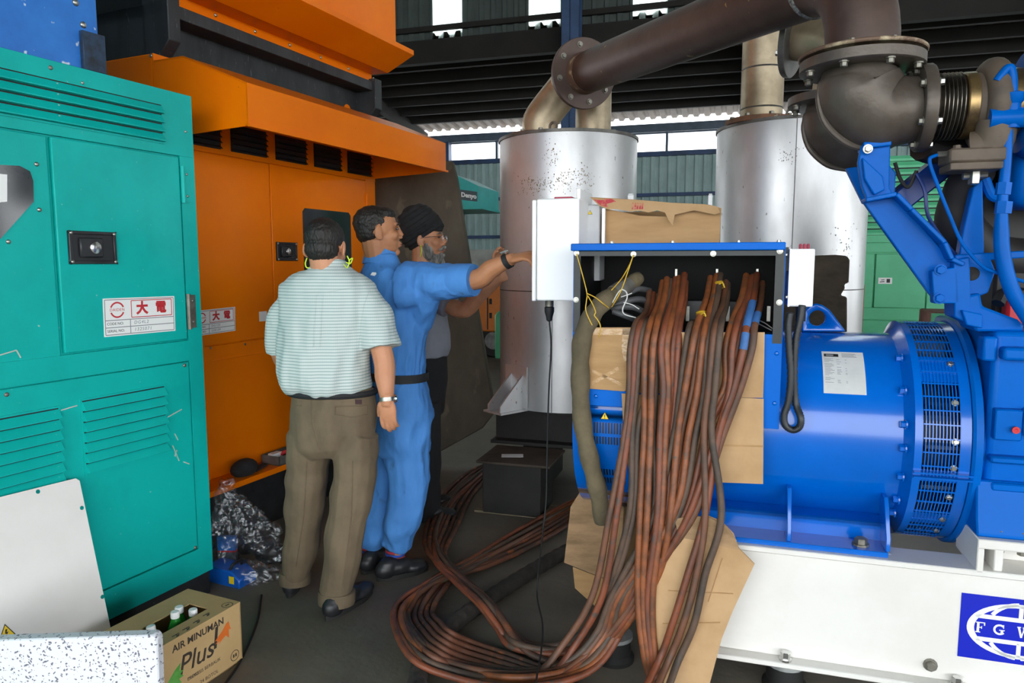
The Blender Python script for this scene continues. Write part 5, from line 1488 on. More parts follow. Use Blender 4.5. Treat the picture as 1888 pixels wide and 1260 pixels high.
# strands of the coil that only show on the floor
fl_lab = ('outermost brown cable strand of the coil on the floor', 'second brown cable strand of the coil, just inside the outermost', 'third cable strand of the floor coil counted from its outer left edge', 'fourth cable strand of the floor coil counted from its outer left edge', 'fifth cable strand of the floor coil counted from its outer left edge', 'innermost thin curve of brown cable strand in the floor coil')
for k in range(6):
    cable([(1240 - k * 12, 1330, 0.02, 'f'), (1100 - k * 10, 1292 - k * 7, 0.02, 'f'), (960, 1262 - k * 9, 0.03, 'f'), (850 + k * 4, 1235 - k * 10, 0.02, 'f'), (800 + k * 6, 1212 - k * 9, 0.085, 'f'), (768 + k * 9, 1186 - k * 7, 0.07, 'f'), (742 + k * 11, 1140 - k * 2, 0.02, 'f'), (768 + k * 9, 1090 + k, 0.03 + .02 * (k % 2), 'f'),
           (826 + k * 4, 1052 + k * 2, 0.02, 'f'), (905, 1022 + k * 4, 0.03, 'f'), (985, 985 + k * 4, 0.02 + .02 * (k % 2), 'f'), (1060, 940 + k * 4, 0.02, 'f'), (1150, 905, 0.02, 'f')], 'cable_floor', fl_lab[k], group='cable coil on the floor')
fb_lab = ('dark cable strand of the bundle by the black shoes, leftmost', 'dark cable strand of the bundle by the black shoes, second from left', 'dark cable strand of the bundle by the black shoes, third from left', 'dark cable strand of the bundle by the black shoes, fourth from left', 'dark cable strand of the bundle by the black shoes, fifth from left', 'dark cable strand of the bundle by the black shoes, rightmost')
for k in range(6):
    cable([(1012 + k * 8, 1206 + k * 5, 0.02, 'f'), (955 + k * 3, 1176 + k * 5, 0.03 + .02 * (k % 2), 'f'), (905 + k * 2, 1112 + k * 3, 0.10, 'f'), (850 + k * 3, 1065 + k * 2, 0.09, 'f'), (790 + k * 6, 1020 + (k % 3) * 3, 0.06, 'f'), (786 + k * 11, 975, 0.03 + .02 * (k % 2), 'f'), (806 + k * 11, 930, 0.02, 'f'), (838 + k * 10, 892, 0.02, 'f'), (882 + k * 9, 862, 0.02 + .02 * (k % 2), 'f'), (960 + k * 5, 838, 0.02, 'f')],
          'cable_floor', fb_lab[k], group='cable bundle on the floor')
# thick dark wrapped hose under the coil
mk('hose_dark', '#3a352f', '#262320', 10, rough=0.8, bump=0.5, bscale=40)
hp = [Zp(x, y, 0.035, GA) for x, y in ((1075, 1000), (1020, 1030), (960, 1066), (895, 1108), (835, 1152), (785, 1205), (768, 1270), (770, 1340))]
sp_ = spline(hp, 14)
MB().tube(sp_, [0.034 + 0.002 * math.sin(i * 1.7) for i in range(len(sp_))], 16).build('wrapped_hose', 'hose_dark', frame=GA, base=(hp[3].x, hp[3].y, 0), label='thick dark wrapped hose lying on the floor under the cable coil', cat='hose', angle=80)
# canvas sleeve
mk('canvas', '#6b6049', '#544b39', 8, 0.4, 0.65, 0.9, bump=0.35, bscale=60)
cv = [(1178, 512, 2.78), (1150, 532, 2.70), (1118, 552, 2.62), (1090, 585, 2.56), (1073, 630, 2.535), (1070, 700, 2.53), (1074, 780, 2.53), (1088, 850, 2.535), (1102, 905, 2.56), (1112, 960, 2.6)]
sp_ = spline([G(*p) for p in cv], 12)
random.seed(3)
rad = [0.024 + 0.009 * min(1, i / 25) + 0.0022 * math.sin(i * 0.55) + 0.0012 * random.random() for i in range(len(sp_))]
csl = MB().tube(sp_, rad, 18).build('canvas_sleeve', 'canvas', frame=GA, base=sp_[-1], label='olive canvas sleeve hanging down the left side of the terminal box', cat='sleeve', angle=80)
MB().tube(sp_[8:20], [r_ + 0.003 for r_ in rad[8:20]], 16).build('tape_collar', 'tray_grey', csl, angle=80)
# strings
def string(pts, label, r=0.0021, mat='tie_yellow', n='cord'):
    P = [G(*p) for p in pts]
    return MB().tube(P, r, 6, res=5).build(n, mat, frame=GA, base=min(P, key=lambda p: p.z), label=label, cat='cord', angle=80)
mk('cord_yellow', '#d9b13a', '#c49a2c', 20, rough=0.6)
string([(1063, 468, 2.553), (1072, 500, 2.545), (1082, 540, 2.535), (1081, 556, 2.52), (1080, 572, 2.515), (1086, 588, 2.512), (1092, 600, 2.51)], 'yellow cord tied to the top left screw of the terminal box, hanging down the canvas', mat='cord_yellow')
string([(1082, 541, 2.53), (1098, 549, 2.53), (1112, 560, 2.545), (1122, 568, 2.58)], 'short yellow cord crossing the canvas sleeve below the knot', mat='cord_yellow')
string([(1168, 470, 2.553), (1160, 490, 2.57), (1146, 514, 2.6), (1126, 537, 2.62)], 'yellow cord slanting left from the second screw, holding the sleeve end', mat='cord_yellow')
string([(1168, 470, 2.550), (1158, 500, 2.56), (1146, 534, 2.57), (1134, 556, 2.58), (1128, 566, 2.6)], 'yellow cord dropping from the second screw beside the slanting one', mat='cord_yellow')
string([(1084, 546, 2.53), (1092, 560, 2.518), (1098, 575, 2.512), (1096, 582, 2.51), (1102, 590, 2.51), (1107, 602, 2.51), (1105, 622, 2.53)], 'yellow cord end looped over the top of the taped cardboard', mat='cord_yellow')
# black leads and pale ties inside the box
mk('lead_grey', '#57585a', '#3f4042', 14, rough=0.5)
for k, (pts, lab) in enumerate((
    ([(1120, 560, 2.68), (1150, 545, 2.70), (1175, 533, 2.75), (1198, 536, 2.82)], 'uppermost grey lead running into the terminal box behind the cords'),
    ([(1125, 566, 2.67), (1155, 556, 2.68), (1180, 552, 2.72), (1200, 560, 2.8)], 'second grey lead below the uppermost inside the terminal box'),
    ([(1128, 570, 2.66), (1150, 566, 2.66), (1172, 568, 2.68), (1195, 582, 2.74)], 'third grey lead inside the terminal box, sagging'),
    ([(1130, 574, 2.65), (1146, 580, 2.65), (1162, 586, 2.67), (1190, 598, 2.72)], 'lowest grey lead inside the terminal box, near the cardboard'))):
    MB().tube([G(*p) for p in pts], 0.012, 10, res=6).build('lead', 'lead_grey', frame=GA, base=G(*pts[0]), label=lab, cat='cable', group='grey leads in the terminal box', angle=80)
mk('pale_wire', '#cfd0cc', rough=0.5)
string([(1128, 560, 2.6), (1143, 536, 2.6), (1154, 538, 2.61), (1156, 550, 2.61), (1148, 570, 2.6), (1152, 580, 2.6), (1172, 586, 2.62)], 'white wire looped over the grey leads', r=0.0024, mat='pale_wire', n='wire')
string([(1145, 548, 2.6), (1165, 541, 2.62)], 'short straight white tie end across the grey leads', r=0.002, mat='pale_wire', n='wire')
string([(1150, 558, 2.6), (1165, 562, 2.61), (1178, 570, 2.63)], 'white wire lying along the middle grey lead', r=0.002, mat='pale_wire', n='wire')
string([(1402, 592, 2.7), (1412, 597, 2.66), (1424, 606, 2.62)], 'pale wire end at the lower right corner of the terminal box, upper one', r=0.002, mat='pale_wire', n='wire')
string([(1400, 598, 2.7), (1410, 603, 2.66), (1422, 609, 2.62)], 'pale wire end at the lower right corner of the terminal box, lower one', r=0.002, mat='pale_wire', n='wire')
# ------------------------------------------------------------------ big dark slab leaning behind the men
mk('old_slab', '#5d574a', '#453f35', 3.0, 0.36, 0.68, 0.8, bump=0.35, bscale=22, speck=(9, 0.64, 0.08, '#67604f'), stretch=(1, 1, 0.6))
sl = [(690, 292), (834, 297), (842, 330), (876, 545), (912, 762), (890, 790), (800, 840), (690, 850)]
P = []
for x, y in sl:
    p = W(x, y, 5.25 + 0.00035 * (560 - y))
    P.append(p)
bz = min(P, key=lambda p: p.z)
m = MB().prism([Vector((p.x, p.y, max(p.z, 0.0))) for p in P], (0.01, 0.07, 0))
so = m.build('leaning_slab', 'old_slab', base=(P[-1].x, P[-1].y, 0), label='large dark worn slab leaning behind the turbaned man, right edge slanting', cat='slab', bevel=0.008)

# ------------------------------------------------------------------ far machines
mk('turquoise', '#38b9b4', '#2fa9a4', 4, rough=0.45)
mk('far_orange', '#e58112', '#d9760f', 4, rough=0.4)
mk('far_green', '#63c896', '#58ba89', 3, rough=0.5)
mk('sign_grey', '#4d5a60', rough=0.5)
nt_ = 9.6
tm = thing('turquoise_generator', 'turquoise generator end with a dark nameplate, high up beyond the leaning slab', 'generator', GA, (G(790, 500, nt_).x, nt_ + 0.5, 0))
xa = G(720, 350, nt_).x
pr = [(xa, G(840, 320, nt_).z), (G(838, 322, nt_).x, G(838, 322, nt_).z), (G(882, 343, nt_).x, G(882, 343, nt_).z), (G(882, 382, nt_).x, G(882, 382, nt_).z), (xa, G(882, 382, nt_).z)]
MB().prism([(a, nt_, b) for a, b in pr], (0, 0.9, 0)).build('canopy', 'turquoise', tm, smooth=False)
zlow = G(882, 382, nt_).z
MB().box(xa, G(890, 384, nt_).x, nt_ - 0.03, nt_ + 0.93, zlow - 0.03, zlow).build('canopy_lip', 'turquoise', tm, smooth=False)
MB().box(xa, G(815, 384, nt_).x, nt_ + 0.1, nt_ + 0.9, 0, zlow - 0.03).build('stand', 'steel_black', tm, smooth=False)
q = [G(x, y, nt_ - 0.002) for x, y in ((844, 349), (880, 354), (880, 372), (844, 368))]
npl = MB().prism(q, (0, -0.004, 0)).build('nameplate', 'sign_grey', tm, smooth=False)
c = (q[0] + q[1] + q[2] + q[3]) / 4 + Vector((0.0, -0.005, 0))
lettering('. Denyo', npl, 'sticker_white', c, (q[1] - q[0]), Vector((0, 0, 1)), 0.085, off=0.004)
no = 10.6
om = thing('orange_compressor', 'small orange machine on wheels far back between slab and silver drum', 'machine', GA, (G(900, 600, no).x, no + 0.4, 0))
f_ = lambda x, y, n=no: G(x, y, n)
MB().box(f_(840, 560).x, f_(930, 560).x, no, no + 0.9, f_(900, 612).z, f_(900, 500).z).build('housing', 'far_orange', om, bevel=0.02)
MB().box(f_(898, 560).x, f_(900, 560).x, no - 0.005, no, f_(900, 608).z, f_(900, 510).z).build('door_gap', 'steel_black', om, smooth=False)
for yy in (556, 582): MB().box(f_(903, yy).x, f_(907, yy).x, no - 0.02, no, f_(905, yy + 5).z, f_(905, yy - 5).z).build('latch', 'steel_black', om, smooth=False)
MB().box(f_(845, 612).x, f_(930, 612).x, no + 0.05, no + 0.85, f_(900, 632).z, f_(900, 612).z).build('chassis', 'steel_black', om, smooth=False)
wr = f_(908, 620).z - 0.0
for px in (908, 862):
    MB().lathe([(0.1, -0.08), (0.24, -0.08), (0.27, -0.05), (0.27, 0.05), (0.24, 0.08), (0.1, 0.08)], (f_(px, 640).x, no + 0.1, 0.27), (0, 1, 0), 24).build('wheel', 'rubber_black', om)
    MB().lathe([(0, -0.085), (0.13, -0.085), (0.15, -0.07)], (f_(px, 640).x, no + 0.1, 0.27), (0, 1, 0), 20).build('hub', 'mount_grey', om)
ng = 9.0
MB().prism([G(x, y, ng) for x, y in ((912, 582), (918, 574), (932, 574), (932, 662), (912, 662))], (0, 0.3, 0)).build('green_casing', 'far_green', frame=GA, base=(G(922, 662, ng).x, ng, G(922, 662, ng).z), label='pale green machine casing edge beside the silver drum', cat='casing', bevel=0.015)
# pale green generator to the right, beyond the second drum
n6 = 6.4
gm = thing('green_generator', 'pale green generator housing with black louvre gaps beyond the second silver drum', 'generator', GA, (G(1660, 600, n6).x, n6 + 0.6, 0))
gx0, gx1 = G(1560, 500, n6).x, G(1735, 500, n6).x
gz = lambda y: G(1650, y, n6).z
MB().box(gx0, gx1 + 0.4, n6 + 0.02, n6 + 1.2, 0.12, gz(290)).build('housing', 'far_green', gm, smooth=False)
MB().box(gx0, gx1 + 0.4, n6, n6 + 0.02, gz(447), gz(434)).build('rail', 'far_green', gm, smooth=False)
MB().box(gx0, gx1 + 0.4, n6, n6 + 0.02, gz(465), gz(450)).build('rail', 'far_green', gm, smooth=False)
MB().box(gx0, G(1611, 500, n6).x, n6, n6 + 0.02, gz(568), gz(468)).build('door', 'far_green', gm, bevel=0.004)
MB().box(G(1614, 500, n6).x, G(1709, 500, n6).x, n6, n6 + 0.02, gz(568), gz(468)).build('door', 'far_green', gm, bevel=0.004)
MB().box(G(1712, 500, n6).x, gx1 + 0.4, n6, n6 + 0.02, gz(590), gz(468)).build('rail', 'far_green', gm, smooth=False)
MB().box(gx0, G(1709, 500, n6).x, n6, n6 + 0.02, gz(590), gz(571)).build('rail', 'far_green', gm, smooth=False)
MB().box(gx0, gx1 + 0.4, n6 - 0.01, n6 + 0.02, gz(640), gz(592)).build('rail', 'far_green', gm, smooth=False)
MB().box(gx0, gx1 + 0.4, n6 + 0.05, n6 + 1.2, 0.0, 0.12).build('skid', 'steel_black', gm, smooth=False)
MB().box(gx0, gx1 + 0.4, n6 + 0.012, n6 + 0.02, gz(434), gz(300)).build('louvre_throat', 'steel_black', gm, smooth=False)
s0_ = MB().prism([(gx0, n6 + 0.012, gz(432)), (gx0, n6 - 0.012, gz(432) - 0.006), (gx0, n6 - 0.012, gz(432) + 0.012), (gx0, n6 + 0.012, gz(432) + 0.038)], (gx1 + 0.4 - gx0, 0, 0)).build('slat', 'far_green', gm, smooth=False)
for k in range(1, 12): cp(s0_, (0, 0, k * 0.052))
p = G(1632, 518, n6 - 0.002)
pl_ = flat(gm, 'sticker_white', Vector((p.x - 0.05, n6 - 0.0005, p.z - 0.025)), (1, 0, 0), (0, 0, 1), [rect(0, 0.1, 0, 0.05)], 'label_plate', 0.002)
flat(pl_, 'print_black', Vector((p.x - 0.05, n6 - 0.0025, p.z - 0.025)), (1, 0, 0), (0, 0, 1), [rect(0.06, 0.085, 0.01, 0.04), strip(0.012, 0.015, 0.045, 0.02, 0.006), strip(0.02, 0.03, 0.045, 0.034, 0.005)], 'print', 0.0005)
MB().box(G(1583, 500, n6 - .1).x, G(1597, 500, n6 - .1).x, n6 - 0.02, n6, gz(560), gz(480)).build('gauge_panel', 'sign_grey', gm, smooth=False)
mk('post_red', '#b52025', '#9c1c20', 6, rough=0.5)
MB().box(G(1585, 560, 5.6).x, G(1593, 560, 5.6).x, 5.6, 5.66, 0, G(1590, 524, 5.6).z).build('red_post', 'post_red', frame=GA, base=(G(1589, 600, 5.6).x, 5.63, 0), label='red upright post between the second drum and the green generator', cat='post', bevel=0.006)
mk('brown_crate', '#8d5d55', '#6f4a3f', 8, rough=0.8)
bx_ = thing('crate', 'reddish brown crate partly seen beneath the engine arm, beside the green generator', 'crate', GA, (G(1745, 600, 5.2).x, 5.3, 0))
MB().box(G(1722, 590, 5.2).x, G(1775, 590, 5.2).x, 5.2, 5.6, 0, G(1740, 576, 5.2).z).build('crate_body', 'brown_crate', bx_, bevel=0.01)
MB().box(G(1716, 590, 5.2).x, G(1740, 590, 5.2).x, 5.17, 5.2, G(1730, 615, 5.2).z, G(1730, 578, 5.2).z).build('crate_side', 'far_green', bx_, smooth=False)
# old timber slab against drum 2
mk('old_timber', '#5b5040', '#473e32', 6, 0.4, 0.65, 0.9, bump=0.4, bscale=25, stretch=(1, 1, 2))
tp = [(1490, 472), (1540, 470), (1562, 472), (1567, 480), (1565, 522), (1557, 524), (1558, 532), (1550, 545), (1562, 548), (1562, 612)]
P = [G(x, y, 3.75) for x, y in tp]
P += [Vector((P[-1].x, 3.75, 0)), Vector((P[0].x - 0.15, 3.75, 0)), Vector((P[0].x - 0.15, 3.75, P[0].z))]
MB().prism(P, (0, 0.09, 0)).build('timber_slab', 'old_timber', frame=GA, base=(P[0].x, 3.8, 0), label='dark old timber slab with a chipped edge standing before the second drum', cat='timber', bevel=0.006)

# ------------------------------------------------------------------ foreground left: white panel, speckled board, carton
q = [L(145, 881, X0 + 0.035), L(-60, 932, X0 + 0.035), L(-60, 1220, X0 + 0.2), L(212, 1200, X0 + 0.2)]
tr_, tl_, br2 = q[0], q[1], q[3]
dirz = (q[3] - q[0]).normalized()
tz = q[0].z / -dirz.z                                              # run down to the floor
foot = q[0] + dirz * tz
mk('panel_white', '#efece8', '#e9e6e1', 3, rough=0.4)
wp = thing('sheet_metal_cover', 'blank white sheet metal panel leaning against the teal cabinet', 'panel', LA, (foot.x, foot.y - 0.2, 0))
W1 = 0.62
up_ = -dirz
ua = Vector((0, 1, 0)) - up_ * up_.y
ua.normalize()
un_ = ua.cross(up_) * 1.0
if un_.x < 0: un_ = -un_
corner = foot
H1 = tz
oP = corner - ua * W1
MB().prism([oP, corner, corner + up_ * (H1 - 0.012), corner + up_ * H1 - ua * 0.012, oP + up_ * H1], un_ * 0.002).build('sheet', 'panel_white', wp, smooth=False)
for (x, y) in ((70, 907), (151, 937), (189, 1101)):
    d = R3(-LA) @ ray(x, y)
    o_ = Vector((0, 0, CAMH))
    t = (oP + un_ * 0.0022 - o_).dot(un_) / d.dot(un_)
    pt = o_ + d * t
    MB().lathe([(0, 0), (0.0075, 0)], pt, un_, 12).build('screw_hole', 'teal_paint', wp)
d = R3(-LA) @ ray(12, 1168); o_ = Vector((0, 0, CAMH)); t = (oP + un_ * 0.0022 - o_).dot(un_) / d.dot(un_)
ks, c3 = triangle_sign(wp, o_ + d * t, ua, up_, 0.026)
flat(ks, 'print_black', c3, ua, up_, [[(-.002, .012), (.004, .012), (.001, .003), (.006, .003), (-.003, -.009), (-.001, -.001), (-.005, -.001)]], 'lightning_mark', 0.0003)
# speckled board
spm = bpy.data.materials.new('speckled_foam')
spm.use_nodes = True
nt = spm.node_tree
b = nt.nodes['Principled BSDF']
b.inputs['Roughness'].default_value = 0.7
tcn = nt.nodes.new('ShaderNodeTexCoord')
vo_ = nt.nodes.new('ShaderNodeTexVoronoi'); vo_.inputs['Scale'].default_value = 110; vo_.inputs['Randomness'].default_value = 1.0
nw = nt.nodes.new('ShaderNodeTexNoise'); nw.inputs['Scale'].default_value = 45; nw.inputs['Detail'].default_value = 3
vm = nt.nodes.new('ShaderNodeVectorMath'); vm.operation = 'MULTIPLY_ADD'; vm.inputs[1].default_value = (0.03, 0.03, 0.03)
nt.links.new(tcn.outputs['Object'], nw.inputs['Vector']); nt.links.new(nw.outputs['Color'], vm.inputs[0]); nt.links.new(tcn.outputs['Object'], vm.inputs[2])
nt.links.new(vm.outputs['Vector'], vo_.inputs['Vector'])
sep = nt.nodes.new('ShaderNodeSeparateColor'); nt.links.new(vo_.outputs['Color'], sep.inputs['Color'])
m1 = nt.nodes.new('ShaderNodeMath'); m1.operation = 'MULTIPLY_ADD'; m1.inputs[1].default_value = 0.55; m1.inputs[2].default_value = -0.02
nt.links.new(sep.outputs['Red'], m1.inputs[0])
m2 = nt.nodes.new('ShaderNodeMath'); m2.operation = 'LESS_THAN'
nt.links.new(vo_.outputs['Distance'], m2.inputs[0])
m3 = nt.nodes.new('ShaderNodeMath'); m3.operation = 'MULTIPLY'; m3.inputs[1].default_value = 0.9
nt.links.new(m1.outputs[0], m3.inputs[0]); nt.links.new(m3.outputs[0], m2.inputs[1])
mxn = nt.nodes.new('ShaderNodeMix'); mxn.data_type = 'RGBA'
mxn.inputs['A'].default_value = srgb('#d9dbe0'); mxn.inputs['B'].default_value = srgb('#6a6b78')
nt.links.new(m2.outputs[0], mxn.inputs['Factor']); nt.links.new(mxn.outputs['Result'], b.inputs['Base Color'])
MATS['speckled_foam'] = spm
YS_ = 1.93
tlp, trp = W(-40, 1182, YS_), W(296, 1165, YS_ + 0.02)
P = [Vector((tlp.x, YS_, 0)), Vector((trp.x - 0.008, YS_, 0)), Vector((trp.x - 0.004, YS_, trp.z * .5)), Vector((trp.x, YS_, trp.z - 0.012)), Vector((trp.x - 0.01, YS_, trp.z)), Vector((tlp.x, YS_, tlp.z))]
MB().prism(P, (0.0, 0.035, 0)).build('foam_board', 'speckled_foam', base=(-1.25, YS_, 0), label='white foam board with dark specks standing in the lower left corner', cat='board', bevel=0.004)

# carton with bottles
kz = 0.225
cr = Zp(443, 1112, kz, LA); ck = Zp(350, 1086, kz, LA)
KX1, KY1 = cr.x, cr.y
KX0, KY0 = ck.x, cr.y - 0.46
ct = thing('drinks_carton', 'brown drinks carton with printed side and torn open top beside the teal cabinet', 'carton', LA, ((KX0 + KX1) / 2, (KY0 + KY1) / 2, 0))
mk('carton_brown', '#c4a473', '#bb9a69', 5, 0.4, 0.65, 0.7, bump=0.05, bscale=30)
mk('print_green', '#4f9a3c', '#6fb457', 20, rough=0.6)
mk('print_orange', '#e0732a', '#d8691f', 20, rough=0.6)
mk('print_brown', '#3c342c', rough=0.6)
m = MB()
t = 0.005
m.box(KX1 - t, KX1, KY0, KY1, 0, kz).box(KX0, KX0 + t, KY0, KY1, 0, kz).box(KX0, KX1, KY1 - t, KY1, 0, kz).box(KX0, KX1, KY0, KY0 + t, 0, kz).box(KX0, KX1, KY0, KY1, 0, t)
m.build('walls', 'carton_brown', ct, smooth=False)
h1 = Zp(383, 1125, kz, LA); h2 = Zp(350, 1115, kz, LA)
HX0, HX1, HY1, HY0 = h2.x, h1.x, (h1.y + h2.y) / 2, KY0 + 0.05
fl1 = MB().box(HX1, KX1, KY0, KY1, kz, kz + 0.004).box(KX0, HX1, HY1, KY1, kz, kz + 0.004).box(KX0, HX0, KY0, HY1, kz, kz + 0.004).build('top_flap', 'carton_brown', ct, smooth=False)
fX_ = lambda x, y: L(x, y, KX1)
o = Vector((KX1, 0, 0))
def onside(body, px, size, mat='print_brown', **kw):
    return lettering(body, ct, mat, L(px[0], px[1], KX1), (0, 1, 0), (0, 0, 1), size, **kw)
onside('AIR MINUMAN', (367, 1171), 0.034, off=0.0008, xs=1.0)
onside('Plus', (362, 1213), 0.095, shear=0.25, off=0.0006)
onside('1', (396, 1180), 0.11, shear=0.15, off=0.001)
onside('PROSES', (358, 1246), 0.017)
onside('OSMOSIS BERBALIK', (377, 1234), 0.017)
onside('24 BOTOL', (386, 1248), 0.018)
a = L(410, 1170, KX1)
flat(ct, 'print_orange', Vector((KX1, a.y, a.z)), (0, 1, 0), (0, 0, 1), [[(-0.035, -0.01), (0.0, 0.012), (0.018, 0.03), (0.03, 0.035), (0.04, 0.0), (0.03, 0.005), (0.03, -0.028), (0.015, -0.012), (0.0, -0.018), (-0.02, -0.03), (-0.012, -0.02), (-0.035, -0.022), (-0.02, -0.014)]], 'printed_arrow', 0.0005)
a = L(325, 1246, KX1)
flat(ct, 'print_green', Vector((KX1, a.y, a.z)), (0, 1, 0), (0, 0, 1), [[(0.02, 0.035), (-0.005, 0.02), (-0.035, -0.008), (-0.012, -0.05), (-0.006, -0.03), (0.02, -0.035), (0.01, -0.018), (0.03, -0.016), (0.016, -0.004), (0.03, 0.004), (0.014, 0.01)]], 'printed_arrow', 0.0005)
a = L(433, 1209, KX1)
flat(ct, 'print_brown', Vector((KX1, a.y, a.z)), (0, 1, 0), (0, 0, 1), ringpoly(0, 0, 0.018, 0.0205, n=20) + [rect(-0.009, -0.002, -0.006, 0.006), rect(0.002, 0.009, -0.006, 0.006)], 'recycling_mark', 0.0004)
for px in ((382, 1134), (364, 1147), (345, 1160), (326, 1172)):
    a = Zp(px[0], px[1], kz + 0.004, LA)
    flat(ct, 'print_brown', Vector((a.x, a.y, kz + 0.004)), (0, 1, 0), (-1, 0, 0), [strip(-0.014, 0.006, 0.014, 0.006, 0.004), strip(-0.008, -0.008, 0.01, 0.0, 0.004), strip(0, 0.006, 0, -0.01, 0.003)], 'handling_mark', 0.0004)
a = Zp(419, 1116, kz + 0.004, LA)
flat(ct, 'print_brown', Vector((a.x, a.y, kz + 0.004)), (0, 1, 0), (-1, 0, 0), ringpoly(0, 0, 0.018, 0.0205, n=20) + [rect(-0.009, 0.009, -0.003, 0.003)], 'recycling_mark', 0.0004)
# bottles
gm_ = bpy.data.materials.new('green_plastic')
gm_.use_nodes = True
b = gm_.node_tree.nodes['Principled BSDF']
b.inputs['Base Color'].default_value = srgb('#2f9a3a'); b.inputs['Roughness'].default_value = 0.1
b.inputs['Transmission Weight'].default_value = 0.45; b.inputs['IOR'].default_value = 1.3
MATS['green_plastic'] = gm_
def bottle(x, y, z, tilt, label, capm='cabinet_white', k=1.0):
    bt = thing('bottle', label, 'bottle', LA, (x, y, z), 'bottles in the drinks carton')
    u = Vector((math.sin(tilt), 0.15 * math.sin(tilt), math.cos(tilt))).normalized()
    c = Vector((x, y, z))
    MB().lathe([(a_, b_ * k) for a_, b_ in ((0.0, 0), (0.027, 0.002), (0.03, 0.01), (0.03, 0.045), (0.0275, 0.06), (0.03, 0.075), (0.03, 0.12), (0.027, 0.14), (0.014, 0.168), (0.0125, 0.175))], c, u, 18).build('bottle_body', 'green_plastic', bt)
    MB().lathe([(0.0145, 0.172 * k), (0.015, 0.174 * k), (0.015, 0.174 * k + .016), (0.0135, 0.174 * k + 0.02), (0.0, 0.174 * k + 0.02)], c, u, 16).build('cap', capm, bt)
    MB().lathe([(0.0304, 0.078 * k), (0.0304, 0.118 * k)], c, u, 18).build('label_band', 'print_green', bt)
    return bt
for k, (dy, dx, tl2, z_, lab) in enumerate(((-0.075, 0.0, 0.05, 0.05, 'green plastic bottle with upright white cap, showing highest in the carton'), (-0.005, 0.016, 0.0, 0.02, 'green plastic bottle at the far corner of the carton opening'), (-0.012, -0.045, 0.0, 0.022, 'green plastic bottle in the carton, nearest the teal cabinet'), (-0.145, 0.012, -0.25, 0.03, 'green plastic bottle tilted in the middle of the carton opening'),
                                  (-0.21, -0.012, 0.2, 0.035, 'green plastic bottle beside the tilted one, nearer the foam board'), (-0.28, 0.0, 0.0, 0.03, 'green plastic bottle at the near end of the carton opening, against the foam board'))):
    bottle((HX0 + HX1) / 2 + dx, HY1 - 0.035 + dy, 0.007, tl2 * 0.6, lab, k=1.34 if k == 0 else 1.22)
# crumpled clear plastic wrap on the floor between the teal cabinet and the man
def blob(parts, voxel=0.006, smooth_it=2, name='blob'):
    """overlapping closed shapes fused into one continuous surface"""
    m = MB()
    for p in parts:
        if p[0] == 'e': m.ell(p[1], p[2], 16, p[3] if len(p) > 3 else None)
        elif p[0] == 't': m.tube([Vector(q) for q in p[1]], list(p[2]), 14, res=p[3] if len(p) > 3 else 0); 
        elif p[0] == 'm': m.add(p[1].v, p[1].f)
        elif p[0] == 'b': m.ell(p[1], (p[2],) * 3, 14)
    me = bpy.data.meshes.new('tmp')
    me.from_pydata([tuple(v) for v in m.v], [], m.f)
    bm = bmesh.new(); bm.from_mesh(me)
    bmesh.ops.recalc_face_normals(bm, faces=bm.faces)
    bm.to_mesh(me); bm.free()
    o = bpy.data.objects.new('tmp', me)
    COL.objects.link(o)
    r = o.modifiers.new('r', 'REMESH'); r.mode = 'VOXEL'; r.voxel_size = voxel; r.use_smooth_shade = True
    if smooth_it:
        s_ = o.modifiers.new('s', 'SMOOTH'); s_.iterations = smooth_it; s_.factor = 0.5
    out = bpy.data.meshes.new_from_object(o.evaluated_get(bpy.context.evaluated_depsgraph_get()))
    bpy.data.objects.remove(o)
    bpy.data.meshes.remove(me)
    return out
def place(me, name, mat, parent=None, base=(0, 0, 0), frame=0.0, label=None, cat=None, group=None, kind=None):
    """fused mesh in frame coordinates -> object"""
    if parent is not None: frame, base = ROOT[parent.name]
    base = Vector(base)
    me.transform(Matrix.Translation(-base))
    me.materials.clear()
    me.materials.append(MATS[mat])
    me.shade_smooth()
    me.name = name
    o = bpy.data.objects.new(name, me)
    COL.objects.link(o)
    if parent is not None: o.parent = parent
    else:
        o.location = R3(frame) @ base; o.rotation_euler = (0, 0, frame)
    ROOT[o.name] = (frame, base)
    return tag(o, label, cat, group, kind)
def ripple(me, amp, sc, seed=0.0, ridged=False, fn=None):
    """displace a mesh along its normals by stretched noise"""
    me.calc_loop_triangles()
    ns = [v.normal.copy() for v in me.vertices]
    for v, n in zip(me.vertices, ns):
        q = Vector((v.co.x * sc[0] + seed, v.co.y * sc[1] - seed, v.co.z * sc[2] + seed * 2))
        d = noise.noise(q)
        if ridged: d = 0.5 - abs(d) * 2
        a = amp * (fn(v.co) if fn else 1.0)
        v.co += n * d * a
    me.update()
wrap = bpy.data.materials.new('clear_wrap')
wrap.use_nodes = True
nt = wrap.node_tree
b = nt.nodes['Principled BSDF']
b.inputs['Base Color'].default_value = srgb('#c9cccf'); b.inputs['Roughness'].default_value = 0.08; b.inputs['Metallic'].default_value = 0.85
tcn = nt.nodes.new('ShaderNodeTexCoord')
nz = nt.nodes.new('ShaderNodeTexNoise'); nz.inputs['Scale'].default_value = 15; nz.inputs['Detail'].default_value = 6
nt.links.new(tcn.outputs['Object'], nz.inputs['Vector'])
mr = nt.nodes.new('ShaderNodeMapRange'); mr.inputs['From Min'].default_value = 0.45; mr.inputs['From Max'].default_value = 0.75; mr.inputs['To Min'].default_value = 0.12; mr.inputs['To Max'].default_value = 0.6
nt.links.new(nz.outputs['Fac'], mr.inputs['Value'])
bp = nt.nodes.new('ShaderNodeBump'); bp.inputs['Strength'].default_value = 1.0; bp.inputs['Distance'].default_value = 0.02
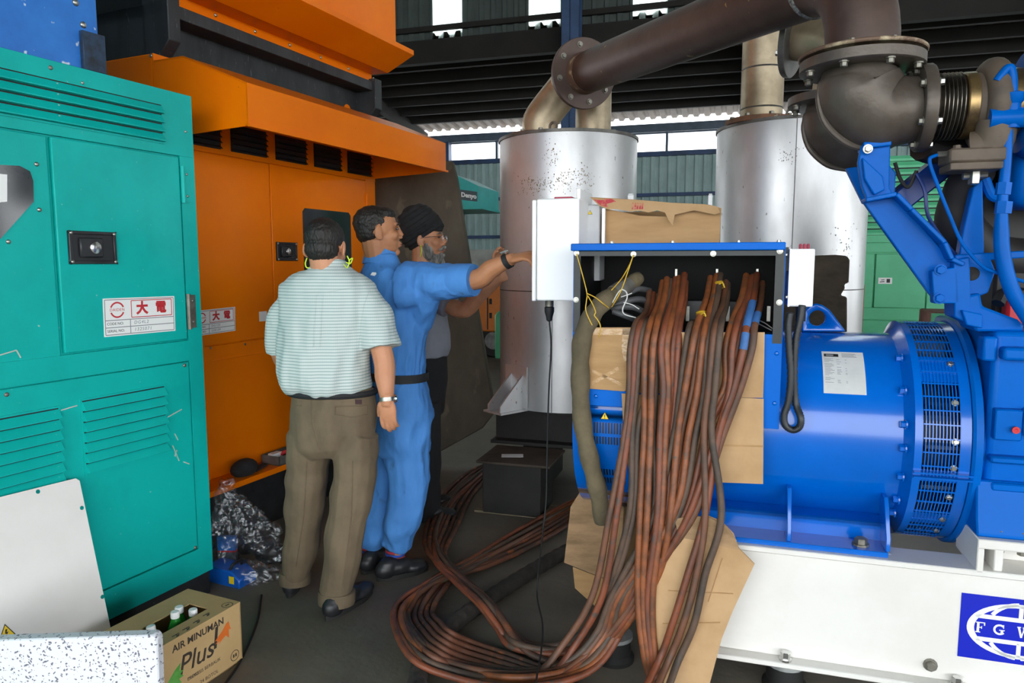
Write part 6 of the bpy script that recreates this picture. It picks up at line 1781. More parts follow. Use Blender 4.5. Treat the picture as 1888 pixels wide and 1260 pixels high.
nt.links.new(nz.outputs['Fac'], bp.inputs['Height']); nt.links.new(bp.outputs['Normal'], b.inputs['Normal'])
tr2 = nt.nodes.new('ShaderNodeBsdfTransparent'); ms = nt.nodes.new('ShaderNodeMixShader')
nt.links.new(mr.outputs['Result'], ms.inputs['Fac']); nt.links.new(tr2.outputs['BSDF'], ms.inputs[1]); nt.links.new(b.outputs['BSDF'], ms.inputs[2])
nt.links.new(ms.outputs['Shader'], nt.nodes['Material Output'].inputs['Surface'])
MATS['clear_wrap'] = wrap
Yp = 3.33
def wp_(x, y, Y=Yp): return W(x, y, Y)
pf_ = Zp(455, 1085, 0)
parts = [('t', [wp_(418, 1060, 3.3), wp_(412, 960, 3.36), wp_(418, 885, 3.42)], [0.055, 0.06, 0.03], 4), ('t', [wp_(430, 1060, 3.25), wp_(470, 1066, 3.25), wp_(530, 1060, 3.3)], [0.07, 0.075, 0.04], 4),
         ('t', [wp_(430, 935, 3.36), wp_(468, 985, 3.38), wp_(515, 1035, 3.4)], [0.03, 0.075, 0.05], 4), ('t', [wp_(415, 900, 3.42), wp_(465, 945, 3.4), wp_(518, 985, 3.4)], [0.025, 0.025, 0.02], 4)]
me = blob(parts, 0.009, 3)
ripple(me, 0.02, (22, 22, 14), 3.1, True)
ripple(me, 0.012, (50, 50, 40), 1.7, True)
for v in me.vertices: v.co.z = max(v.co.z, 0.004)
place(me, 'plastic_wrap', 'clear_wrap', base=(pf_.x, pf_.y, 0), label='crumpled clear plastic wrap heaped on the floor beside the teal cabinet', cat='plastic wrap')
mk('bag_black', '#1d1d1f', '#2a2a2c', 14, rough=0.5)
me = blob([('e', W(468, 1000, 3.42), (0.11, 0.06, 0.06)), ('e', W(500, 1020, 3.45), (0.08, 0.06, 0.05))], 0.01, 2)
ripple(me, 0.02, (14, 14, 14), 5)
place(me, 'black_bag', 'bag_black', base=(W(468, 1040, 3.42).x, 3.42, W(468, 1040, 3.42).z), label='dark bag wrapped inside the clear plastic on the floor', cat='bag')
b1, b2 = W(402, 1015, 3.34), W(434, 990, 3.34)
wb_ = thing('wrapped_case', 'blue and grey case with a red line seen through the clear plastic', 'case', 0, (b1.x, 3.34, 0))
MB().box(b1.x, b2.x, 3.335, 3.36, b1.z, b2.z).build('blue_band', 'old_blue', wb_, smooth=False)
MB().box(b1.x, b2.x, 3.333, 3.36, b1.z - 0.008, b1.z).build('red_line', 'print_red', wb_, smooth=False)
MB().box(b1.x, b2.x, 3.335, 3.36, 0.0, b1.z - 0.008).build('case_body', 'sign_grey', wb_, smooth=False)
# blue tool case by the corner of the cabinet
t0 = Zp(402, 1098, 0, LA); t1_ = Zp(444, 1108, 0, LA)
tc_ = thing('tool_case', 'small bright blue plastic case with yellow sticker at the cabinet corner', 'case', LA, t0)
mk('plastic_blue', '#1464c8', '#1058b4', 8, rough=0.35)
bx3 = X0 + 0.0
yy0 = YR + 0.06
MB().prism([(bx3 - 0.12, yy0, 0), (bx3 + 0.09, yy0, 0), (bx3 + 0.09, yy0, 0.045), (bx3 + 0.04, yy0, 0.075), (bx3 - 0.12, yy0, 0.08)], (0, 0.11, 0)).build('case_shell', 'plastic_blue', tc_, bevel=0.006)
MB().tube([(bx3 + 0.02, yy0 + 0.02, 0.075), (bx3 + 0.03, yy0 + 0.03, 0.1), (bx3 + 0.03, yy0 + 0.08, 0.1), (bx3 + 0.02, yy0 + 0.09, 0.075)], 0.007, 8, res=4).build('case_handle', 'rubber_black', tc_)
flat(tc_, 'warn_yellow', Vector((bx3 + 0.03, yy0, 0.02)), (1, 0, 0), (0, 0, 1), [rect(0, 0.03, 0, 0.035)], 'sticker', 0.0008)
# thin dark cord on the floor in front
P = [Zp(x, y, 0.005) for x, y in ((482, 1098), (476, 1140), (462, 1180), (440, 1225), (415, 1262), (395, 1300))]
MB().tube(P, 0.005, 8, res=5).build('floor_cord', 'rubber_black', base=P[2], label='thin black cord lying on the floor beside the drinks carton', cat='cord', angle=80)
# ------------------------------------------------------------------ people
from mathutils.bvhtree import BVHTree
mk('skin_light', '#c98f6d', '#bd8260', 9, 0.4, 0.65, 0.5, spec=0.35)
mk('skin_tan', '#b37c58', '#a56f4d', 9, 0.4, 0.65, 0.5, spec=0.35)
mk('skin_mid', '#ba8362', '#a87253', 9, 0.4, 0.65, 0.5, spec=0.35)
mk('hair_black', '#17130f', '#221c17', 60, rough=0.55, bump=0.6, bscale=160, stretch=(1, 1, 0.25))
mk('beard_grey', '#8d8a85', '#4a4845', 45, 0.4, 0.62, 0.8, bump=0.8, bscale=120, stretch=(1, 1, 0.3))
mk('trouser_olive', '#6d5e49', '#5e513f', 8, 0.4, 0.65, 0.85, bump=0.5, bscale=11, stretch=(1.2, 1.2, 0.8))
mk('coverall_blue', '#4a8bd2', '#3d79bd', 4, 0.4, 0.68, 0.8, speck=(12, 0.66, 0.12, '#3a5f86'), bump=0.7, bscale=13, stretch=(1.5, 1.5, 0.6))
mk('shirt_grey', '#84868f', '#7a7c86', 6, rough=0.85, bump=0.5, bscale=10)
mk('trouser_black', '#19191c', '#121214', 8, rough=0.85)
mk('turban_black', '#1b1b1d', '#131315', 10, rough=0.9, bump=0.3, bscale=60, stretch=(1, 1, 4))
mk('shoe_black', '#1c1d20', '#2a2b2e', 12, rough=0.42)
mk('sole', '#2c2b2a', '#222120', 12, rough=0.8)
mk('sock', '#3a3a44', '#30303a', 30, rough=0.95)
mk('sock_red', '#a02838', rough=0.95)
mk('sock_blue', '#2d4aa8', rough=0.95)
mk('neon_cord', '#c8e032', rough=0.5)
mk('eye_dark', '#15110e', rough=0.15, spec=0.8)
mk('lip', '#9a5c50', rough=0.5)
mk('belt_black', '#1e2022', '#17181a', 20, rough=0.7)
mk('badge_brown', '#3d2528', rough=0.7)
# striped shirt cloth: fine horizontal lines with faint upright ones
sm_ = bpy.data.materials.new('striped_cloth')
sm_.use_nodes = True
nt = sm_.node_tree
b = nt.nodes['Principled BSDF']
b.inputs['Roughness'].default_value = 0.85
tcn = nt.nodes.new('ShaderNodeTexCoord')
sx_ = nt.nodes.new('ShaderNodeSeparateXYZ')
nt.links.new(tcn.outputs['Object'], sx_.inputs['Vector'])
def _lines(sock, per, width):
    a = nt.nodes.new('ShaderNodeMath'); a.operation = 'MULTIPLY'; a.inputs[1].default_value = 1.0 / per
    nt.links.new(sock, a.inputs[0])
    f = nt.nodes.new('ShaderNodeMath'); f.operation = 'FRACT'; nt.links.new(a.outputs[0], f.inputs[0])
    l = nt.nodes.new('ShaderNodeMath'); l.operation = 'LESS_THAN'; l.inputs[1].default_value = width
    nt.links.new(f.outputs[0], l.inputs[0])
    return l.outputs[0]
h_ = _lines(sx_.outputs['Z'], 0.0125, 0.30)
v_ = _lines(sx_.outputs['X'], 0.0075, 0.22)
mx1 = nt.nodes.new('ShaderNodeMix'); mx1.data_type = 'RGBA'
mx1.inputs['A'].default_value = srgb('#c6cfcc'); mx1.inputs['B'].default_value = srgb('#8fa5a1')
nt.links.new(h_, mx1.inputs['Factor'])
mx2 = nt.nodes.new('ShaderNodeMix'); mx2.data_type = 'RGBA'
mq = nt.nodes.new('ShaderNodeMath'); mq.operation = 'MULTIPLY'; mq.inputs[1].default_value = 0.28
nt.links.new(v_, mq.inputs[0]); nt.links.new(mq.outputs[0], mx2.inputs['Factor'])
nt.links.new(mx1.outputs['Result'], mx2.inputs['A']); mx2.inputs['B'].default_value = srgb('#9db3b1')
nt.links.new(mx2.outputs['Result'], b.inputs['Base Color'])
nb_ = nt.nodes.new('ShaderNodeTexNoise'); nb_.inputs['Scale'].default_value = 9; nb_.inputs['Detail'].default_value = 3
nt.links.new(tcn.outputs['Object'], nb_.inputs['Vector'])
bmp = nt.nodes.new('ShaderNodeBump'); bmp.inputs['Strength'].default_value = 0.5; bmp.inputs['Distance'].default_value = 0.012
nt.links.new(nb_.outputs['Fac'], bmp.inputs['Height']); nt.links.new(bmp.outputs['Normal'], b.inputs['Normal'])
MATS['striped_cloth'] = sm_

def loft(secs, n=28):
    """stack of ellipses: (centre, rx, ry, yaw)"""
    m = MB()
    vs, fs = [], []
    for c, rx, ry, yaw in secs:
        ca, sa = math.cos(yaw), math.sin(yaw)
        for k in range(n):
            a = 2 * math.pi * k / n
            p = (rx * math.cos(a), ry * math.sin(a))
            vs.append(Vector(c) + Vector((p[0] * ca - p[1] * sa, p[0] * sa + p[1] * ca, 0)))
    for i in range(len(secs) - 1):
        for k in range(n): fs.append((i * n + k, i * n + (k + 1) % n, (i + 1) * n + (k + 1) % n, (i + 1) * n + k))
    fs.append(tuple(range(n))[::-1]); fs.append(tuple((len(secs) - 1) * n + k for k in range(n)))
    return ('m', m.add(vs, fs))

def T(pts, rs, res=5): return ('t', pts, rs, res)

class Head:
    def __init__(s, c, fwd, pitch=0.0):
        f = Vector(fwd).normalized()
        yaw = math.atan2(-f.x, f.y)
        s.R = Matrix.Rotation(yaw, 3, 'Z') @ Matrix.Rotation(pitch, 3, 'X')
        s.c = Vector(c)
    def p(s, x, y, z): return s.c + s.R @ Vector((x, y, z))
    def e(s, c, r, extra=None): return ('e', s.p(*c), r, s.R @ extra if extra else s.R)
    def face(s, nose=1.0):
        P = [s.e((0, -0.012, 0.028), (0.076, 0.094, 0.086)), s.e((0, 0.032, -0.03), (0.061, 0.058, 0.076)), s.e((0, 0.028, -0.072), (0.052, 0.056, 0.034)), s.e((0, 0.074, -0.092), (0.022, 0.018, 0.018)),
             T([s.p(0, 0.084, 0.022), s.p(0, 0.093, 0.0), s.p(0, 0.101 * nose, -0.02)], [0.009, 0.0105, 0.0135], 3), s.e((0.011, 0.094, -0.026), (0.009, 0.011, 0.008)), s.e((-0.011, 0.094, -0.026), (0.009, 0.011, 0.008)),
             s.e((0, 0.072, 0.032), (0.05, 0.018, 0.012)), s.e((0.038, 0.056, -0.018), (0.026, 0.026, 0.026)), s.e((-0.038, 0.056, -0.018), (0.026, 0.026, 0.026)),
             s.e((0, 0.088, -0.052), (0.023, 0.013, 0.0075)), s.e((0, 0.086, -0.064), (0.02, 0.012, 0.008))]
        for sg in (-1, 1):
            P += [s.e((sg * 0.079, -0.012, -0.006), (0.008, 0.02, 0.033), Matrix.Rotation(sg * 0.35, 3, 'Z')), s.e((sg * 0.075, -0.004, -0.028), (0.008, 0.011, 0.012))]
        return P
    def neck(s, base, r=0.056): return [T([s.p(0, -0.02, -0.03), (s.p(0, -0.022, -0.10) + Vector(base)) / 2, Vector(base)], [r + 0.004, r, r + 0.008], 4)]
    def features(s, o, brow='hair_black'):
        for sg in (-1, 1):
            MB().ell(s.p(sg * 0.031, 0.079, 0.012), (0.012, 0.008, 0.0055), 10, s.R).build('eye', 'eye_dark', o)
            MB().tube([s.p(sg * 0.014, 0.09, 0.03), s.p(sg * 0.032, 0.088, 0.035), s.p(sg * 0.05, 0.074, 0.029)], [0.003, 0.0042, 0.0022], 8, res=3).build('eyebrow', brow, o)
        m = MB().ell(s.p(0, 0.0945, -0.0535), (0.02, 0.008, 0.0045), 10, s.R).ell(s.p(0, 0.0925, -0.063), (0.017, 0.008, 0.005), 10, s.R)
        m.build('lips', 'lip', o)
    def hair(s, o, low=0.0):
        me = blob([s.e((0, -0.026, 0.04), (0.08, 0.092, 0.08)), s.e((0, -0.046, 0.0 - low), (0.07, 0.06, 0.06)), s.e((0, 0.018, 0.078), (0.062, 0.06, 0.034))], 0.004, 1)
        ripple(me, 0.003, (150, 150, 80), 2.0)
        return place(me, 'hair', 'hair_black', o)

def hand(wr, d, n, side, curl=0.5, spread=0.012, thumb=(0.7, 0.6, 0.2), sc=1.0):
    """palm and five fingers; d points along the hand, n out of the palm, side = +1/-1 for the thumb side"""
    wr, d, n = Vector(wr), Vector(d).normalized(), Vector(n).normalized()
    n = (n - d * n.dot(d)).normalized()
    s_ = d.cross(n).normalized() * side
    R = Matrix((s_, d, n)).transposed()
    P = [('e', wr + d * 0.045 * sc, (0.039 * sc, 0.056 * sc, 0.0165 * sc), R), T([wr - d * 0.03, wr + d * 0.02], [0.026 * sc, 0.025 * sc], 0)]
    for k, (off, ln) in enumerate(((0.029, 0.070), (0.010, 0.079), (-0.010, 0.073), (-0.028, 0.057))):
        b0 = wr + d * (0.088 - 0.006 * abs(k - 1)) * sc + s_ * off * sc
        dd = (d + s_ * (off * spread * 40)).normalized()
        pts, cur, ang = [b0 - dd * 0.025 * sc, b0], b0, 0.0
        for j, f in enumerate((0.45, 0.32, 0.23)):
            ang += curl * (0.8 if j == 0 else 1.0)
            cur = cur + (dd * math.cos(ang) + n * math.sin(ang)) * ln * f * sc
            pts.append(cur)
        P.append(T(pts, [0.0092 * sc, 0.0092 * sc, 0.0088 * sc, 0.0082 * sc, 0.0068 * sc], 3))
    tb_ = wr + d * 0.022 * sc + s_ * 0.030 * sc
    td = (d * thumb[0] + s_ * thumb[1] + n * thumb[2]).normalized()
    P.append(T([wr + d * 0.012 * sc + s_ * 0.016 * sc, tb_, tb_ + td * 0.032 * sc, tb_ + (td + d * 0.4).normalized() * 0.062 * sc], [0.015 * sc, 0.0135 * sc, 0.0115 * sc, 0.0085 * sc], 3))
    return P

def fused(parts, name, mat, parent=None, voxel=0.005, sm=2, **kw):
    return place(blob(parts, voxel, sm), name, mat, parent, **kw)

def bvh_of(o):
    mw = Matrix.Translation(Vector(ROOT[o.name][1]))
    vs = [mw @ v.co for v in o.data.vertices]
    return BVHTree.FromPolygons(vs, [tuple(p.vertices) for p in o.data.polygons])
def on_cloth(tree, x, y, lift=0.0015):
    d = ray(x, y).normalized()
    hit_ = tree.ray_cast(Vector((0, 0, CAMH)), d)
    return None if hit_[0] is None else hit_[0] + hit_[1] * lift
def seam(tree, pxs, r, name, mat, parent, lift=0.0):
    """raised seam sewn along a garment's surface"""
    dense = []
    for (xa, ya), (xb, yb) in zip(pxs[:-1], pxs[1:]):
        k = max(2, int(math.hypot(xb - xa, yb - ya) / 8))
        dense += [(xa + (xb - xa) * i / k, ya + (yb - ya) * i / k) for i in range(k)]
    dense.append(pxs[-1])
    P = [q for q in (on_cloth(tree, x, y, lift) for x, y in dense) if q is not None]
    if len(P) > 1: return MB().tube(P, r, 6).build(name, mat, parent, angle=80)

def shoe(parent, heel, toe, w=0.048, h=0.085, mat='shoe_black'):
    heel, toe = Vector(heel), Vector(toe)
    d = (toe - heel); L_ = d.length; d.normalize()
    R = Matrix((Vector((d.y, -d.x, 0)), d, Vector((0, 0, 1)))).transposed()
    c = heel
    P = [('e', c + d * 0.05 + Vector((0, 0, 0.045)), (w * 0.82, 0.062, 0.05), R), ('e', c + d * (L_ * 0.42) + Vector((0, 0, 0.048)), (w * 0.85, L_ * 0.3, 0.042), R), ('e', c + d * (L_ * 0.74) + Vector((0, 0, 0.034)), (w, L_ * 0.27, 0.032), R), ('e', c + d * 0.055 + Vector((0, 0, 0.07)), (w * 0.75, 0.05, 0.035), R)]
    me = blob(P, 0.006, 2)
    for v in me.vertices: v.co.z = max(v.co.z, 0.014)
    s_ = place(me, 'shoe', mat, parent)
    m = MB()
    out = []
    for k in range(24):
        a = 2 * math.pi * k / 24
        yy = L_ / 2 + math.sin(a) * (L_ / 2 + 0.004)
        ww = (w * 0.92) * math.cos(a) * (1.0 if math.sin(a) > 0 else 0.85)
        out.append(c + R @ Vector((ww, yy, 0.0)))
    m.prism([Vector((p.x, p.y, 0.001)) for p in out], (0, 0, 0.022)).build('sole', 'sole', s_)
    return s_

def limb_fold(amp, sc, seed): return lambda me: ripple(me, amp, sc, seed)

# ---- man in the striped shirt, back to the camera
A = {}
def wA(x, y, dY=0.0): return W(x, y, 2.97 + dY)
HA = Head(wA(601, 459), (0.1, 1, 0), -0.26)
fa = (0.12, 1.0)
ya_ = -0.12
hipL, hipR = wA(578, 790, 0.04), wA(652, 792, -0.02)
knL, knR = W(562, 925, 3.04), W(643, 935, 2.93)
anL, anR = Vector((-0.955, 3.13, 0.10)), Vector((-0.735, 2.97, 0.10))
shL, shR = wA(523, 533, 0.02), wA(687, 531, -0.02)
elR, wrR = W(706, 655, 2.93), W(714, 738, 2.88)
elL, wrL = W(516, 650, 3.05), W(550, 690, 3.26)
body = HA.face() + HA.neck(wA(606, 512)) + [
    loft([(wA(606, 508), 0.065, 0.055, ya_), (wA(604, 535), 0.13, 0.07, ya_), (wA(602, 580), 0.15, 0.085, ya_), (wA(600, 650), 0.14, 0.085, ya_), (wA(606, 720), 0.135, 0.085, ya_), (wA(614, 775), 0.135, 0.085, ya_), (wA(615, 810), 0.11, 0.07, ya_)]),
    T([shL + Vector((0.03, 0, -0.03)), elL, wrL], [0.04, 0.04, 0.028]), T([shR + Vector((-0.03, 0, -0.03)), elR, (elR + wrR) / 2, wrR], [0.042, 0.044, 0.042, 0.027]),
    T([hipL, knL, anL], [0.068, 0.05, 0.036]), T([hipR, knR, anR], [0.068, 0.05, 0.036]),
    ('e', anL + Vector((0.0, 0.0, -0.05)), (0.028, 0.04, 0.025)), ('e', anR + Vector((0.01, 0.01, -0.05)), (0.028, 0.04, 0.025))]
body += hand(wrR, W(718, 815, 2.9) - wrR, (0.25, 1.0, 0.0), -1, 0.42, thumb=(0.8, 0.35, 0.35))
body += hand(wrL, (0.6, 0.8, 0.1), (0, 0, -1), 1, 0.4)
pa_ = fused(body, 'person', 'skin_light', voxel=0.0042, sm=2, base=(-0.78, 3.02, 0), label='man in pale striped short-sleeved shirt and olive trousers, back to the camera', cat='person')
HA.hair(pa_, 0.012)
sh = [loft([(wA(606, 478, -0.005), 0.066, 0.062, ya_), (wA(606, 492), 0.078, 0.075, ya_), (wA(606, 503), 0.125, 0.09, ya_), (wA(605, 514), 0.172, 0.105, ya_), (wA(604, 527), 0.2, 0.115, ya_), (wA(604, 545), 0.208, 0.125, ya_), (wA(602, 585), 0.2, 0.14, ya_), (wA(598, 640), 0.198, 0.145, ya_), (wA(596, 685), 0.2, 0.15, ya_),
      (wA(600, 708), 0.195, 0.15, ya_), (wA(606, 722), 0.172, 0.135, ya_)]),
      T([shL + Vector((0.055, 0, -0.035)), W(521, 592, 3.02), W(519, 652, 3.05)], [0.066, 0.066, 0.062]), T([shR + Vector((-0.055, 0, -0.04)), W(690, 588, 2.94), W(702, 642, 2.92)], [0.078, 0.08, 0.081])]
me = blob(sh, 0.007, 3)
ripple(me, 0.014, (16, 9, 5.5), 7.3, fn=lambda c: 0.35 + 0.9 * max(0, (1.35 - c.z) / 0.4))
ripple(me, 0.007, (26, 14, 12), 2.9)
shirtA = place(me, 'shirt', 'striped_cloth', pa_)
tA = bvh_of(shirtA)
seam(tA, [(513, 548), (560, 541), (610, 538), (655, 530), (676, 527)], 0.0022, 'yoke_seam', 'striped_cloth', shirtA)
for xx in (584, 596): seam(tA, [(xx, 542), (xx - 3, 580), (xx - 6, 640)], 0.0026, 'back_pleat', 'striped_cloth', shirtA)
seam(tA, [(660, 640), (664, 600), (672, 560), (684, 525)], 0.0024, 'armhole_seam', 'striped_cloth', shirtA)
seam(tA, [(583, 481), (606, 476), (632, 481)], 0.003, 'collar_edge', 'striped_cloth', shirtA, -0.001)
# trousers
trs = [loft([(wA(612, 716), 0.172, 0.118, ya_), (wA(612, 735), 0.176, 0.122, ya_), (wA(614, 765), 0.182, 0.13, ya_), (wA(614, 790), 0.184, 0.132, ya_), (wA(613, 818), 0.165, 0.115, ya_), (wA(613, 838), 0.13, 0.085, ya_)]),
       T([wA(574, 800, 0.02), W(566, 900, 3.02), W(556, 1000, 3.07), W(546, 1060, 3.10)], [0.098, 0.09, 0.076, 0.064]), T([wA(655, 800, -0.02), W(649, 900, 2.94), W(634, 1000, 2.93), W(622, 1092, 2.94)], [0.1, 0.093, 0.083, 0.072])]
me = blob(trs, 0.007, 3)
ripple(me, 0.012, (9, 9, 7), 4.4)
ripple(me, 0.014, (6, 6, 13), 9.1, fn=lambda c: max(0.2, 1.1 - abs(c.z - 0.65) * 2.5))
ripple(me, 0.008, (13, 9, 3.5), 6.7)
trA = place(me, 'trousers', 'trouser_olive', pa_)
for px, py, Y, r in ((544, 1064, 3.105, 0.069), (621, 1100, 2.94, 0.077)):
    c = W(px, py, Y)
    MB().lathe([(r - 0.012, -0.03), (r, -0.028), (r + 0.002, 0.0), (r, 0.024), (r - 0.008, 0.027)], c, (0.04, 0.08, 1), 28).build('cuff', 'trouser_olive', trA)
tT = bvh_of(trA)
seam(tT, [(574, 722), (576, 780), (590, 830)], 0.003, 'seat_seam', 'trouser_olive', trA)
seam(tT, [(617, 750), (676, 748), (676, 764), (648, 770), (618, 765), (617, 750)], 0.0032, 'pocket_flap', 'trouser_olive', trA)
seam(tT, [(535, 748), (556, 748)], 0.0032, 'pocket_welt', 'trouser_olive', trA)
seam(tT, [(690, 735), (697, 770), (690, 795)], 0.0025, 'side_pocket', 'trouser_olive', trA)
for cr_ in ([(650, 850), (648, 950), (632, 1080)], [(566, 850), (560, 950), (546, 1045)]): seam(tT, cr_, 0.0025, 'pressed_crease', 'trouser_olive', trA)
q0_, q1_ = on_cloth(tT, 655, 742, 0.002), on_cloth(tT, 667, 742, 0.002)
if q0_ and q1_: flat(trA, 'badge_brown', q0_, q1_ - q0_, (0, 0, 1), [rect(0, 0.028, -0.008, 0.011)], 'badge', 0.0012)
m = MB()
cB = wA(613, 722)
ring_ = [cB + Vector((math.cos(2 * math.pi * i / 36) * 0.178, math.sin(2 * math.pi * i / 36) * 0.124, 0)) for i in range(37)]
m.tube(ring_, 0.013, 8, cap=False)
m.build('belt', 'belt_black', pa_)
shoe(pa_, anL + Vector((-0.01, -0.055, 0)) * Vector((1, 1, 0)).length if False else Zp(533, 1104, 0), Zp(560, 1040, 0))
shoe(pa_, Zp(602, 1146, 0), Zp(684, 1090, 0), w=0.05)
# watch
wd = (W(716, 800, 2.89) - elR).normalized()
wc = wrR + wd * -0.005
wt = MB().lathe([(0.0285, -0.008), (0.032, -0.008), (0.032, 0.008), (0.0285, 0.008)], wc, wd, 24, closed=True).build('wristwatch', 'zinc', pa_)
MB().lathe([(0, 0), (0.016, 0), (0.018, 0.003), (0.018, 0.008), (0.015, 0.01), (0, 0.01)], wc + Vector((0.028, 0.006, 0)), (1, 0.25, 0), 18).build('watch_case', 'chrome', wt)
# earplug cord
for pts in ([(566, 476), (563, 486), (566, 494), (576, 492), (585, 486)], [(640, 472), (644, 482), (640, 494), (632, 486), (626, 488)], [(644, 480), (650, 476), (646, 486), (638, 484)]):
    MB().tube([wA(x, y, -0.03) for x, y in pts], 0.0028, 6, res=4).build('earplug_cord', 'neon_cord', pa_, angle=80)

# ---- man in blue overalls, arm stretched to the cabinet
def wB(x, y, dY=0.0): return W(x, y, 3.33 + dY)
HB = Head(wB(699, 428, -0.02), (0.93, 0.28, 0), 0.02)
yb2 = math.atan2(-0.75, 0.66)                                     # torso turn
cS = wB(722, 522)
rgt = Vector((0.66, -0.75, 0))
sR, sL = cS + rgt * 0.165 + Vector((0, 0, 0.01)), cS - rgt * 0.165
eR, wR = W(872, 517, 3.06), W(940, 479, 2.985)
eL, wL = sL + Vector((0.0, 0.04, -0.28)), sL + Vector((0.06, 0.02, -0.5))
hpR, hpL = wB(745, 800, -0.05), wB(712, 800, 0.08)
knR2, knL2 = wB(752, 905, -0.06), wB(708, 905, 0.06)
aR2, aL2 = W(729, 1028, 3.32), W(684, 1022, 3.40)
body = HB.face() + HB.neck(wB(706, 500, 0.0), 0.06) + [
    loft([(wB(708, 505), 0.06, 0.055, yb2), (cS - Vector((0, 0, .02)), 0.13, 0.07, yb2), (wB(722, 580), 0.145, 0.09, yb2), (wB(728, 650), 0.13, 0.085, yb2), (wB(735, 700), 0.115, 0.085, yb2), (wB(738, 770), 0.13, 0.09, yb2), (wB(735, 810), 0.11, 0.08, yb2)]),
    T([sR, eR, (eR + wR) / 2 + Vector((0, 0, 0.004)), wR], [0.055, 0.044, 0.041, 0.027]), T([sL, eL, wL], [0.045, 0.04, 0.028]),
    T([hpR, knR2, wB(742, 960, -0.06), aR2], [0.07, 0.05, 0.042, 0.036]), T([hpL, knL2, wB(692, 970, 0.04), aL2], [0.07, 0.05, 0.042, 0.036]),
    ('e', Vector((aR2.x + 0.03, aR2.y, 0.045)), (0.06, 0.03, 0.028)), ('e', Vector((aL2.x + 0.03, aL2.y, 0.045)), (0.06, 0.03, 0.028))]
body += hand(wR, W(985, 468, 2.925) - wR, (0.15, 0.4, -1.0), 1, 0.62, thumb=(0.9, 0.25, 0.5))
body += hand(wL, (0.2, 0.0, -1.0), (0.3, -1, 0), 1, 0.4)
pb = fused(body, 'person', 'skin_tan', voxel=0.0042, sm=2, base=(-0.52, 3.35, 0), label='man in blue overalls stretching his bare forearm to the white cabinet', cat='person')
HB.hair(pb, 0.0)
HB.features(pb)
cov = [loft([(wB(704, 468, -0.01), 0.068, 0.062, yb2), (wB(706, 486), 0.085, 0.08, yb2), (wB(712, 500), 0.135, 0.1, yb2), (wB(718, 515), 0.185, 0.12, yb2), (wB(722, 550), 0.19, 0.13, yb2), (wB(724, 610), 0.178, 0.132, yb2), (wB(728, 655), 0.162, 0.128, yb2), (wB(733, 690), 0.146, 0.118, yb2), (wB(736, 712), 0.152, 0.125, yb2), (wB(740, 770), 0.17, 0.14, yb2), (wB(738, 830), 0.165, 0.125, yb2)]),
       T([sR - rgt * 0.05, (sR * 0.5 + eR * 0.5) + Vector((0, 0, -0.005)), sR * 0.12 + eR * 0.88], [0.09, 0.08, 0.064]),
       T([sR * 0.7 + eR * 0.3 - Vector((0, 0, 0.05)), wB(768, 590, -0.05), wB(758, 650, -0.03)], [0.06, 0.075, 0.06], 4),
       T([sR - Vector((0.05, 0, 0.06)), sR * 0.6 + eR * 0.4 + Vector((0, 0, -0.035))], [0.08, 0.055], 0),
       T([sL, eL, wL], [0.08, 0.068, 0.055]),
       T([wB(748, 800, -0.05), wB(754, 900, -0.06), wB(742, 960, -0.06), W(730, 1000, 3.32)], [0.105, 0.092, 0.082, 0.074]), T([wB(712, 800, 0.08), wB(706, 900, 0.06), wB(692, 970, 0.04), W(684, 998, 3.40)], [0.1, 0.088, 0.08, 0.072])]
me = blob(cov, 0.007, 3)
ripple(me, 0.010, (12, 12, 6), 12.4)
ripple(me, 0.010, (30, 30, 6), 5.5, True, fn=lambda c: max(0.1, 1.2 - abs(c.z - 1.0) * 5))
ripple(me, 0.012, (9, 9, 13), 3.5, fn=lambda c: 1.0 if c.z < 0.8 else 0.3)
ripple(me, 0.006, (16, 16, 9), 7.5, True)
cvB = place(me, 'overalls', 'coverall_blue', pb)
# rolled cuff of the sleeve
ax = (eR - sR).normalized()
ccf = sR * 0.15 + eR * 0.85
MB().lathe([(0.05, 0.055), (0.068, 0.055), (0.071, 0.04), (0.073, -0.03), (0.071, -0.05), (0.06, -0.055)], ccf, ax, 28).build('rolled_cuff', 'coverall_blue', cvB)
for dz in (0.012, -0.02): bolt(cvB, ccf + Vector((0.012, -0.068, dz)), (0.1, -1, 0.1), 0.006, 0.004, 'dull_steel', 'press_stud', 'dome')
# collar
MB().lathe([(0.07, -0.04), (0.082, -0.04), (0.072, 0.028), (0.064, 0.028)], wB(702, 472, 0.0), (0.05, 0.1, 1), 28, closed=True).build('collar', 'coverall_blue', cvB)
cb = wB(735, 692)
ca, sa = math.cos(yb2), math.sin(yb2)
rg = []
for i in range(37):
    a = 2 * math.pi * i / 36
    x, y = 0.153 * math.cos(a), 0.125 * math.sin(a)
    rg.append(cb + Vector((x * ca - y * sa, x * sa + y * ca, 0)))
bm_ = MB()
for i in range(36):
    p, q = rg[i], rg[i + 1]
    c0, c1 = (p - cb).normalized() * 0.006, (q - cb).normalized() * 0.006
    u = Vector((0, 0, 0.019))
    bm_.add([p - u, q - u, q + u, p + u, p - u + c0, q - u + c1, q + u + c1, p + u + c0], [(4, 5, 6, 7), (3, 2, 1, 0), (0, 1, 5, 4), (2, 3, 7, 6)])
bm_.build('belt', 'belt_black', pb)
shoe(pb, Zp(696, 1072, 0), Zp(788, 1050, 0), w=0.05)
shoe(pb, Zp(668, 1060, 0), Zp(735, 1030, 0), w=0.05)
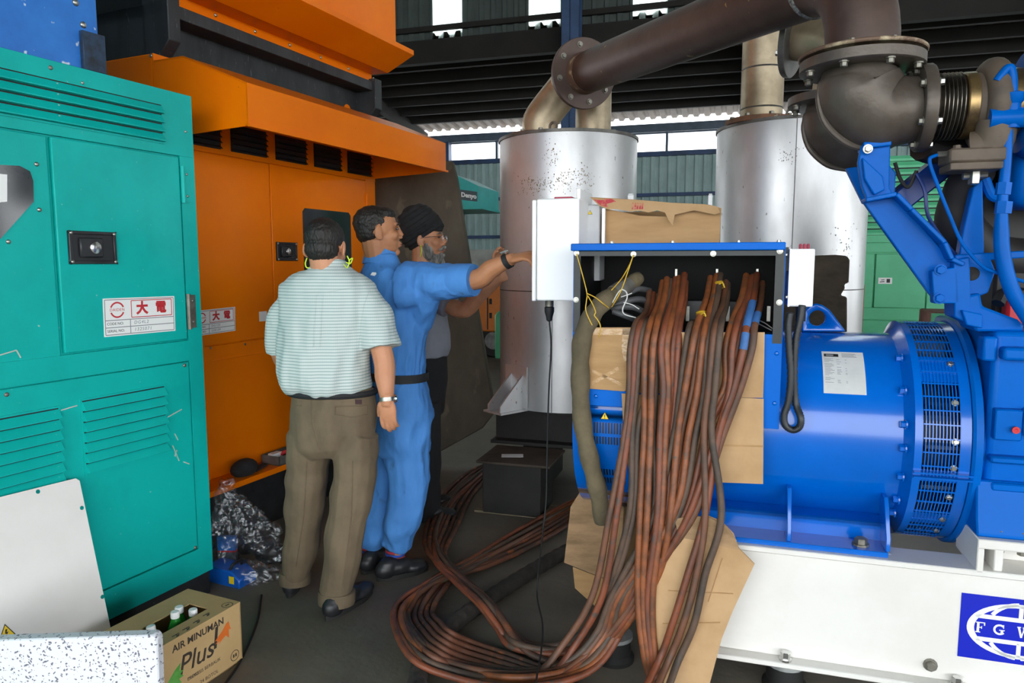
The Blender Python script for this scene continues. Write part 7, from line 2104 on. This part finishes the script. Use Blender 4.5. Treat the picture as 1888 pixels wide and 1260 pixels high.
for c in (aR2, aL2):
    sk_ = MB().lathe([(0.046, -0.04), (0.046, 0.07)], c, (0, 0, 1), 20).build('sock', 'sock', pb)
    for k, mt in enumerate(('sock_red', 'sock_blue', 'sock_red')):
        MB().lathe([(0.0465, 0.0 + k * 0.016), (0.048, 0.002 + k * 0.016), (0.048, 0.009 + k * 0.016), (0.0465, 0.011 + k * 0.016)], c, (0, 0, 1), 20).build('sock_stripe', mt, sk_)
wd = (wR - eR).normalized()
wt = MB().lathe([(0.028, -0.011), (0.0325, -0.011), (0.0325, 0.011), (0.028, 0.011)], wR - wd * 0.012, wd, 24, closed=True).build('wristwatch', 'belt_black', pb)
MB().lathe([(0, 0), (0.017, 0), (0.019, 0.003), (0.019, 0.009), (0, 0.009)], wR - wd * 0.012 + Vector((-0.012, -0.005, 0.03)), (-0.3, -0.2, 1), 18).build('watch_case', 'chrome', wt)
q0_ = wB(693, 500, -0.17)
mt_ = bvh_of(cvB)
qa = on_cloth(mt_, 691, 506, 0.002)
if qa: flat(cvB, 'sticker_white', qa, (1, -0.3, 0), (0, 0, 1), [[(-0.02, -0.004), (0.0, -0.008), (0.012, 0.0), (0.008, 0.008), (-0.01, 0.008)]], 'white_print', 0.002)

# ---- turbaned man with a grey beard behind them
def wC(x, y, dY=0.0): return W(x, y, 4.0 + dY)
HC = Head(wC(787, 443), (0.97, -0.18, 0), 0.03)
yc2 = math.atan2(-0.95, -0.1)
yc2 = math.atan2(-0.96, 0.1)
cC = wC(775, 520)
rgc = Vector((0.05, -1.0, 0))
sR3, sL3 = cC + rgc * 0.17, cC - rgc * 0.17
eR3, wR3 = W(848, 572, 3.72), W(926, 508, 3.56)
hC = W(915, 470, 3.55)
body = HC.face(1.06) + HC.neck(wC(778, 505), 0.058) + [
    loft([(wC(776, 503), 0.07, 0.065, yc2), (cC - Vector((0, 0, .02)), 0.13, 0.08, yc2), (wC(778, 580), 0.15, 0.1, yc2), (wC(780, 640), 0.14, 0.1, yc2), (wC(782, 680), 0.13, 0.09, yc2), (wC(782, 730), 0.12, 0.08, yc2)]),
    T([sR3, eR3, (eR3 + wR3) / 2, wR3], [0.05, 0.044, 0.042, 0.028]), T([sL3, sL3 + Vector((-0.02, 0, -0.28)), sL3 + Vector((-0.08, 0, -0.5))], [0.045, 0.04, 0.028]),
    T([wC(783, 740, -0.06), wC(785, 830, -0.09), Zp(790, 946, 0.04)], [0.07, 0.048, 0.03]), T([wC(780, 740, 0.06), wC(780, 830, 0.1), Zp(786, 926, 0.04)], [0.07, 0.048, 0.03]),
    ('e', Zp(791, 948, 0.04), (0.03, 0.022, 0.02)), ('e', Zp(787, 928, 0.04), (0.03, 0.022, 0.02))]
body += hand(wR3, hC - wR3, (0.5, -0.3, -0.35), -1, 0.55, thumb=(0.8, 0.4, 0.3))
body += hand(sL3 + Vector((-0.08, 0, -0.5)), (0.1, 0, -1), (0, -1, 0), 1, 0.4)
pcn = fused(body, 'person', 'skin_mid', voxel=0.0045, sm=2, base=(-0.48, 4.05, 0), label='man with black turban, glasses and grey beard in a grey shirt', cat='person')
HC.features(pcn, 'beard_grey')
tp_ = [HC.e((0, -0.038, 0.066), (0.104, 0.128, 0.096), Matrix.Rotation(0.42, 3, 'X')), HC.e((0, -0.055, 0.1), (0.098, 0.112, 0.096), Matrix.Rotation(0.5, 3, 'X')), HC.e((0, -0.06, 0.02), (0.092, 0.09, 0.075)), HC.e((0, 0.025, 0.075), (0.086, 0.07, 0.05))]
me = blob(tp_, 0.005, 3)
for v in me.vertices:
    q = HC.R.transposed() @ (v.co - HC.c)
    v.co += v.normal * 0.0045 * math.sin((q.z * 1.0 - q.y * 0.55) * 210 + 2 * abs(q.x) * 30)
me.update()
place(me, 'turban', 'turban_black', pcn)
bd = [HC.e((0, 0.045, -0.1), (0.05, 0.046, 0.05)), HC.e((0, 0.06, -0.125), (0.036, 0.036, 0.04)), HC.e((0.048, 0.018, -0.062), (0.02, 0.034, 0.05)), HC.e((-0.048, 0.018, -0.062), (0.02, 0.034, 0.05)),
      T([HC.p(0.038, 0.08, -0.06), HC.p(0.016, 0.099, -0.043), HC.p(0, 0.103, -0.041), HC.p(-0.016, 0.099, -0.043), HC.p(-0.038, 0.08, -0.06)], [0.008, 0.0095, 0.009, 0.0095, 0.008], 3), HC.e((0, 0.075, -0.088), (0.035, 0.022, 0.02))]
me = blob(bd, 0.005, 1)
ripple(me, 0.008, (80, 80, 25), 1.1)
place(me, 'beard', 'beard_grey', pcn)
gl = MB()
for sg in (-1, 1):
    pts = []
    for k in range(17):
        a = 2 * math.pi * k / 16
        pts.append(HC.p(sg * 0.034 + 0.024 * math.cos(a), 0.102 - 0.004 * abs(math.cos(a)), 0.008 + 0.016 * math.sin(a)))
    gl.tube(pts, 0.0013, 6)
    gl.tube([HC.p(sg * 0.058, 0.098, 0.014), HC.p(sg * 0.08, 0.05, 0.014), HC.p(sg * 0.084, -0.01, 0.008)], 0.0016, 6, res=3)
gl.tube([HC.p(-0.011, 0.103, 0.012), HC.p(0, 0.107, 0.015), HC.p(0.011, 0.103, 0.012)], 0.0013, 6)
go = gl.build('glasses', 'chrome', pcn, weld=False)
for sg in (-1, 1):
    MB().ell(HC.p(sg * 0.034, 0.1, 0.008), (0.023, 0.0012, 0.0155), 14, HC.R).build('lens', 'frosted_pane', go)
MB().tube([HC.p(0.082, -0.01, -0.03), HC.p(0.086, -0.005, -0.06), HC.p(0.07, -0.02, -0.09)], 0.0028, 6, res=4).build('earplug_cord', 'neon_cord', pcn, angle=80)
shc = [loft([(wC(778, 484), 0.07, 0.068, yc2), (wC(776, 498), 0.12, 0.085, yc2), (cC + Vector((0, 0, 0.005)), 0.19, 0.115, yc2), (wC(778, 570), 0.19, 0.135, yc2), (wC(781, 615), 0.185, 0.145, yc2), (wC(783, 640), 0.175, 0.142, yc2), (wC(783, 656), 0.16, 0.128, yc2)]),
       T([sR3, sR3 * 0.45 + eR3 * 0.55, sR3 * 0.2 + eR3 * 0.8 + Vector((0, 0, 0.0))], [0.085, 0.078, 0.078]), T([sL3, sL3 + Vector((-0.02, 0, -0.22))], [0.08, 0.075], 0)]
me = blob(shc, 0.008, 3)
ripple(me, 0.010, (12, 12, 7), 8.2)
place(me, 'shirt', 'shirt_grey', pcn)
tr3 = [loft([(wC(783, 650), 0.158, 0.122, yc2), (wC(783, 700), 0.165, 0.125, yc2), (wC(783, 760), 0.15, 0.11, yc2)]), T([wC(784, 740, -0.09), wC(786, 830, -0.09), Zp(790, 950, 0.02)], [0.092, 0.078, 0.074]), T([wC(780, 740, 0.09), wC(780, 830, 0.1), Zp(786, 930, 0.02)], [0.092, 0.078, 0.072])]
me = blob(tr3, 0.009, 3)
ripple(me, 0.010, (9, 9, 7), 1.2)
place(me, 'trousers', 'trouser_black', pcn)
for c in (Zp(790, 946, 0.04), Zp(786, 926, 0.04)): MB().lathe([(0.058, -0.03), (0.062, 0.03), (0.056, 0.12)], c, (0, 0, 1), 18).build('sock', 'sock', pcn)
shoe(pcn, Zp(766, 962, 0), Zp(842, 956, 0), w=0.052)
shoe(pcn, Zp(764, 936, 0), Zp(832, 930, 0), w=0.052)
